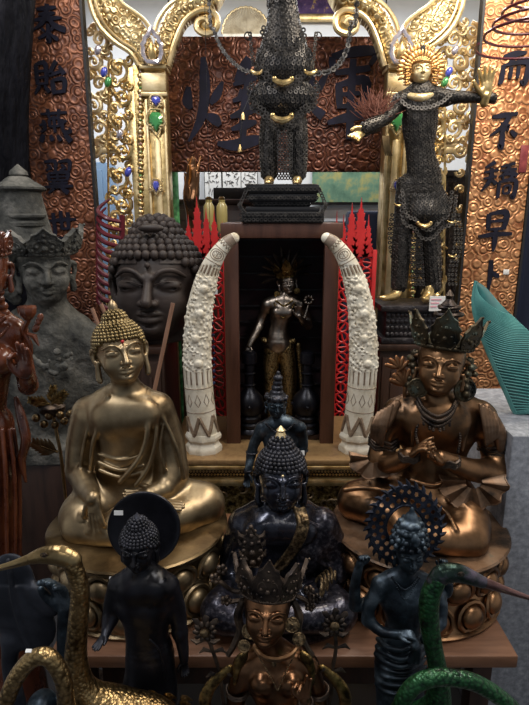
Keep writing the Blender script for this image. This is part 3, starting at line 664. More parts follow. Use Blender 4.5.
# purple picture
a, b = at(272, 21, Yw), at(372, -25, Yw)
pic = thing('framed_textile', 'purple and gold embroidered picture in a gold frame at top of the back wall', 'picture', ((a.x+b.x)/2, Yw, a.z))
mbf = MB()
for q0, q1 in (((a.x, a.z), (b.x, a.z+.04)), ((a.x, b.z-.04), (b.x, b.z)), ((a.x, a.z+.04), (a.x+.04, b.z-.04)), ((b.x-.04, a.z+.04), (b.x, b.z-.04))):
    mbf.bbox((q0[0], Yw-.02, q0[1]), (q1[0], Yw+.03, q1[1]), .006)
mbf.build('frame', M_gold, pic)
MB().span((a.x+.04, Yw, a.z+.04), (b.x-.04, Yw+.02, b.z-.04)).build('textile', mottled('purple_gold_embroidery', [(.42, (.04, .015, .09)), (.55, (.10, .05, .16)), (.6, (.45, .30, .10)), (.7, (.55, .4, .15))], 0, (.6, .8), 16, .4, 40), pic, smooth=False)
# painting low right
a, b = at(312, 202, Yw), at(400, 166, Yw)
pic = thing('landscape_painting', 'long green and gold landscape painting with crimson top edge below the sign', 'painting', ((a.x+b.x)/2, Yw, a.z))
MB().span((a.x, Yw, a.z), (b.x, Yw+.02, b.z)).build('canvas', mottled('green_gold_landscape', [(.3, (.05, .13, .09)), (.48, (.14, .26, .17)), (.6, (.40, .36, .12)), (.72, (.2, .32, .24))], 0, (.5, .7), 7, .1), pic, smooth=False)
MB().span((a.x, Yw-.01, b.z), (b.x, Yw+.02, b.z+.03)).build('top_edge', plain('crimson_edge', (.35, .02, .07)), pic, smooth=False)
MB().span((a.x, Yw-.01, a.z-.02), (b.x, Yw+.02, a.z)).build('bottom_edge', M_iron, pic, smooth=False)
# written sheets
for i, (x0, x1, y0, y1) in enumerate(((204, 220, 168, 198), (222, 240, 168, 188), (241, 257, 168, 187))):
    a, b = at(x0, y1, Yw-.1), at(x1, y0, Yw-.1); lab = ['white sheet of brush writing hanging lowest and furthest left below the sign', 'white written sheet in the middle of three below the sign', 'white written sheet nearest the coin armour statue below the sign'][i]
    t = thing('paper_sheet', lab, 'paper', ((a.x+b.x)/2, Yw, a.z), 'written sheets on the back wall')
    MB().span((a.x-.005, Yw-.01, a.z-.015), (b.x+.005, Yw+.02, b.z+.04)).build('backing_board', M_dark, t, smooth=False)
    MB().span((a.x, Yw-.018, a.z), (b.x, Yw-.0105, b.z)).build('sheet', M_paper, t, smooth=False)
    mb = MB(); rnd = random.Random(i)
    for c in range(2):
        for r in range(3):
            o = Vector((a.x+(b.x-a.x)*(.3+.42*c), Yw-.02, a.z+(b.z-a.z)*(.15+.3*r)))
            for k in range(4): u, v = rnd.uniform(-.022, .022), rnd.uniform(-.022, .022); an = rnd.uniform(0, 3.1); mb.tube([o+Vector((u, 0, v)), o+Vector((u+.02*math.cos(an), 0, v+.02*math.sin(an)))], .0024, 4)
    mb.build('writing', M_ink, t)
# dark furniture in front of the back wall
def cabinet(name, label, x0, x1, y0, y1, z1, mat, cat='cabinet', doors=2, z0=0):
    t = thing(name, label, cat, ((x0+x1)/2, (y0+y1)/2, z0))
    MB().bbox((x0, y0+.02, z0), (x1, y1, z1-.03), .004).build('body', mat, t)
    MB().bbox((x0-.012, y0, z1-.03), (x1+.012, y1, z1), .006).build('top', mat, t)
    for i in range(doors):
        a0 = x0+(x1-x0)*i/doors+.012; a1 = x0+(x1-x0)*(i+1)/doors-.012
        d = MB().bbox((a0, y0+.006, z0+.06), (a1, y0+.0198, z1-.06), .004)
        d.bbox((a0+.04, y0+.0, z0+.12), (a1-.04, y0+.008, z1-.12), .006); d = d.build('door', mat, t)
        MB().ball(((a1-.02) if i % 2 == 0 else (a0+.02), y0-.006, (z0+z1)/2), .009).build('knob', M_brassdark, d)
    return t
cabinet('display_cabinet', 'low black cabinet along the back wall behind the shrine', X(185, 3.6), X(420, 3.6), 3.55, 4.05, Z(222, 3.55), M_dark, doors=4)
cabinet('drawer_cabinet', 'tall dark carved cabinet standing behind the dancer and right gilded pier', X(396, 3.0, 200), X(476, 3.0, 200), 3.0, 3.3, Z(170, 3.0), M_blackwood, doors=3)
cabinet('dark_bookcase', 'dark brown bookcase against the back wall under the written sheets', X(160, 3.5, 200), X(262, 3.5, 200), 3.3, 3.5, Z(199, 3.3), M_darkwood, doors=2)
a, b = at(214, 199, 3.4), at(263, 188, 3.4)
tag(MB().bbox((a.x, 3.36, Z(199, 3.3)+.0005), (b.x, 3.48, b.z), .004).build('black_box', M_dark), 'flat black box lying on top of the dark brown bookcase', 'box')
t = thing('wall_curtain', 'dark navy curtain hanging beyond the orange copper board', 'curtain', ((X(506, 2.95, 200)+X(620, 2.95, 200))/2, 2.95, 0))
V = []; F = []; n_ = 60; xa_, xb_ = X(496, 2.95, 200), X(640, 2.95, 200)
for k in range(n_+1):
    x = xa_+(xb_-xa_)*k/n_; y = 2.95+.02*math.sin(k*.9)
    V += [(x, y, .01), (x, y, Z(40, 2.95)), (x, y+.01, .01), (x, y+.01, Z(40, 2.95))]
for k in range(n_): a = 4*k; F += [(a, a+4, a+5, a+1), (a+2, a+3, a+7, a+6), (a+1, a+5, a+7, a+3), (a, a+2, a+6, a+4)]
F += [(0, 1, 3, 2), (4*n_, 4*n_+2, 4*n_+3, 4*n_+1)]
MB().add(V, F).build('cloth', M_navy, t)
MB().tube([(xa_-.03, 2.955, Z(40, 2.95)), (xb_+.03, 2.955, Z(40, 2.95))], .012, 8).build('rail', M_iron, t)
for x in (xa_, xb_): MB().tube([(x, 2.955, Z(40, 2.95)), (x, 2.955, 3.0)], .006, 6).build('rail_hanger', M_iron, t)
# navy cloth stack right
a = at(345, 222, 3.3)
tag(MB().bbox((X(344, 3.35), 3.3, 0), (X(400, 3.35), 3.5, Z(211, 3.3)), .02).build('covered_box', M_navy), 'navy blue cloth covered box behind the right red panel', 'box')
# blue cupboard seen through the gate on the left
a, b = at(88, 265, 3.9), at(106, 162, 3.9)
bc = thing('blue_locker', 'pale blue locker seen through the left gold screen', 'locker', ((a.x+b.x)/2, 3.9, 0))
mbl = plain('pale_blue_paint', (.20, .32, .48), .5)
MB().bbox((a.x-.1, 3.9, 0), (b.x, 4.15, b.z), .006).build('body', mbl, bc)
MB().bbox((a.x-.08, 3.885, .1), (b.x-.03, 3.9, b.z-.05), .004).build('door', mbl, bc)
# green patterned column
p = at(176, 300, 3.1); s = psize(176, 200, 3.1)
gp = thing('patterned_column', 'slender green scale patterned column behind the gold post', 'column', (p.x, 3.1, 0))
MB().lathe((p.x, 3.1, .06), [(7*s, 0), (7*s, Z(162, 3.1)-.06)], 24).build('shaft', scaly('green_scale_paint', (.01, .06, .02), (.10, .33, .12), 40, 0, .4), gp)
MB().lathe((p.x, 3.1, 0), [(9*s, 0), (9*s, .05), (8*s, .06)], 24).build('base', M_gold, gp)
# wood figure cluster and two pale yellow vases on a stand, behind the left red panel
x0, x1 = X(183, 2.85), X(232, 2.85)
cabinet('side_cabinet', 'narrow dark cabinet under the two yellow vases behind the left red panel', x0, x1, 2.78, 3.0, Z(232, 2.78), M_darkwood)
zt = Z(232, 2.78)
M_yel = plain('olive_yellow_glaze', (.34, .28, .10), .35, 0, .3)
for px, lab in ((209, 'tall olive yellow vase beside the carved root, left of its twin'), (222, 'tall olive yellow vase nearest the coin armour statue')):
    p = at(px, 215, 2.87); s = psize(px, 215, 2.87)
    t = thing('tall_vase', lab, 'vase', (p.x, 2.87, zt), 'olive yellow vases')
    h = Z(200, 2.87)-zt
    MB().lathe((p.x, 2.87, zt), [(4.0*s, 0), (5*s, .02), (5.6*s, h*.5), (5.4*s, h*.8), (3*s, h*.93), (3.4*s, h), (2.4*s, h)], 20).build('body', M_yel, t)
    MB().lathe((p.x, 2.87, zt+h+.0005), [(2.6*s, 0), (3.6*s, .008), (2*s, .016)], 20).build('lid', M_brassdark, t)
m = Clay(.006); rnd = random.Random(3); q0 = at(193, 231, 2.84); q0.z = zt
for i in range(9):
    q = q0.copy(); P = [q.copy()]
    for j in range(4): q = q+Vector((rnd.uniform(-.02, .02), rnd.uniform(-.015, .015), rnd.uniform(.06, .10))); P.append(q.copy())
    m.tube(P, [.025, .02, .016, .012, .006], .01, sm=2)
tag(m.build('carved_root', M_bronze2, loc=q0, zmin=zt+.0005), 'gnarled brown carved root between green column and yellow vases', 'carving')

# ================================================================ altar, shrine, tusks
Ya0, Ya1, za = 1.95, 2.40, .60
xa0, xa1 = X(176, Ya0, 460), X(420, Ya0, 460)
al = thing('gilded_altar', 'low gilded altar table with lattice frieze holding shrine and tusks', 'altar', ((xa0+xa1)/2, (Ya0+Ya1)/2, 0))
MB().bbox((xa0-.03, Ya0-.03, za-.022), (xa1+.03, Ya1, za), .006).build('top', wood('worn_altar_top', (.16, .09, .04), (.26, .16, .07), .35), al)
MB().bbox((xa0-.02, Ya0-.035, za-.042), (xa1+.02, Ya0+.05, za-.024), .006).build('upper_moulding', M_gold, al)
MB().span((xa0, Ya0, za-.082), (xa1, Ya0+.04, za-.042)).build('frieze', M_darkwood, al, smooth=False)
mb = MB(); k = 0; x = xa0
while x < xa1-.02:
    for dz in (0, 1, 2):
        o = Vector((x+(.0062 if dz % 2 else 0), Ya0-.002, za-.078+.0125*dz+.005)); mb.prism([(-.005, 0), (0, .0055), (.005, 0), (0, -.0055)], o, EX, EY, EZ, .004)
    x += .0124
mb.build('frieze_lattice', M_gold, al, smooth=False)['kind'] = 'stuff'
MB().bbox((xa0-.02, Ya0-.03, za-.112), (xa1+.02, Ya0+.04, za-.082), .010).build('lower_moulding', M_gold, al)
MB().span((xa0, Ya0+.01, 0), (xa1, Ya1, za-.112)).build('body', M_rubble, al, smooth=False)
mb = MB(); rnd = random.Random(5)
for i in range(60):
    x = rnd.uniform(xa0+.02, xa1-.02); z = rnd.uniform(.2, za-.13); r = rnd.uniform(.012, .028); d = rnd.choice((-1, 1)); a0 = rnd.uniform(0, 6.3)
    mb.tube([(x+r*(1-t/14)*math.cos(a0+d*t*.5), Ya0+.004, z+r*(1-t/14)*math.sin(a0+d*t*.5)) for t in range(13)], [.005, .003], 5)
mb.build('carved_scrolls', M_brass, al)

Yc0, Yc1 = 2.075, 2.37
xl, xr, zt0, zt1 = X(225, Yc0, 330), X(337, Yc0, 330), za, Z(223, Yc0)
sh = thing('shrine_cabinet', 'open dark red-brown wooden shrine cabinet on the gilded altar', 'cabinet', ((xl+xr)/2, (Yc0+Yc1)/2, za))
wd = .055
MB().bbox((xl-.01, Yc0-.01, zt1-.055), (xr+.01, Yc1, zt1), .004).build('top', M_framewood, sh)
MB().bbox((xl, Yc0, za), (xl+wd, Yc0+.04, zt1-.055), .003).build('post', M_framewood, sh)
MB().bbox((xr-wd, Yc0, za), (xr, Yc0+.04, zt1-.055), .003).build('post', M_framewood, sh)
MB().bbox((xl, Yc0+.04, za), (xl+.018, Yc1-.012, zt1-.055), .003).build('side_panel', M_darkwood, sh)
MB().bbox((xr-.018, Yc0+.04, za), (xr, Yc1-.012, zt1-.055), .003).build('side_panel', M_darkwood, sh)
MB().span((xl, Yc1-.012, za), (xr, Yc1, zt1-.055)).build('back_panel', mottled('dark_red_cloth_back', [(.4, (.012, .004, .005)), (.7, (.05, .008, .012))], 0, (.6, .8), 9), sh, smooth=False)
MB().bbox((xl+.018, Yc0+.04, za), (xr-.018, Yc1-.012, za+.02), .003).build('floor_board', M_darkwood, sh)
mb = MB()
for i in range(11):
    z = za+.10+i*.07; mb.span((xl+.03, Yc1-.03, z), (xr-.03, Yc1-.022, z+.006))
mb.build('back_slats', M_blackwood, sh, smooth=False)
ZS = zt1; XS0, XS1 = xl, xr

def tusk(side, label):
    sg = side
    cx = 204 if side < 0 else 356.5
    Yk = 2.012
    def q(px, py): return at(px if side < 0 else 560.5-px, py, Yk)
    base = q(204, 455); base.z = za
    t = thing('carved_tusk', label, 'tusk', base, 'carved ivory tusks')
    s = psize(204, 400, Yk)
    # octagonal moulded foot
    prof = [(18.5, 0), (19, 3), (18.5, 6), (16, 8.5), (15.5, 11), (18, 13), (18.5, 16), (17, 19), (15, 20)]
    MB().lathe(base, [(r*s, z*s*1.05) for r, z in prof], 8, sy=.8).build('foot', M_ivory, t, sharp=30)
    CL = [(204, 436, 14.6), (202, 418, 14.4), (199.5, 395, 14.2), (197.5, 368, 14.0), (197.5, 340, 13.4), (199.5, 312, 12.4), (204, 288, 11), (210.5, 268, 9.2), (218.5, 253, 7.5), (227, 243, 6.2), (234, 238, 5.0)]
    path = smooth_path([(*q(a, b), r*s) for a, b, r in CL], 8)
    m = Clay(.0028)
    m.tube([p[:3] for p in path], [p[3] for p in path], 0, sq=(1, .85, 1))
    rnd = random.Random(11)
    # carved relief panel between rows of slots: raised figures and clouds
    for i in range(300):
        k = rnd.uniform(.30, .66); j = int(k*(len(path)-1)); p = path[j]; an = rnd.uniform(-PI*.95, -.05)
        c = np.array([p[0]+math.cos(an)*p[3]*.99, p[1]+math.sin(an)*p[3]*.84, p[2]+rnd.uniform(-.01, .01)])
        r = rnd.uniform(.0032, .0068); m.ell(c, (r, r*.8, r*rnd.uniform(.7, 1.5)), k=.002)
        if rnd.random() < .5: m.ell(c+np.array([.007, -.003, .005]), .0045, k=.001, op='sub')
    for i in range(4):                      # bigger carved faces
        p = path[int((.33+.09*i)*(len(path)-1))]; m.ell((p[0]+rnd.uniform(-.01, .01), p[1]-p[3]*.82, p[2]), (.016, .010, .016), k=.003)
        m.ell((p[0]-.007, p[1]-p[3]*.82-.011, p[2]+.002), .0032, k=.001, op='sub'); m.ell((p[0]+.007, p[1]-p[3]*.82-.011, p[2]+.002), .0032, k=.001, op='sub')
    for (t0, t1) in ((.245, .30), (.665, .72)):           # two rows of long slots
        for i in range(7):
            an = -PI*(.08+.14*i); P = []
            for tt in (t0, t1): p = path[int(tt*(len(path)-1))]; P.append((p[0]+math.cos(an)*p[3], p[1]+math.sin(an)*p[3]*.85, p[2]))
            m.tube(P, [.0048, .0048], .001, op='sub')
    m.build('tusk_body', M_ivory, t)
    # brown inlay: zigzag at the foot, ring medallion, small triangles at the top
    mb = MB()
    def on(tt, an, out=1.0):
        f = tt*(len(path)-1); j = min(int(f), len(path)-2); e = f-j; p = path[j]*(1-e)+path[j+1]*e; a = path[j]; b = path[j+1]; tx = np.array(b[:3])-np.array(a[:3]); tx = tx/np.linalg.norm(tx)
        nx = np.array([tx[2], 0, -tx[0]]); c = np.array(p[:3]) + nx*math.cos(an)*p[3]*out + np.array([0, 1, 0])*math.sin(an)*p[3]*.85*out
        return Vector(c)
    def inlay(pts, r=.0028): mb.tube(pts, r, 6)
    for i in range(6):
        a0 = -PI*(i/6.0+.02); a1 = -PI*((i+1)/6.0+.02)
        pp = [on(.03, a0), on(.075, (a0+a1)/2-.0), on(.12, a1)] if i % 2 == 0 else [on(.12, a0), on(.075, (a0+a1)/2), on(.03, a1)]
        inlay([Vector(v) for v in smooth_path(pp, 4)], .0078)
    for tt in (.015, .14, .235, .74, .835, .93):
        inlay([on(tt, -PI*i/14, 1.0) for i in range(15)], .0016)
    for (t0, t1) in ((.25, .295), (.67, .715)):
        for i in range(7): inlay([on(t0, -PI*(.08+.14*i), .90), on(t1, -PI*(.08+.14*i), .90)], .0034)
    c0 = .79
    for rr in (.055, .035): inlay([on(c0+rr*.62*math.sin(2*PI*i/16), -PI/2+rr*17*math.cos(2*PI*i/16), 1.0) for i in range(17)], .0018)
    for i in range(4): an = PI*i/4; inlay([on(c0+.018*math.sin(an), -PI/2+.45*math.cos(an)), on(c0-.018*math.sin(an), -PI/2-.45*math.cos(an))], .0014)
    for i in range(6):
        a0 = -PI*(i/6+.03); inlay([on(.865, a0), on(.895, a0-.26), on(.865, a0-.5)], .0020)
    for i in range(5):
        a0 = -PI*(i/5+.05); inlay([on(.185, a0), on(.215, a0-.2), on(.185, a0-.4), on(.165, a0-.2), on(.185, a0)], .0018)
    mb.build('brown_inlay', M_ivoryink, t)
    P = [Vector(p[:3]) for p in path[-9:]]
    MB().tube(P+[P[-1]+(P[-1]-P[-2])*.8], [p[3]*1.06 for p in path[-9:]]+[path[-1][3]*.7], 16, flat=((0, 1, 0), .87)).build('tip_cap', M_ivorytip, t)
    p = on(.60 if side < 0 else .5, -.25 if side < 0 else -PI*.8, 1.12)
    if side < 0: MB().box(p, (.006, .001, .009)).build('price_tag', M_tag, t, smooth=False)
tusk(-1, 'curved carved ivory tusk at the left of the shrine, tip leaning right')
tusk(1, 'curved carved ivory tusk at the right of the shrine, tip leaning left')

# red lattice panels: pagoda skyline, pierced
def red_panel(px0, px1, Y, towers, label):
    a = X(px0, Y, 300); b = X(px1, Y, 300); s = psize((px0+px1)/2, 220, Y)
    t = thing('lattice_panel', label, 'screen', ((a+b)/2, Y, 0), 'red pierced screens')
    zt = Z(250, Y)
    # frame and pierced field
    fr = MB(); fr.bbox((a, Y, 0), (a+.02, Y+.02, zt), .002); fr.bbox((b-.02, Y, 0), (b, Y+.02, zt), .002); fr.bbox((a+.02, Y, 0), (b-.02, Y+.02, .45), .002)
    fr.build('frame', M_red, t)
    fd = MB(); rnd = random.Random(int(px0)); z = .47; cw = (b-a-.04)/3
    while z < zt-.03:
        for c in range(3):
            o = Vector((a+.02+cw*(c+.5), Y+.01, z+cw/2))
            fd.tube([o+Vector((cw*.47*math.cos(q), 0, cw*.5*math.sin(q))) for q in np.linspace(0, 2*PI, 11)[:-1]], .0055, 6, closed=True)
            q = rnd.uniform(0, 3); fd.tube([o+Vector((cw*.45*math.cos(q), 0, cw*.45*math.sin(q))), o-Vector((cw*.45*math.cos(q), 0, cw*.45*math.sin(q)))], .005, 6)
        z += cw
    fd.build('pierced_field', M_red, t)
    tw = MB()
    for (pc, ptop, hw) in towers:
        n = 6; zb = zt-.03; ztop = Z(ptop, Y); xc = X(pc, Y, 220)
        for k in range(n):
            f = k/n; z0 = zb+(ztop-zb)*f; z1 = zb+(ztop-zb)*(k+1)/n; w0 = hw*s*1.25*(1-f*.72)
            tw.prism([(-w0*1.0, 0), (w0*1.0, 0), (w0*1.25, (z1-z0)*.55), (w0*.85, (z1-z0)*.40), (w0*.7, z1-z0), (-w0*.7, z1-z0), (-w0*.85, (z1-z0)*.40), (-w0*1.25, (z1-z0)*.55)], (xc, Y+.01, z0), EX, EY, EZ, .02)
        tw.prism([(-hw*s*.22, 0), (hw*s*.22, 0), (0, .06)], (xc, Y+.01, ztop-.01), EX, EY, EZ, .015)
    tw.build('tower_silhouettes', M_red, t, smooth=False)
red_panel(183, 228, 2.52, [(188, 226, 4), (197, 208, 5.5), (206, 219, 5), (214, 222, 5), (222, 232, 4)], 'red pierced wooden screen with spires behind the left tusk')
red_panel(334, 375, 2.52, [(337, 222, 3), (344, 226, 4), (352, 214, 5.5), (361, 209, 6.5), (369, 226, 4)], 'red pierced wooden screen with spires behind the right tusk')
# blue white strings beside the left tusk
t = thing('bead_string', 'string of blue and white beads hanging beside the left tusk', 'beads', at(214, 370, 2.3))
mb = MB(); P = []
for i in range(14):
    p = at(213-1.2*math.cos(i*.3), 305+i*6, 2.3); P.append(p)
    mb.ball(p, .008 if i % 2 else .006, nu=8, nv=5)
mb.build('bead', plain('blue_white_glaze', (.16, .2, .42), .25), t); MB().tube([Vector((P[0].x, 2.3, 2.999)), Vector((P[0].x, 2.3, 2))]+P, .0012, 4).build('cord', M_iron, t)

# ================================================================ platform in the foreground
Yp0, Yp1, zp = 1.072, 1.71, .50
xp0, xp1 = X(48, Yp0, 655), X(519, Yp0, 655)
pt = thing('display_table', 'long worn brown wooden table carrying the seated statues', 'table', ((xp0+xp1)/2, 1.45, 0))
MB().bbox((xp0, Yp0, zp-.034), (xp1, Yp1, zp), .004).build('tabletop', M_tablewood, pt)
for x in (xp0+.05, xp1-.05):
    for y in (Yp0+.09, Yp1-.05): MB().bbox((x-.025, y-.025, 0), (x+.025, y+.025, zp-.034), .003).build('leg', M_darkwood, pt)
MB().bbox((xp0+.08, Yp0+.12, .30), (xp1-.08, Yp0+.14, zp-.036), .003).build('apron', M_darkwood, pt)
# low bench in front of it
bn = thing('low_bench', 'low black bench carrying the two haloed dark statues in front', 'bench', (X(268, .98, 650), .98, 0))
MB().bbox((X(95, .98, 650), .895, .17), (X(450, .98, 650), 1.055, .20), .004).build('seat', M_dark, bn)
for x in (X(105, .98, 650), X(440, .98, 650)):
    for y in (.915, 1.03): MB().bbox((x-.015, y-.015, 0), (x+.015, y+.015, .17), .003).build('leg', M_dark, bn)

# granite block on the right
Yg = 1.30
a = at(513, 436, Yg)
tag(MB().bbox((a.x, Yg, 0), (a.x+.42, Yg+.40, Z(436, Yg)), .006).build('stone_plinth', M_granite), 'speckled grey granite plinth at the right edge under the turquoise fan', 'plinth')
# ================================================================ carved gilded gateway: one carved pier each side
def scroll(mb, c, r, turns, a0, d, thick, Y=0, sx=1):
    """tapering spiral in the plane facing the viewer."""
    n = int(10*turns)+2
    P = [Vector((c.x+sx*r*(1-.82*t/(n-1))*math.cos(a0+d*2*PI*turns*t/(n-1)), c.y-.012*t/(n-1), c.z+r*(1-.82*t/(n-1))*math.sin(a0+d*2*PI*turns*t/(n-1)))) for t in range(n)]
    mb.tube(P, [thick, thick*1.15, thick*.8, thick*.6], 7); mb.ball(P[-1], thick*1.25, None, 8, 6)
Yg2 = 2.75
def pier(sg, label):
    def q(px, py, dy=0): return at(px if sg < 0 else 553-px, py, Yg2+dy)
    def xx(px, py=120): return q(px, py).x
    def bx(mb, p0, p1, y0, y1, z0, z1, bev=.003): a, b = sorted((xx(p0), xx(p1))); mb.bbox((a, y0, z0), (b, y1, z1), bev); return mb
    s = psize(150, 120, Yg2); zc = Z(66, Yg2)
    t = thing('gilded_pier', label, 'pillar', (xx(150), Yg2, 0), 'carved gilded gateway')
    mb = MB(); bx(mb, 146, 167, Yg2, Yg2+.09, 0, zc); mb.build('post', M_gold, t)
    mb = MB()
    for p_ in (147.5, 165.5): bx(mb, p_-1.3, p_+1.3, Yg2-.018, Yg2-.001, 0, Z(100, Yg2))
    bx(mb, 153.5, 159.5, Yg2-.010, Yg2-.001, 0, Z(140, Yg2))
    bx(mb, 143, 169, Yg2-.03, Yg2+.1, Z(70, Yg2), zc); bx(mb, 144, 168, Yg2-.022, Yg2-.001, Z(92, Yg2), Z(74, Yg2)); bx(mb, 143, 169, Yg2-.026, Yg2-.001, Z(97, Yg2), Z(93, Yg2))
    mb.build('post_mouldings', M_goldlite, t)
    # gem settings
    for (py, mt, w_, h_) in ((101, M_gem_b, 4.2, 5), (121, M_gem_g, 6, 10), (186, M_gem_b, 3.0, 6)):
        c = q(156, py, -.022); g = MB(); L = leaf_outline(w_*s*1.5, h_*s*2.3)
        g.tube([c+Vector((x, 0, -y+h_*s*1.1)) for x, y in L], 1.1*s, 6, closed=True)
        for e in (-1, 1): scroll(g, c+Vector((e*5.5*s, 0, -h_*s*.5)), 3.2*s, 1.2, PI/2, e, .9*s)
        g = g.build('gem_setting', M_goldlite, t)
        MB().prism([(x*.72, -y*.72) for x, y in L], c+Vector((0, 0, h_*s*.8)), EX, EY, EZ, .01, .012).build('glass_inlay', mt, g, sharp=20)
    # rosette strip
    mb = MB(); bx(mb, 135, 145.5, Yg2+.01, Yg2+.06, 0, Z(64, Yg2)); 
    y = 68
    while y < 330: mb.ball(q(140.5, y, .004), (3.4*s, .012, 3.0*s), None, 9, 6); y += 8
    mb.build('rosette_strip', M_gold, t)
    mb = MB(); y = 72
    while y < 330: mb.ball(q(140.5, y, -.002), (2.0*s, .010, 1.7*s), None, 8, 5); y += 8
    mb.build('rosette_glass', mottled('mixed_glass_'+('l' if sg < 0 else 'r'), [(.45, (.10, .25, .08)), (.5, (.6, .5, .3)), (.56, (.35, .12, .12)), (.62, (.5, .55, .5))], .3, (.15, .25), 30, 0), t)
    # pierced scroll panel beside it
    mb = MB(); i = 0; y = 62
    while y < 330:
        e = 1 if i % 2 else -1
        scroll(mb, q(121+2*e, y+8, .03), 10.5*s, 1.35, PI*.5*e, -e, 2.3*s); scroll(mb, q(115, y+19, .02), 5.5*s, 1.1, 0, e, 1.7*s); scroll(mb, q(129, y-2, .02), 5.2*s, 1.1, PI, -e, 1.6*s)
        mb.tube([q(132, y-8, .03), q(124, y+2, .03), q(131, y+16, .03), q(126, y+22, .03)], [1.6*s, 2*s, 1.3*s], 6)
        scroll(mb, q(113-1*e, y+2, .05), 7.5*s, 1.2, PI*.2, e, 1.8*s); scroll(mb, q(127+e, y+21, .05), 6.5*s, 1.2, PI*.9, -e, 1.7*s)
        for k in range(3): mb.ball(q(113+3*k, y+3+3*k, .01), (2.3*s, .012, 3.3*s), None, 8, 5)
        y += 27; i += 1
    mb.tube([q(109, 60, .04), q(108, 150, .04), q(109, 240, .04), q(109, 330, .04)], 1.3*s, 6)
    bx(mb, 128, 136, Yg2+.02, Yg2+.05, 0, Z(64, Yg2)); mb.build('scroll_panel', M_gold, t)
    # outer upper scrolls
    mb = MB(); y = 34; i = 0
    while y < 150:
        e = 1 if i % 2 else -1
        scroll(mb, q(97-3*e, y+6, .06), 9*s, 1.3, PI*.5*e, -e, 2.2*s); scroll(mb, q(104, y+16, .05), 5*s, 1.1, 0, e, 1.6*s); scroll(mb, q(90, y-3, .05), 4.5*s, 1.1, PI, -e, 1.5*s)
        scroll(mb, q(108+e, y-1, .08), 7*s, 1.2, PI*.3, e, 1.9*s); scroll(mb, q(98+3*e, y-4, .09), 6*s, 1.2, 0, -e, 1.8*s); scroll(mb, q(112, y+9, .09), 5*s, 1.2, 0, -e, 1.5*s)
        y += 22; i += 1
    for (p0, p1, y0, y1) in ((86, 112, 152, 146), (86, 112, 142, 137), (88, 110, 146, 142)): bx(mb, p0, p1, Yg2+.05, Yg2+.10, Z(y0, Yg2), Z(y1, Yg2))
    if sg < 0: bx(mb, 84.5, 87, Yg2+.04, Yg2+.09, 0, Z(20, Yg2))
    else:
        bx(mb, 72.5, 75, Yg2+.04, Yg2+.09, 0, Z(10, Yg2)); y = 26; i = 0
        while y < 168:
            e = 1 if i % 2 else -1
            scroll(mb, q(82, y+6, .06), 8.5*s, 1.3, -PI*.5*e, e, 2.3*s); scroll(mb, q(79, y+17, .05), 5*s, 1.1, 0, e, 1.7*s); scroll(mb, q(89, y-4, .07), 5*s, 1.1, PI, -e, 1.6*s); scroll(mb, q(93, y+150-y*.15, .07), 5*s, 1.1, PI, -e, 1.6*s)
            y += 21; i += 1
    mb.build('outer_scrolls', M_goldlite, t)
    for (px, py, mt) in ((104, 72, M_gem_b), (108, 82, M_gem_g), (120, 134, M_gem_w), (128, 172, M_gem_b), (98, 50, M_gem_w)):
        g = MB(); c = q(px, py, .0); g.ball(c, (3.4*s, .016, 5.2*s), Matrix.Rotation(.4, 3, 'Y'), 9, 6); g.build('glass_flower', mt, t)
    # flaring capital with two arms
    left = [(139, 66), (130, 52), (115, 42), (101, 28), (92, 10), (87, -14)]; inn = [(113, -14), (121, 2), (134, 12), (146, 20), (152, 30)]
    inn2 = [(158, 18), (168, 6), (182, -4), (196, -14)]; right = [(226, -14), (220, 0), (218, 14)]; low = [(206, 9), (195, 10), (184, 22), (175, 42), (168, 66)]
    def pq(L): return [(p[0], p[1]) for p in smooth_path(L, 4)]
    def arm(A, B, name):
        m_ = 18; A_ = [Vector(q(*p)) for p in A]; B_ = [Vector(q(*p)) for p in B]
        def rs(L):
            d = np.cumsum([0]+[(L[i+1]-L[i]).length for i in range(len(L)-1)]); return [Vector([np.interp(t, d, [p[k] for p in L]) for k in range(3)]) for t in np.linspace(0, d[-1], m_)]
        A_, B_ = rs(A_), rs(B_); V = []
        for a, b in zip(A_, B_):
            for w_, o in ((0, 0), (.2, -.03), (.5, -.045), (.8, -.03), (1, 0), (1, .09), (0, .09)): V.append(a.lerp(b, w_)+Vector((0, o, 0)))
        F = []
        for i in range(m_-1):
            for k in range(7): F.append((i*7+k, i*7+(k+1) % 7, (i+1)*7+(k+1) % 7, (i+1)*7+k))
        F.append(tuple(range(7))); F.append(tuple(range((m_-1)*7, m_*7)))
        return MB().add(V, F).build(name, M_goldfloral, t)
    arm(pq(left), pq([(152, 66), (151, 48), (147, 30), (134, 12), (121, 2), (113, -14)]), 'capital_arm')
    arm(pq([(152, 66), (153, 48), (158, 30), (168, 8), (182, -4), (196, -14)]), pq([(168, 66), (175, 42), (184, 22), (197, 14), (216, 6), (226, -14)]), 'capital_arm')
    mb = MB()
    mb.tube([q(*p, -.02) for p in pq(left)], 2.6*s, 8); mb.tube([q(p[0]+5, p[1]-2, -.035) for p in pq(left)], 1.3*s, 6)
    mb.tube([q(*p, -.03) for p in pq([(113, -14), (121, 2), (134, 12), (146, 22), (153, 34), (158, 20), (168, 6), (182, -4), (196, -14)])], 2.0*s, 8)
    cl = [(168, 66), (175, 42), (184, 22), (196, 12), (208, 10), (217, 17), (216, 29), (206, 34), (197, 29), (198, 21), (205, 19), (209, 24)]
    mb.tube([q(*p, -.02) for p in pq(cl)], [2.6*s, 2.6*s, 2.8*s, 3.2*s, 3.0*s, 2.4*s], 8)
    mb.build('capital_rim', M_goldlite, t)
    MB().ball(q(207, 22, .0), (9*s, .02, 10*s), None, 16, 8).build('volute', M_gold, t)
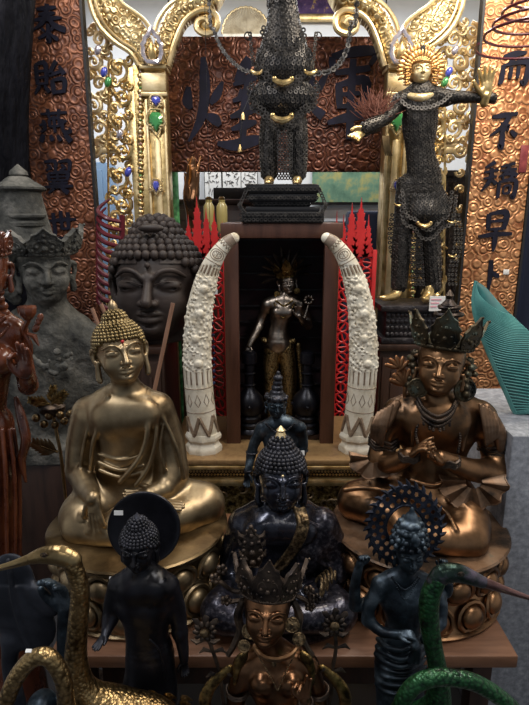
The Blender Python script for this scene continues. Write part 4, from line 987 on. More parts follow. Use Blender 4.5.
    mb = MB(); c = q(152.5, 62, -.06); L = leaf_outline(9*s, 27*s); mb.tube([c+Vector((x, 0, y)) for x, y in L], 2.3*s, 7, closed=True); mb.build('glass_leaf_border', M_gem_w, t)
    MB().prism([(x*.5, y*.6) for x, y in leaf_outline(9*s, 27*s)], q(152.5, 60, -.052), EX, EY, EZ, .012, .01).build('leaf_boss', M_gold, t)
pier(-1, 'left carved gilded gateway pier with glass gems and pierced scrolls')
pier(1, 'right carved gilded gateway pier behind the gold-faced dancer')
# maroon ribbed fan between the board and the pier
t = thing('ribbed_fan', 'maroon ribbed fan of curved blades below the left gold scrolls', 'fan', Vector((at(112, 300, 2.6).x, 2.6, 0)))
for i in range(12):
    y0 = 203+8.2*i
    P = smooth_path([at(99+1.5*math.cos(i*.5)-max(0, 3-i)*-3, y0-4, 2.6), at(98, y0+7, 2.59), at(106, y0+15, 2.57), at(121, y0+19, 2.58)], 5)
    MB().tube([Vector(p) for p in P], [.004, .010, .012, .008], 8).build('blade', M_maroon, t)
MB().tube([Vector((at(122, 300, 2.6).x, 2.6, .003)), at(122, 300, 2.6), at(122, 215, 2.59)], .014, 8).build('spine', M_maroon, t)
# ================================================================ brass seated Buddha on the left
zseat = zp+.195
def lotus_pair(t, cx, cy, rx, ry, mat, platemat, n=17, yaw=0):
    lotus_seat(t, (cx, cy), rx, ry, zp+.001, zseat-.012, mat, n)
    MB().lathe((cx, cy, 0), [(rx*.98, zseat-.016), (rx*1.03, zseat-.008), (rx*1.05, zseat-.003), (rx*1.03, zseat+.001), (rx*.7, zseat+.003)], 64, 1, ry/rx).build('seat_plate', platemat, t)
f = Fig(1.36, 140, 450); s = f.s
base = at(145, 558, 1.33); base.z = zp
bz = base.z
bb = thing('seated_buddha', 'large aged brass seated Buddha on double lotus, reaching one hand down over its knee', 'statue', base)
m = Clay(.0024)
hC = f(120, 350, -4)
h = head(m, hC, 23*s, yaw=24, pitch=-8, roll=-4, neck=f(126, 390, 4), ears=1.0, neck_r=.56)
m.ell(f(126, 424, 6), (39*s, 23*s, 36*s), k=.02)
m.ell(f(125, 462, 8), (31*s, 22*s, 36*s), k=.03)
m.ell(f(128, 492, 12), (40*s, 30*s, 24*s), k=.03)
m.tube([f(92, 411, 8), f(124, 400, 8), f(154, 407, 8)], [14.5*s, 19*s, 14.5*s], .025, sm=4)
m.ell(f(111, 416, -11), (18*s, 10*s, 16*s), k=.03); m.ell(f(140, 415, -11), (18*s, 10*s, 16*s), k=.03)
m.tube([f(88, 413, 10), f(81, 442, 12), f(79, 468, 8), f(80, 476, 4)], [16*s, 14.5*s, 13.5*s, 11.5*s], .016, sm=3)
m.tube([f(79, 470, 6), f(87, 487, -22), f(93, 498, -50)], [12*s, 10*s, 7*s], .012, sm=3)
hand(m, f(93, 496, -51), (.12, -.22, -1), (.2, .6, -.1), 33*s, thumb=-1, curl=(.08, .10, .10, .10), spread=.10, tcurl=.2)
m.tube([f(158, 409, 10), f(168, 440, 12), f(172, 470, 6)], [16*s, 16.5*s, 16.5*s], .016, sm=3)
m.tube([f(172, 471, 4), f(165, 487, -12), f(150, 494, -24)], [14*s, 11*s, 7.5*s], .02, sm=3)
hand(m, f(154, 492, -24), (-1, -.2, -.08), (0, -.25, 1), 30*s, thumb=1, curl=(.12, .1, .1, .12), spread=.1)
# crossed legs: the viewer's right knee is the farther one
m.tube([f(150, 498, 8), f(180, 502, 8), f(203, 503, 6)], [25*s, 25*s, 22*s], .03, sm=4)
m.tube([f(105, 502, 8), f(86, 514, -16), f(83, 522, -30)], [25*s, 25*s, 21*s], .03, sm=4)
m.tube([f(204, 508, 2), f(178, 516, -20), f(146, 522, -34), f(118, 518, -36)], [19*s, 17*s, 14*s, 11*s], .02, sm=4)
m.tube([f(84, 528, -34), f(112, 532, -46), f(150, 526, -42)], [17*s, 14*s, 11*s], .02, sm=4)
m.box(f(142, 520, 4), (56*s, 36*s, 8*s), 8*s, k=.03)
hand(m, f(152, 504, -30), (1, -.1, -.03), (0, -.2, 1), 32*s, thumb=1, curl=(.03, .03, .03, .03), spread=.05, tcurl=.1, fr=.08)
for P, r in (([f(108, 397, -12), f(101, 420, -15), f(93, 445, -13), f(91, 470, -8)], 2.4), ([f(144, 401, -8), f(148, 425, -18), f(141, 455, -21), f(120, 482, -22)], 2.6),
             ([f(155, 406, -8), f(156, 435, -14), f(149, 465, -18), f(136, 485, -22)], 2.2), ([f(94, 408, -6), f(85, 440, -5), f(80, 470, -6)], 2.0),
             ([f(99, 462, -12), f(120, 470, -17), f(143, 465, -17)], 2.0), ([f(100, 470, -14), f(121, 477, -19), f(143, 471, -18)], 2.0), ([f(98, 454, -10), f(121, 460, -15), f(144, 454, -15)], 1.3),
             ([f(148, 399, -4), f(165, 422, -6), f(178, 452, -8), f(184, 478, -8)], 2.0), ([f(163, 425, -7), f(160, 450, -12), f(166, 474, -12)], 1.6)):
    m.tube(P, r*s, .005, sm=5)
m.build('figure', M_brass, bb)
curls('curled_hair', h, M_brass_hair, bb, r=.088, bun_r=.50, bun_z=1.18, hair_z=.50)
MB().lathe(h(0, .12, 1.58), [(.17*h.u, 0), (.2*h.u, .08*h.u), (.2*h.u, .25*h.u), (.12*h.u, .42*h.u), (.02*h.u, .5*h.u)], 16, M=h.M).build('finial', M_brass, bb)
MB().ball(h(.0, -1.07, .42), .07*h.u).build('forehead_jewel', M_red, bb)
lotus_pair(bb, at(141, 555, 1.33).x, 1.325, .228, .208, M_brass, M_brassdark, 14)
sticker(bb, Vector((at(113, 554, 1.12).x, 1.098, zseat-.004)), .012, .006, M_tag)

# ================================================================ black seated Buddha in the middle
f = Fig(1.25, 280, 540); s = f.s
base = at(280, 590, 1.24); base.z = zp
kb = thing('seated_buddha', 'glossy black seated Buddha with tight curls and engraved sash in the middle of the table', 'statue', base)
m = Clay(.0024)
h = head(m, f(281, 476, 0), 23*s, yaw=2, pitch=-6, neck=f(281, 512, 6), ears=1.0, neck_r=.5)
m.ell(f(281, 540, 8), (42*s, 25*s, 34*s), k=.02); m.ell(f(281, 574, 8), (35*s, 25*s, 36*s), k=.03); m.ell(f(281, 590, 6), (42*s, 30*s, 22*s), k=.03)
m.tube([f(246, 524, 8), f(281, 511, 8), f(316, 524, 8)], [16*s, 20*s, 16*s], .025, sm=4)
m.ell(f(264, 532, -11), (18*s, 10*s, 15*s), k=.03); m.ell(f(298, 532, -11), (18*s, 10*s, 15*s), k=.03)
m.tube([f(244, 526, 10), f(234, 553, 12), f(232, 580, 4)], [16*s, 14.5*s, 13*s], .02, sm=3)
m.tube([f(232, 580, 4), f(238, 594, -28), f(246, 603, -54)], [12.5*s, 10*s, 7*s], .012, sm=3)
hand(m, f(246, 600, -55), (.25, -.35, -.9), (.2, .6, -.1), 30*s, thumb=-1, curl=(.15, .15, .15, .15), spread=.1)
m.tube([f(319, 526, 10), f(330, 552, 12), f(331, 576, 2)], [16*s, 14.5*s, 13*s], .02, sm=3)
m.tube([f(331, 576, 2), f(324, 588, -22), f(308, 594, -40)], [13*s, 11*s, 8*s], .015, sm=3)
hand(m, f(311, 592, -40), (-1, -.3, -.05), (0, -.3, 1), 28*s, thumb=1, curl=(.25, .25, .25, .25), spread=.12)
VK, QK = m.nets(); VK[:, 2] = np.maximum(VK[:, 2], zp+.004); link_mesh('figure', VK, QK, M_blackblue, kb)
m = Clay(.0026)
m.tube([f(298, 590, 6), f(325, 602, -22), f(338, 610, -38)], [20*s, 21*s, 18*s], .03, sm=4)
m.tube([f(264, 590, 6), f(232, 602, -22), f(220, 610, -38)], [20*s, 21*s, 18*s], .03, sm=4)
m.tube([f(338, 613, -42), f(312, 617, -52), f(280, 614, -54), f(250, 611, -50)], [16*s, 13*s, 11*s, 9*s], .02, sm=4)
m.tube([f(220, 613, -42), f(248, 621, -52), f(285, 620, -54), f(312, 618, -50)], [16*s, 13*s, 11*s, 8*s], .02, sm=4)
m.box(f(280, 602, -18), (58*s, 36*s, 7*s), 6*s, k=.03)
m.build('draped_legs', M_blackrobe, kb, zmin=zp+.001)
m = Clay(.0024)
m.tube([f(321, 524, 4), f(333, 551, 8), f(334, 572, 0)], [17*s, 16*s, 15*s], .02, sm=3)
m.ell(f(307, 545, 2), (20*s, 21*s, 30*s), k=.02)
for i in range(4): m.tube([f(315, 532+9*i, -10-2*i), f(326, 539+9*i, -8), f(338, 543+8*i, 0)], 2.2*s, .003, sm=3)
for i in range(3): m.tube([f(303, 520+4*i, -15), f(316, 526+4*i, -11), f(326, 536+5*i, -9)], 2.4*s, .003, sm=3)
VR, QR = m.nets(); link_mesh('robe_shoulder', VR, QR, M_blackrobe, kb)
class Drape:
    """projects picture points onto finished surfaces, so bands lie on the body."""
    def __init__(s, *VQ):
        from mathutils.bvhtree import BVHTree
        s.t = [BVHTree.FromPolygons([tuple(v) for v in V], [tuple(q) for q in Q]) for V, Q in VQ]
    def __call__(s, px, py, lift=0.0, Y0=.3):
        o = cam.location.copy(); d = (at(px, py, 1.0)-o).normalized(); best = None
        for t in s.t:
            h_ = t.ray_cast(o, d, 6)
            if h_[0] is not None and (best is None or h_[3] < best[1]): best = (h_[0], h_[3])
        return None if best is None else best[0]-d*lift
DK = Drape((VK, QK), (VR, QR))
m = Clay(.0015)
for e in (-4.4, -2.2, 0, 2.2, 4.4):
    P = [DK(x+e, y-abs(e)*.2, .0008) for x, y in [tuple(p) for p in smooth_path([(299, 509), (303, 524), (298, 542), (286, 560), (272, 575), (258, 588)], 6)]]; P = [p for p in P if p is not None]
    m.tube(P, (2.0 if abs(e) > 4 else 1.5)*s, .0015)
m.build('engraved_sash', M_trim, kb)
mb = MB()
for i in range(5):
    c = f(330-3*i, 580+2*i, -10-7*i); mb.tube([c+Vector((math.cos(a)*.35, math.sin(a)*.9, math.sin(a)*.3+math.cos(a)*.9))*13*s*(1-.06*i) for a in np.linspace(0, 2*PI, 17)[:-1]], 1.4*s, 6, closed=True)
mb.build('arm_bands', M_trim, kb)
curls('curled_hair', h, M_blackhead, kb, r=.10, bun_r=.52, bun_z=1.2, hair_z=.50)
MB().lathe(h(0, .12, 1.58), [(.22*h.u, 0), (.26*h.u, .1*h.u), (.16*h.u, .3*h.u), (.2*h.u, .38*h.u), (.02*h.u, .58*h.u)], 14, M=h.M).build('finial', M_goldlite, kb)
MB().ball(h(0, -1.08, .40), .06*h.u).build('forehead_jewel', M_goldlite, kb)
MB().lathe((at(281, 600, 1.2).x, 1.225, 0), [(.176, zp+.001), (.182, zp+.004), (.182, zp+.010), (.17, zp+.014)], 56, 1, .72).build('base_plate', mottled('purplish_bronze_plate', [(.4, (.06, .04, .04)), (.6, (.16, .11, .11)), (.7, (.28, .2, .19))], .8, (.25, .4), 70, .2), kb)

# ================================================================ crowned bronze bodhisattva on the right
f = Fig(1.36, 430, 450); s = f.s
base = Vector((at(424, 555, 1.3).x, 1.33, zp))
bo = thing('seated_bodhisattva', 'large brown bronze crowned bodhisattva on lotus seat holding both hands before its chest', 'statue', base)
m = Clay(.0024)
h = head(m, f(441, 363, -4), 22.3*s, yaw=-20, pitch=-8, roll=4, neck=f(437, 402, 4), ears=.8, neck_r=.56)
m.ell(f(437, 430, 6), (40*s, 23*s, 34*s), k=.02); m.ell(f(434, 466, 6), (32*s, 23*s, 34*s), k=.03); m.ell(f(432, 493, 4), (42*s, 32*s, 24*s), k=.03)
m.tube([f(400, 412, 6), f(437, 404, 8), f(476, 415, 8)], [15*s, 20*s, 15.5*s], .025, sm=4)
m.ell(f(422, 421, -11), (17*s, 10*s, 16*s), k=.03); m.ell(f(452, 422, -11), (17*s, 10*s, 16*s), k=.03)
m.tube([f(397, 415, 8), f(385, 438, 8), f(381, 460, 2)], [15*s, 13.5*s, 13*s], .016, sm=3)
m.tube([f(381, 460, 2), f(393, 463, -18), f(410, 455, -34)], [12.5*s, 10*s, 7.5*s], .015, sm=3)
m.tube([f(481, 418, 8), f(494, 445, 6), f(496, 470, -4)], [16*s, 14.5*s, 14*s], .016, sm=3)
m.tube([f(496, 471, -4), f(472, 470, -24), f(440, 458, -38)], [13.5*s, 11*s, 7.5*s], .015, sm=3)
hand(m, f(409, 456, -36), (.55, -.35, .75), (.35, -.2, .3), 30*s, thumb=1, curl=(.1, .55, .6, .6), spread=.14, tcurl=.6)
hand(m, f(441, 459, -42), (-.85, -.3, .5), (-.1, -.5, .9), 30*s, thumb=-1, curl=(.35, .6, .65, .6), spread=.16, tcurl=.6)
# legs: the near knee is at the viewer's right
m.tube([f(412, 497, 4), f(376, 497, 4), f(358, 499, 4)], [24*s, 22*s, 19*s], .03, sm=4)
m.tube([f(452, 503, -6), f(464, 522, -34), f(466, 534, -50)], [25*s, 24*s, 20*s], .03, sm=4)
m.tube([f(356, 503, 0), f(384, 512, -24), f(420, 520, -42)], [18*s, 15*s, 11*s], .02, sm=4)
m.tube([f(467, 540, -54), f(436, 538, -60), f(400, 524, -44)], [18*s, 14*s, 11*s], .02, sm=4)
m.box(f(424, 518, -6), (56*s, 36*s, 8*s), 8*s, k=.03)
for P, r in (([f(418, 402, -10), f(413, 425, -16), f(412, 445, -16)], 2), ([f(458, 404, -10), f(466, 425, -14), f(462, 450, -16)], 2),
             ([f(345, 490, -14), f(365, 488, -20), f(392, 492, -24), f(415, 500, -28)], 2.6), ([f(448, 490, -22), f(463, 505, -40), f(478, 520, -50), f(484, 536, -52)], 2.4),
             ([f(410, 480, -18), f(432, 486, -22), f(455, 482, -18)], 2.4), ([f(430, 500, -30), f(446, 512, -46), f(456, 530, -66)], 2)):
    m.tube(P, r*s, .005, sm=5)
m.build('figure', M_bronze, bo)
# sleeve flounces and shawl in patinated colour
for A, B, C_ in (([f(396, 404, -2), f(384, 424, -8), f(378, 438, -6)], -1, 392), ([f(486, 408, -2), f(498, 430, -8), f(500, 448, -8)], 1, 480)):
    m = Clay(.0022); m.tube(A, [5*s, 7*s, 4.5*s], .01, sm=3)
    for i in range(5): m.tube([f(C_+B*3.5*i, 405+2*i, -9), f(C_-1+B*(5+3.3*i), 425, -15), f(C_-2+B*(8+2.6*i), 445-2*i, -13)], 1.8*s, .003, sm=3)
    m.build('shoulder_drapery', M_plate, bo)
def ruffle(name, c, rw, rh, n, parent, mat, s, a0=PI, a1=2*PI, tiltv=(0, -1, .25), wave=.10):
    """scalloped fan-shaped hem of a sleeve."""
    mb = MB(); c = Vector(c); nn = Vector(tiltv).normalized(); x = Vector((1, 0, 0)); y = nn.cross(x).normalized(); m_ = 6*n
    rings = []
    for rr in (.25, .55, .8, 1.0):
        rings.append([c+x*math.cos(t)*rw*rr*(1+.06*math.cos(n*2*(t-a0))*rr)+y*math.sin(t)*rh*rr*(1+.06*math.cos(n*2*(t-a0))*rr)+nn*(wave*rw*rr*math.sin(n*2*(t-a0))) for t in np.linspace(a0, a1, m_)])
    V = [p for r_ in rings for p in r_]; V += [p-nn*.004 for p in V]; F = []; K = 4*m_
    for j in range(3):
        for i in range(m_-1):
            a = j*m_+i; F.append((a, a+1, a+m_+1, a+m_)); F.append((K+a, K+a+m_, K+a+m_+1, K+a+1))
    for i in range(m_-1): a = 3*m_+i; F.append((a, a+1, K+a+1, K+a)); F.append((i, K+i, K+i+1, i+1))
    mb.add(V, F); mb.tube([p for p in rings[3]], .0022, 6)
    return mb.build(name, mat, parent)
ruffle('sleeve_ruffle', f(474, 482, -34), 32*s, 26*s, 5, bo, M_plate, s, PI*.92, PI*2.08)
ruffle('sleeve_ruffle', f(374, 458, -12), 24*s, 20*s, 4, bo, M_plate, s, PI*.9, PI*2.0)
crown(bo, h, M_bronze_ptn, zb=.72, rx=1.12, leaves=((-95, .42, 1.25), (-50, .5, 1.4), (0, .58, 1.6), (50, .5, 1.4), (95, .42, 1.25)), lean=.38)
m = Clay(.0024); u = h.u
m.ell(h(0, .2, .7), (.93*u, 1.0*u, .75*u)); m.ell(h(0, .25, 1.35), (.42*u, .42*u, .5*u), k=.008)
for q in (-1, 1):
    for i in range(6): m.ell(h(q*(1.12+.08*math.sin(i*1.7)), .25-.05*i, .25-.28*i), (.2*u, .22*u, .17*u), k=.004)
    for i in range(5): m.ell(h(q*(1.32+.1*math.sin(i*2.1)), .35, .0-.3*i), (.15*u, .2*u, .13*u), k=.004)
m.build('hair', M_bronze_ptn, bo)
mb = MB(); o = h(0, .25, 2.1)
mb.tube([o+Vector((math.cos(a)*.55, math.sin(a)*.4, 0))*u for a in np.linspace(0, 2*PI, 21)[:-1]], .10*u, 6, closed=True)
mb.tube([o+Vector((math.cos(a)*.42, math.sin(a)*.3, .3))*u for a in np.linspace(0, 2*PI, 21)[:-1]], .09*u, 6, closed=True)
mb.lathe(h(0, .25, 1.75), [(.2*u, 0), (.34*u, .2*u), (.30*u, .5*u), (.34*u, .75*u), (.12*u, 1.0*u), (.18*u, 1.15*u), (.02*u, 1.4*u)], 16)
mb.build('topknot_ornament', M_darkcrown, bo)
disc_earring(bo, f(465, 390, -14), 10*s, M_bronze_ptn, Vector((.15, -1, .1)))
disc_earring(bo, f(418, 388, -12), 8.5*s, M_bronze_ptn, Vector((-.3, -1, .1)))
mb = MB(); P = [f(417, 402, -12), f(424, 414, -20), f(437, 421, -23), f(450, 415, -20), f(456, 403, -12)]
for k_, r_ in ((0, 2.4), (5, 1.8), (-5, 1.8)):
    chain_beads(mb, [p+Vector((0, -.001, -k_*s)) for p in P], r_*s, 34)
for i in range(11):
    p = smooth_path(P, 4)[int(i*1.5)]; chain_beads(mb, [Vector(p)+Vector((0, 0, -.012)), Vector(p)+Vector((0, -.003, -.026))], 1.6*s, 3)
chain_beads(mb, [f(421, 418, -18), f(416, 432, -21), f(418, 444, -22)], 1.6*s, 12); chain_beads(mb, [f(454, 418, -18), f(460, 436, -20), f(458, 452, -22)], 1.6*s, 14)
mb.build('necklace', M_darkcrown, bo)
for c, r_ in ((f(384, 441, 6), 14.5), (f(495, 446, 6), 15.5), (f(409, 456, -32), 9), (f(449, 461, -36), 9.5)):
    mb = MB()
    for e in (-1, 0, 1): mb.tube([c+Vector((math.cos(a), math.sin(a), .12*e*2+.1*math.sin(a*6)))*r_*s for a in np.linspace(0, 2*PI, 25)[:-1]], 1.7*s, 6, closed=True)
    mb.build('bracelet', M_darkcrown, bo)
lotus_pair(bo, at(417, 555, 1.31).x, 1.32, .222, .208, M_bronze, M_plate, 14)
# the flower held beside the left ear
fl = MB(); o = f(405, 385, 4)
for i in range(7):
    a = R(-70+22*i); d = Vector((math.sin(a)*.8-.15, -.1, math.cos(a))); M_ = Matrix.Rotation(a, 3, 'Y'); fl.ball(o+d*9*s, (3.4*s, 2*s, 9*s), M_, 10, 6)
for i in range(5):
    a = R(-60+30*i); d = Vector((math.sin(a)*.9-.5, -.1, math.cos(a)-.2)); fl.ball(f(401, 368, 2)+d*7*s, (2.6*s, 2*s, 8*s), Matrix.Rotation(a-.3, 3, 'Y'), 10, 6)
fl.tube([f(410, 425, 4), f(404, 408, 2), o, f(402, 368, 2)], 1.8*s, 6)
fl.build('lotus_spray', mottled('warm_copper', [(.35, (.2, .08, .03)), (.7, (.5, .25, .12))], .9, (.3, .45), 20), bo)
# ================================================================ grey stone bust, far left
f = Fig(1.92, 45, 300); s = f.s
base = Vector((f(45, 480, 0).x, 1.95, .62))
st = thing('stone_statue', 'grey weathered stone bust with tall crown and carved necklace at the left', 'statue', base)
m = Clay(.004)
h = head(m, f(45, 268, -6), 25*s, yaw=24, pitch=2, neck=f(48, 315, 4), ears=.6, neck_r=.75, big_nose=.97)
m.tube([f(-8, 352, 10), f(45, 330, 8), f(88, 345, 12)], [22*s, 30*s, 22*s], .04, sm=4)
m.ell(f(42, 380, 8), (56*s, 34*s, 60*s), k=.05); m.ell(f(40, 450, 10), (50*s, 34*s, 60*s), k=.05)
m.tube([f(90, 348, 12), f(101, 390, 16), f(98, 440, 14)], [19*s, 18*s, 16*s], .03, sm=3)
m.tube([f(-14, 355, 12), f(-24, 390, 14), f(-20, 440, 12)], [19*s, 18*s, 16*s], .03, sm=3)
m.box((base.x, 1.95, .64), (.21, .11, .05), .02, k=.04)
# tall cylinder crown with cap and knob
m.tube([f(30, 250, 6), f(24, 232, 12), f(20, 196, 12)], [25*s, 26*s, 20*s], .012)
m.build('figure', M_stone, st, zmin=.6205)
mb = MB()
mb.lathe(f(20, 188, 12), [(.6*h.u, -.25*h.u), (.98*h.u, -.06*h.u), (.98*h.u, .02*h.u), (.66*h.u, .22*h.u), (.30*h.u, .32*h.u), (.18*h.u, .36*h.u), (.36*h.u, .48*h.u), (.33*h.u, .62*h.u), (.14*h.u, .78*h.u), (.02*h.u, .88*h.u)], 10)
mb.tube([f(20+23*math.cos(a), 224, 12+23*math.sin(a)) for a in np.linspace(0, 2*PI, 25)[:-1]], 3.4*s, 8, closed=True); mb.tube([f(20+24*math.cos(a), 216, 12+24*math.sin(a)) for a in np.linspace(0, 2*PI, 25)[:-1]], 2.4*s, 8, closed=True)
mb.build('crown_cap', M_stone, st)
crown(st, h, M_stone, zb=.62, rx=1.15, ry=1.2, leaves=((-100, .5, .8), (-50, .55, .85), (0, .6, .95), (50, .55, .9), (95, .5, 1.0)), lean=.35, th=.16, name='crown_band')
m = Clay(.0035); rnd = random.Random(2)
for i in range(60):
    t = i/59; P = smooth_path([f(22, 338, -20), f(35, 360, -27), f(58, 368, -28), f(72, 350, -24)], 9)[int(t*27)]
    m.ell(Vector(P)+Vector((rnd.uniform(-.01, .01), -.004, rnd.uniform(-.018, .01))), rnd.uniform(.004, .009), k=.006)
for i in range(14): m.ell(f(rnd.uniform(48, 66), rnd.uniform(355, 375), -28), rnd.uniform(.004, .008), k=.004)
m.ell(f(57, 352, -29), .013, k=.004)
m.build('carved_necklace', M_stone, st)
m = Clay(.0035)
for q in (-1,):
    m.tube([h(q*1.15, .1, .5), h(q*1.45, .15, 0), h(q*1.4, .1, -.7), h(q*1.15, .05, -1.2)], [.25*h.u, .35*h.u, .33*h.u, .2*h.u], .01, sm=4)
m.build('hair_loop', M_stone, st)
tag(MB().bbox((base.x-.24, 1.84, 0), (base.x+.24, 2.08, .62-.0005), .006).build('dark_pedestal', M_darkwood), 'dark wooden pedestal block under the grey stone bust', 'pedestal')

# ================================================================ dark wooden Buddha head on its cabinet
zc = Z(346, 2.06)
cabinet('wooden_cabinet', 'dark brown wooden cabinet carrying the big Buddha head', X(113, 2.05, 400), xa0-.05, 2.04, 2.40, zc, M_darkwood)
f = Fig(2.20, 157, 290); s = f.s
wb = thing('buddha_head', 'large dark brown carved wooden Buddha head with closed eyes and coiled hair', 'sculpture', (f(157, 340).x, 2.2, zc))
m = Clay(.0038)
h = head(m, f(157, 283, 0), 41*s, yaw=0, pitch=-5, ears=.7, urna=True, eyes=1.3)
m.tube([h(0, .1, -.9), h(0, .1, -1.33)], [.62*h.u, .66*h.u], .02)
V, Q = m.nets(); V[:, 2] = np.maximum(V[:, 2], zc+.0005)
link_mesh('face', V, Q, M_woodhead, wb)
curls('coiled_hair', h, M_woodhead, wb, r=.105, dome=(1.07, 1.17, 1.02), bun_r=.62, bun_z=.98, hair_z=.62)
c = h(.05, -.78, 1.25); MB().ball(c, (.30*h.u, .12*h.u, .10*h.u), None, 14, 8).build('hair_jewel', M_woodhead, wb)

# ================================================================ bronze Tara inside the shrine
f = Fig(2.235, 282, 340); s = f.s
zf = za+.0205
ta = thing('standing_deity', 'slim silvery bronze crowned goddess standing inside the wooden shrine', 'statue', (f(282, 340).x, 2.235, zf))
m = Clay(.0022)
h = head(m, f(287, 281, 0), 8.6*s, yaw=6, pitch=4, roll=-10, neck=f(284, 297, 1), ears=.8, neck_r=.5)
m.tube([f(268, 304, 1), f(284, 301, 1), f(300, 304, 1)], [6*s, 8*s, 6*s], .012, sm=3)
m.ell(f(283, 311, 0), (14*s, 9*s, 12*s), k=.012)
for q in (-1, 1): m.ell(f(283+6.5*q, 312, -6), 5.4*s, k=.006)
m.tube([f(283, 312, 0), f(279, 328, 0), f(278, 340, 0)], [11*s, 9.2*s, 12*s], .015, sm=4)
m.ell(f(278, 345, 0), (15*s, 10*s, 10*s), k=.015)
m.tube([f(267, 305, 1), f(262, 318, 3), f(259, 327, 0)], [5.4*s, 4.6*s, 4*s], .008, sm=3)
m.tube([f(259, 327, 0), f(253, 338, -6), f(249, 346, -10)], [4*s, 3.4*s, 2.4*s], .006, sm=3)
hand(m, f(249, 346, -10), (-.2, -.3, -.8), (0, -1, -.2), 13*s, thumb=-1, fr=.085)
m.tube([f(301, 305, 1), f(307, 318, 2), f(308, 326, -2)], [5.4*s, 4.8*s, 4*s], .008, sm=3)
m.tube([f(308, 326, -2), f(303, 321, -10), f(299, 316, -13)], [4*s, 3.4*s, 2.6*s], .006, sm=3)
hand(m, f(299, 317, -13), (-.1, -.1, 1), (-.1, -1, 0), 13*s, thumb=-1, curl=(.3, .1, .1, .15), fr=.085)
m.build('figure', M_silver, ta)
m = Clay(.0024)
m.tube([f(272.5, 347, 0), f(270.5, 375, 0), f(271, 408, 0), f(271, 424, 0)], [8.6*s, 7.6*s, 6.4*s, 5.6*s], .005, sm=3)
m.tube([f(285.5, 347, 0), f(289, 375, 0), f(289.5, 408, 0), f(289, 424, 0)], [8.6*s, 7.6*s, 6.4*s, 5.6*s], .005, sm=3)
m.tube([f(264, 340, -1), f(278, 345, -7), f(293, 341, -1)], [3*s, 3.4*s, 3*s], .006, sm=4)
m.tube([f(298, 345, 2), f(301, 375, 2), f(303, 412, 2)], [3*s, 2.5*s, 2*s], .004, sm=3)
m.build('patterned_trousers', M_giltpat, ta, zmin=zf+.002)
c = f(281, 432, 0)
lotus_seat(ta, (c.x, 2.235), .085, .07, zf+.0005, f(281, 423, 0).z-.018, M_gilt, 14)
crown(ta, h, M_gilt, zb=.6, leaves=((-95, .4, 1.2), (-48, .45, 1.7), (0, .55, 2.2), (48, .45, 1.7), (95, .4, 1.2)), lean=.3)
mb = MB(); u = h.u
for i in range(11): a = R(-100+20*i); o = h(0, .4, .6); d = h.d(math.sin(a), .1, math.cos(a)); mb.tube([o+d*1.2*u, o+d*2.4*u+Vector((0, 0, .004)), o+d*(2.9+.4*(i % 2))*u], [.14*u, .22*u, .04*u], 6)
mb.ball(h(0, .3, 2.0), (.4*u, .4*u, .9*u), None, 10, 8); mb.build('flaming_hair', M_darkcrown, ta)
disc_earring(ta, f(277, 294, -3), 2.6*s, M_gilt); disc_earring(ta, f(297, 291, -3), 2.6*s, M_gilt)
mb = MB(); chain_beads(mb, [f(276, 301, -6), f(284, 306, -9), f(292, 301, -6)], 1.1*s, 14); chain_beads(mb, [f(274, 303, -6), f(283, 318, -11), f(295, 303, -6)], .9*s, 20)
mb.build('necklace', M_gilt, ta)
mb = MB(); mb.tube([f(303, 322, -12), f(307, 310, -8), f(309, 302, -6)], 1*s, 6)
for i in range(8): a = 2*PI*i/8; mb.ball(f(309, 300, -7)+Vector((math.cos(a), 0, math.sin(a)))*3.6*s, 2*s, None, 8, 5)
mb.build('lotus_flower', M_silver, ta)

# black stupas left and right of her
def stupa(px, label):
    Yq = 2.155; c = at(px, 452, Yq); s = psize(px, 400, Yq); zb = za+.0205
    t = thing('stupa_bottle', label, 'stupa', (c.x, Yq, zb), 'black turned stupas in the shrine')
    H = Z(351, Yq)-zb; rr = lambda r: r*s
    prof = [(12, 0), (13, .02), (12, .05), (10.5, .07), (12, .09), (12.4, .12), (10, .14), (11.5, .17), (11.5, .20), (9.5, .22), (11, .25), (13.8, .30), (14.3, .37), (13, .44), (9, .50), (5.5, .54), (4.6, .58), (6.5, .595), (4.6, .61), (4.4, .72), (6.2, .735), (4.4, .75), (5, .80), (4.6, .84), (7.2, .86), (7.6, .93), (7, .98), (4.5, 1.0)]
    MB().lathe((c.x, Yq, zb), [(rr(r), z*H) for r, z in prof], 32).build('body', M_blackstat, t)
    mb = MB()
    for a in (0, PI/2, PI, 3*PI/2): mb.ball((c.x+math.cos(a)*rr(14), Yq+math.sin(a)*rr(14), zb+.36*H), rr(1.8), None, 8, 6)
    mb.build('studs', M_blackstat, t)
stupa(250, 'black turned stupa on the left inside the shrine'); stupa(305.5, 'black turned stupa on the right inside the shrine')
# ================================================================ small dark deity behind the middle Buddha
f = Fig(1.62, 276, 440); s = f.s
sd = thing('small_deity', 'small blue-black bronze deity with tall hair knot behind the middle Buddha', 'statue', (f(278, 480).x, 1.62, zp))
m = Clay(.0022)
h = head(m, f(276, 404, -2), 9.5*s, yaw=8, pitch=2, roll=4, neck=f(279, 420, 2), ears=.8)
m.tube([f(263, 428, 2), f(281, 423, 2), f(299, 428, 2)], [7*s, 9.5*s, 7*s], .012, sm=3)
m.ell(f(281, 440, 1), (18*s, 11*s, 16*s), k=.012); m.tube([f(281, 445), f(280, 470), f(280, 482)], [15*s, 12*s, 15*s], .015, sm=3)
m.tube([f(262, 429, 2), f(254, 444, 3), f(251, 456, 1)], [6.4*s, 5.2*s, 4.6*s], .008, sm=3); m.tube([f(251, 456, 1), f(249, 466, -5), f(247, 474, -8)], [4.6*s, 4*s, 2.8*s], .006, sm=3)
hand(m, f(247, 473, -8), (0, -.2, -1), (-.3, -1, 0), 15*s, thumb=-1, fr=.085)
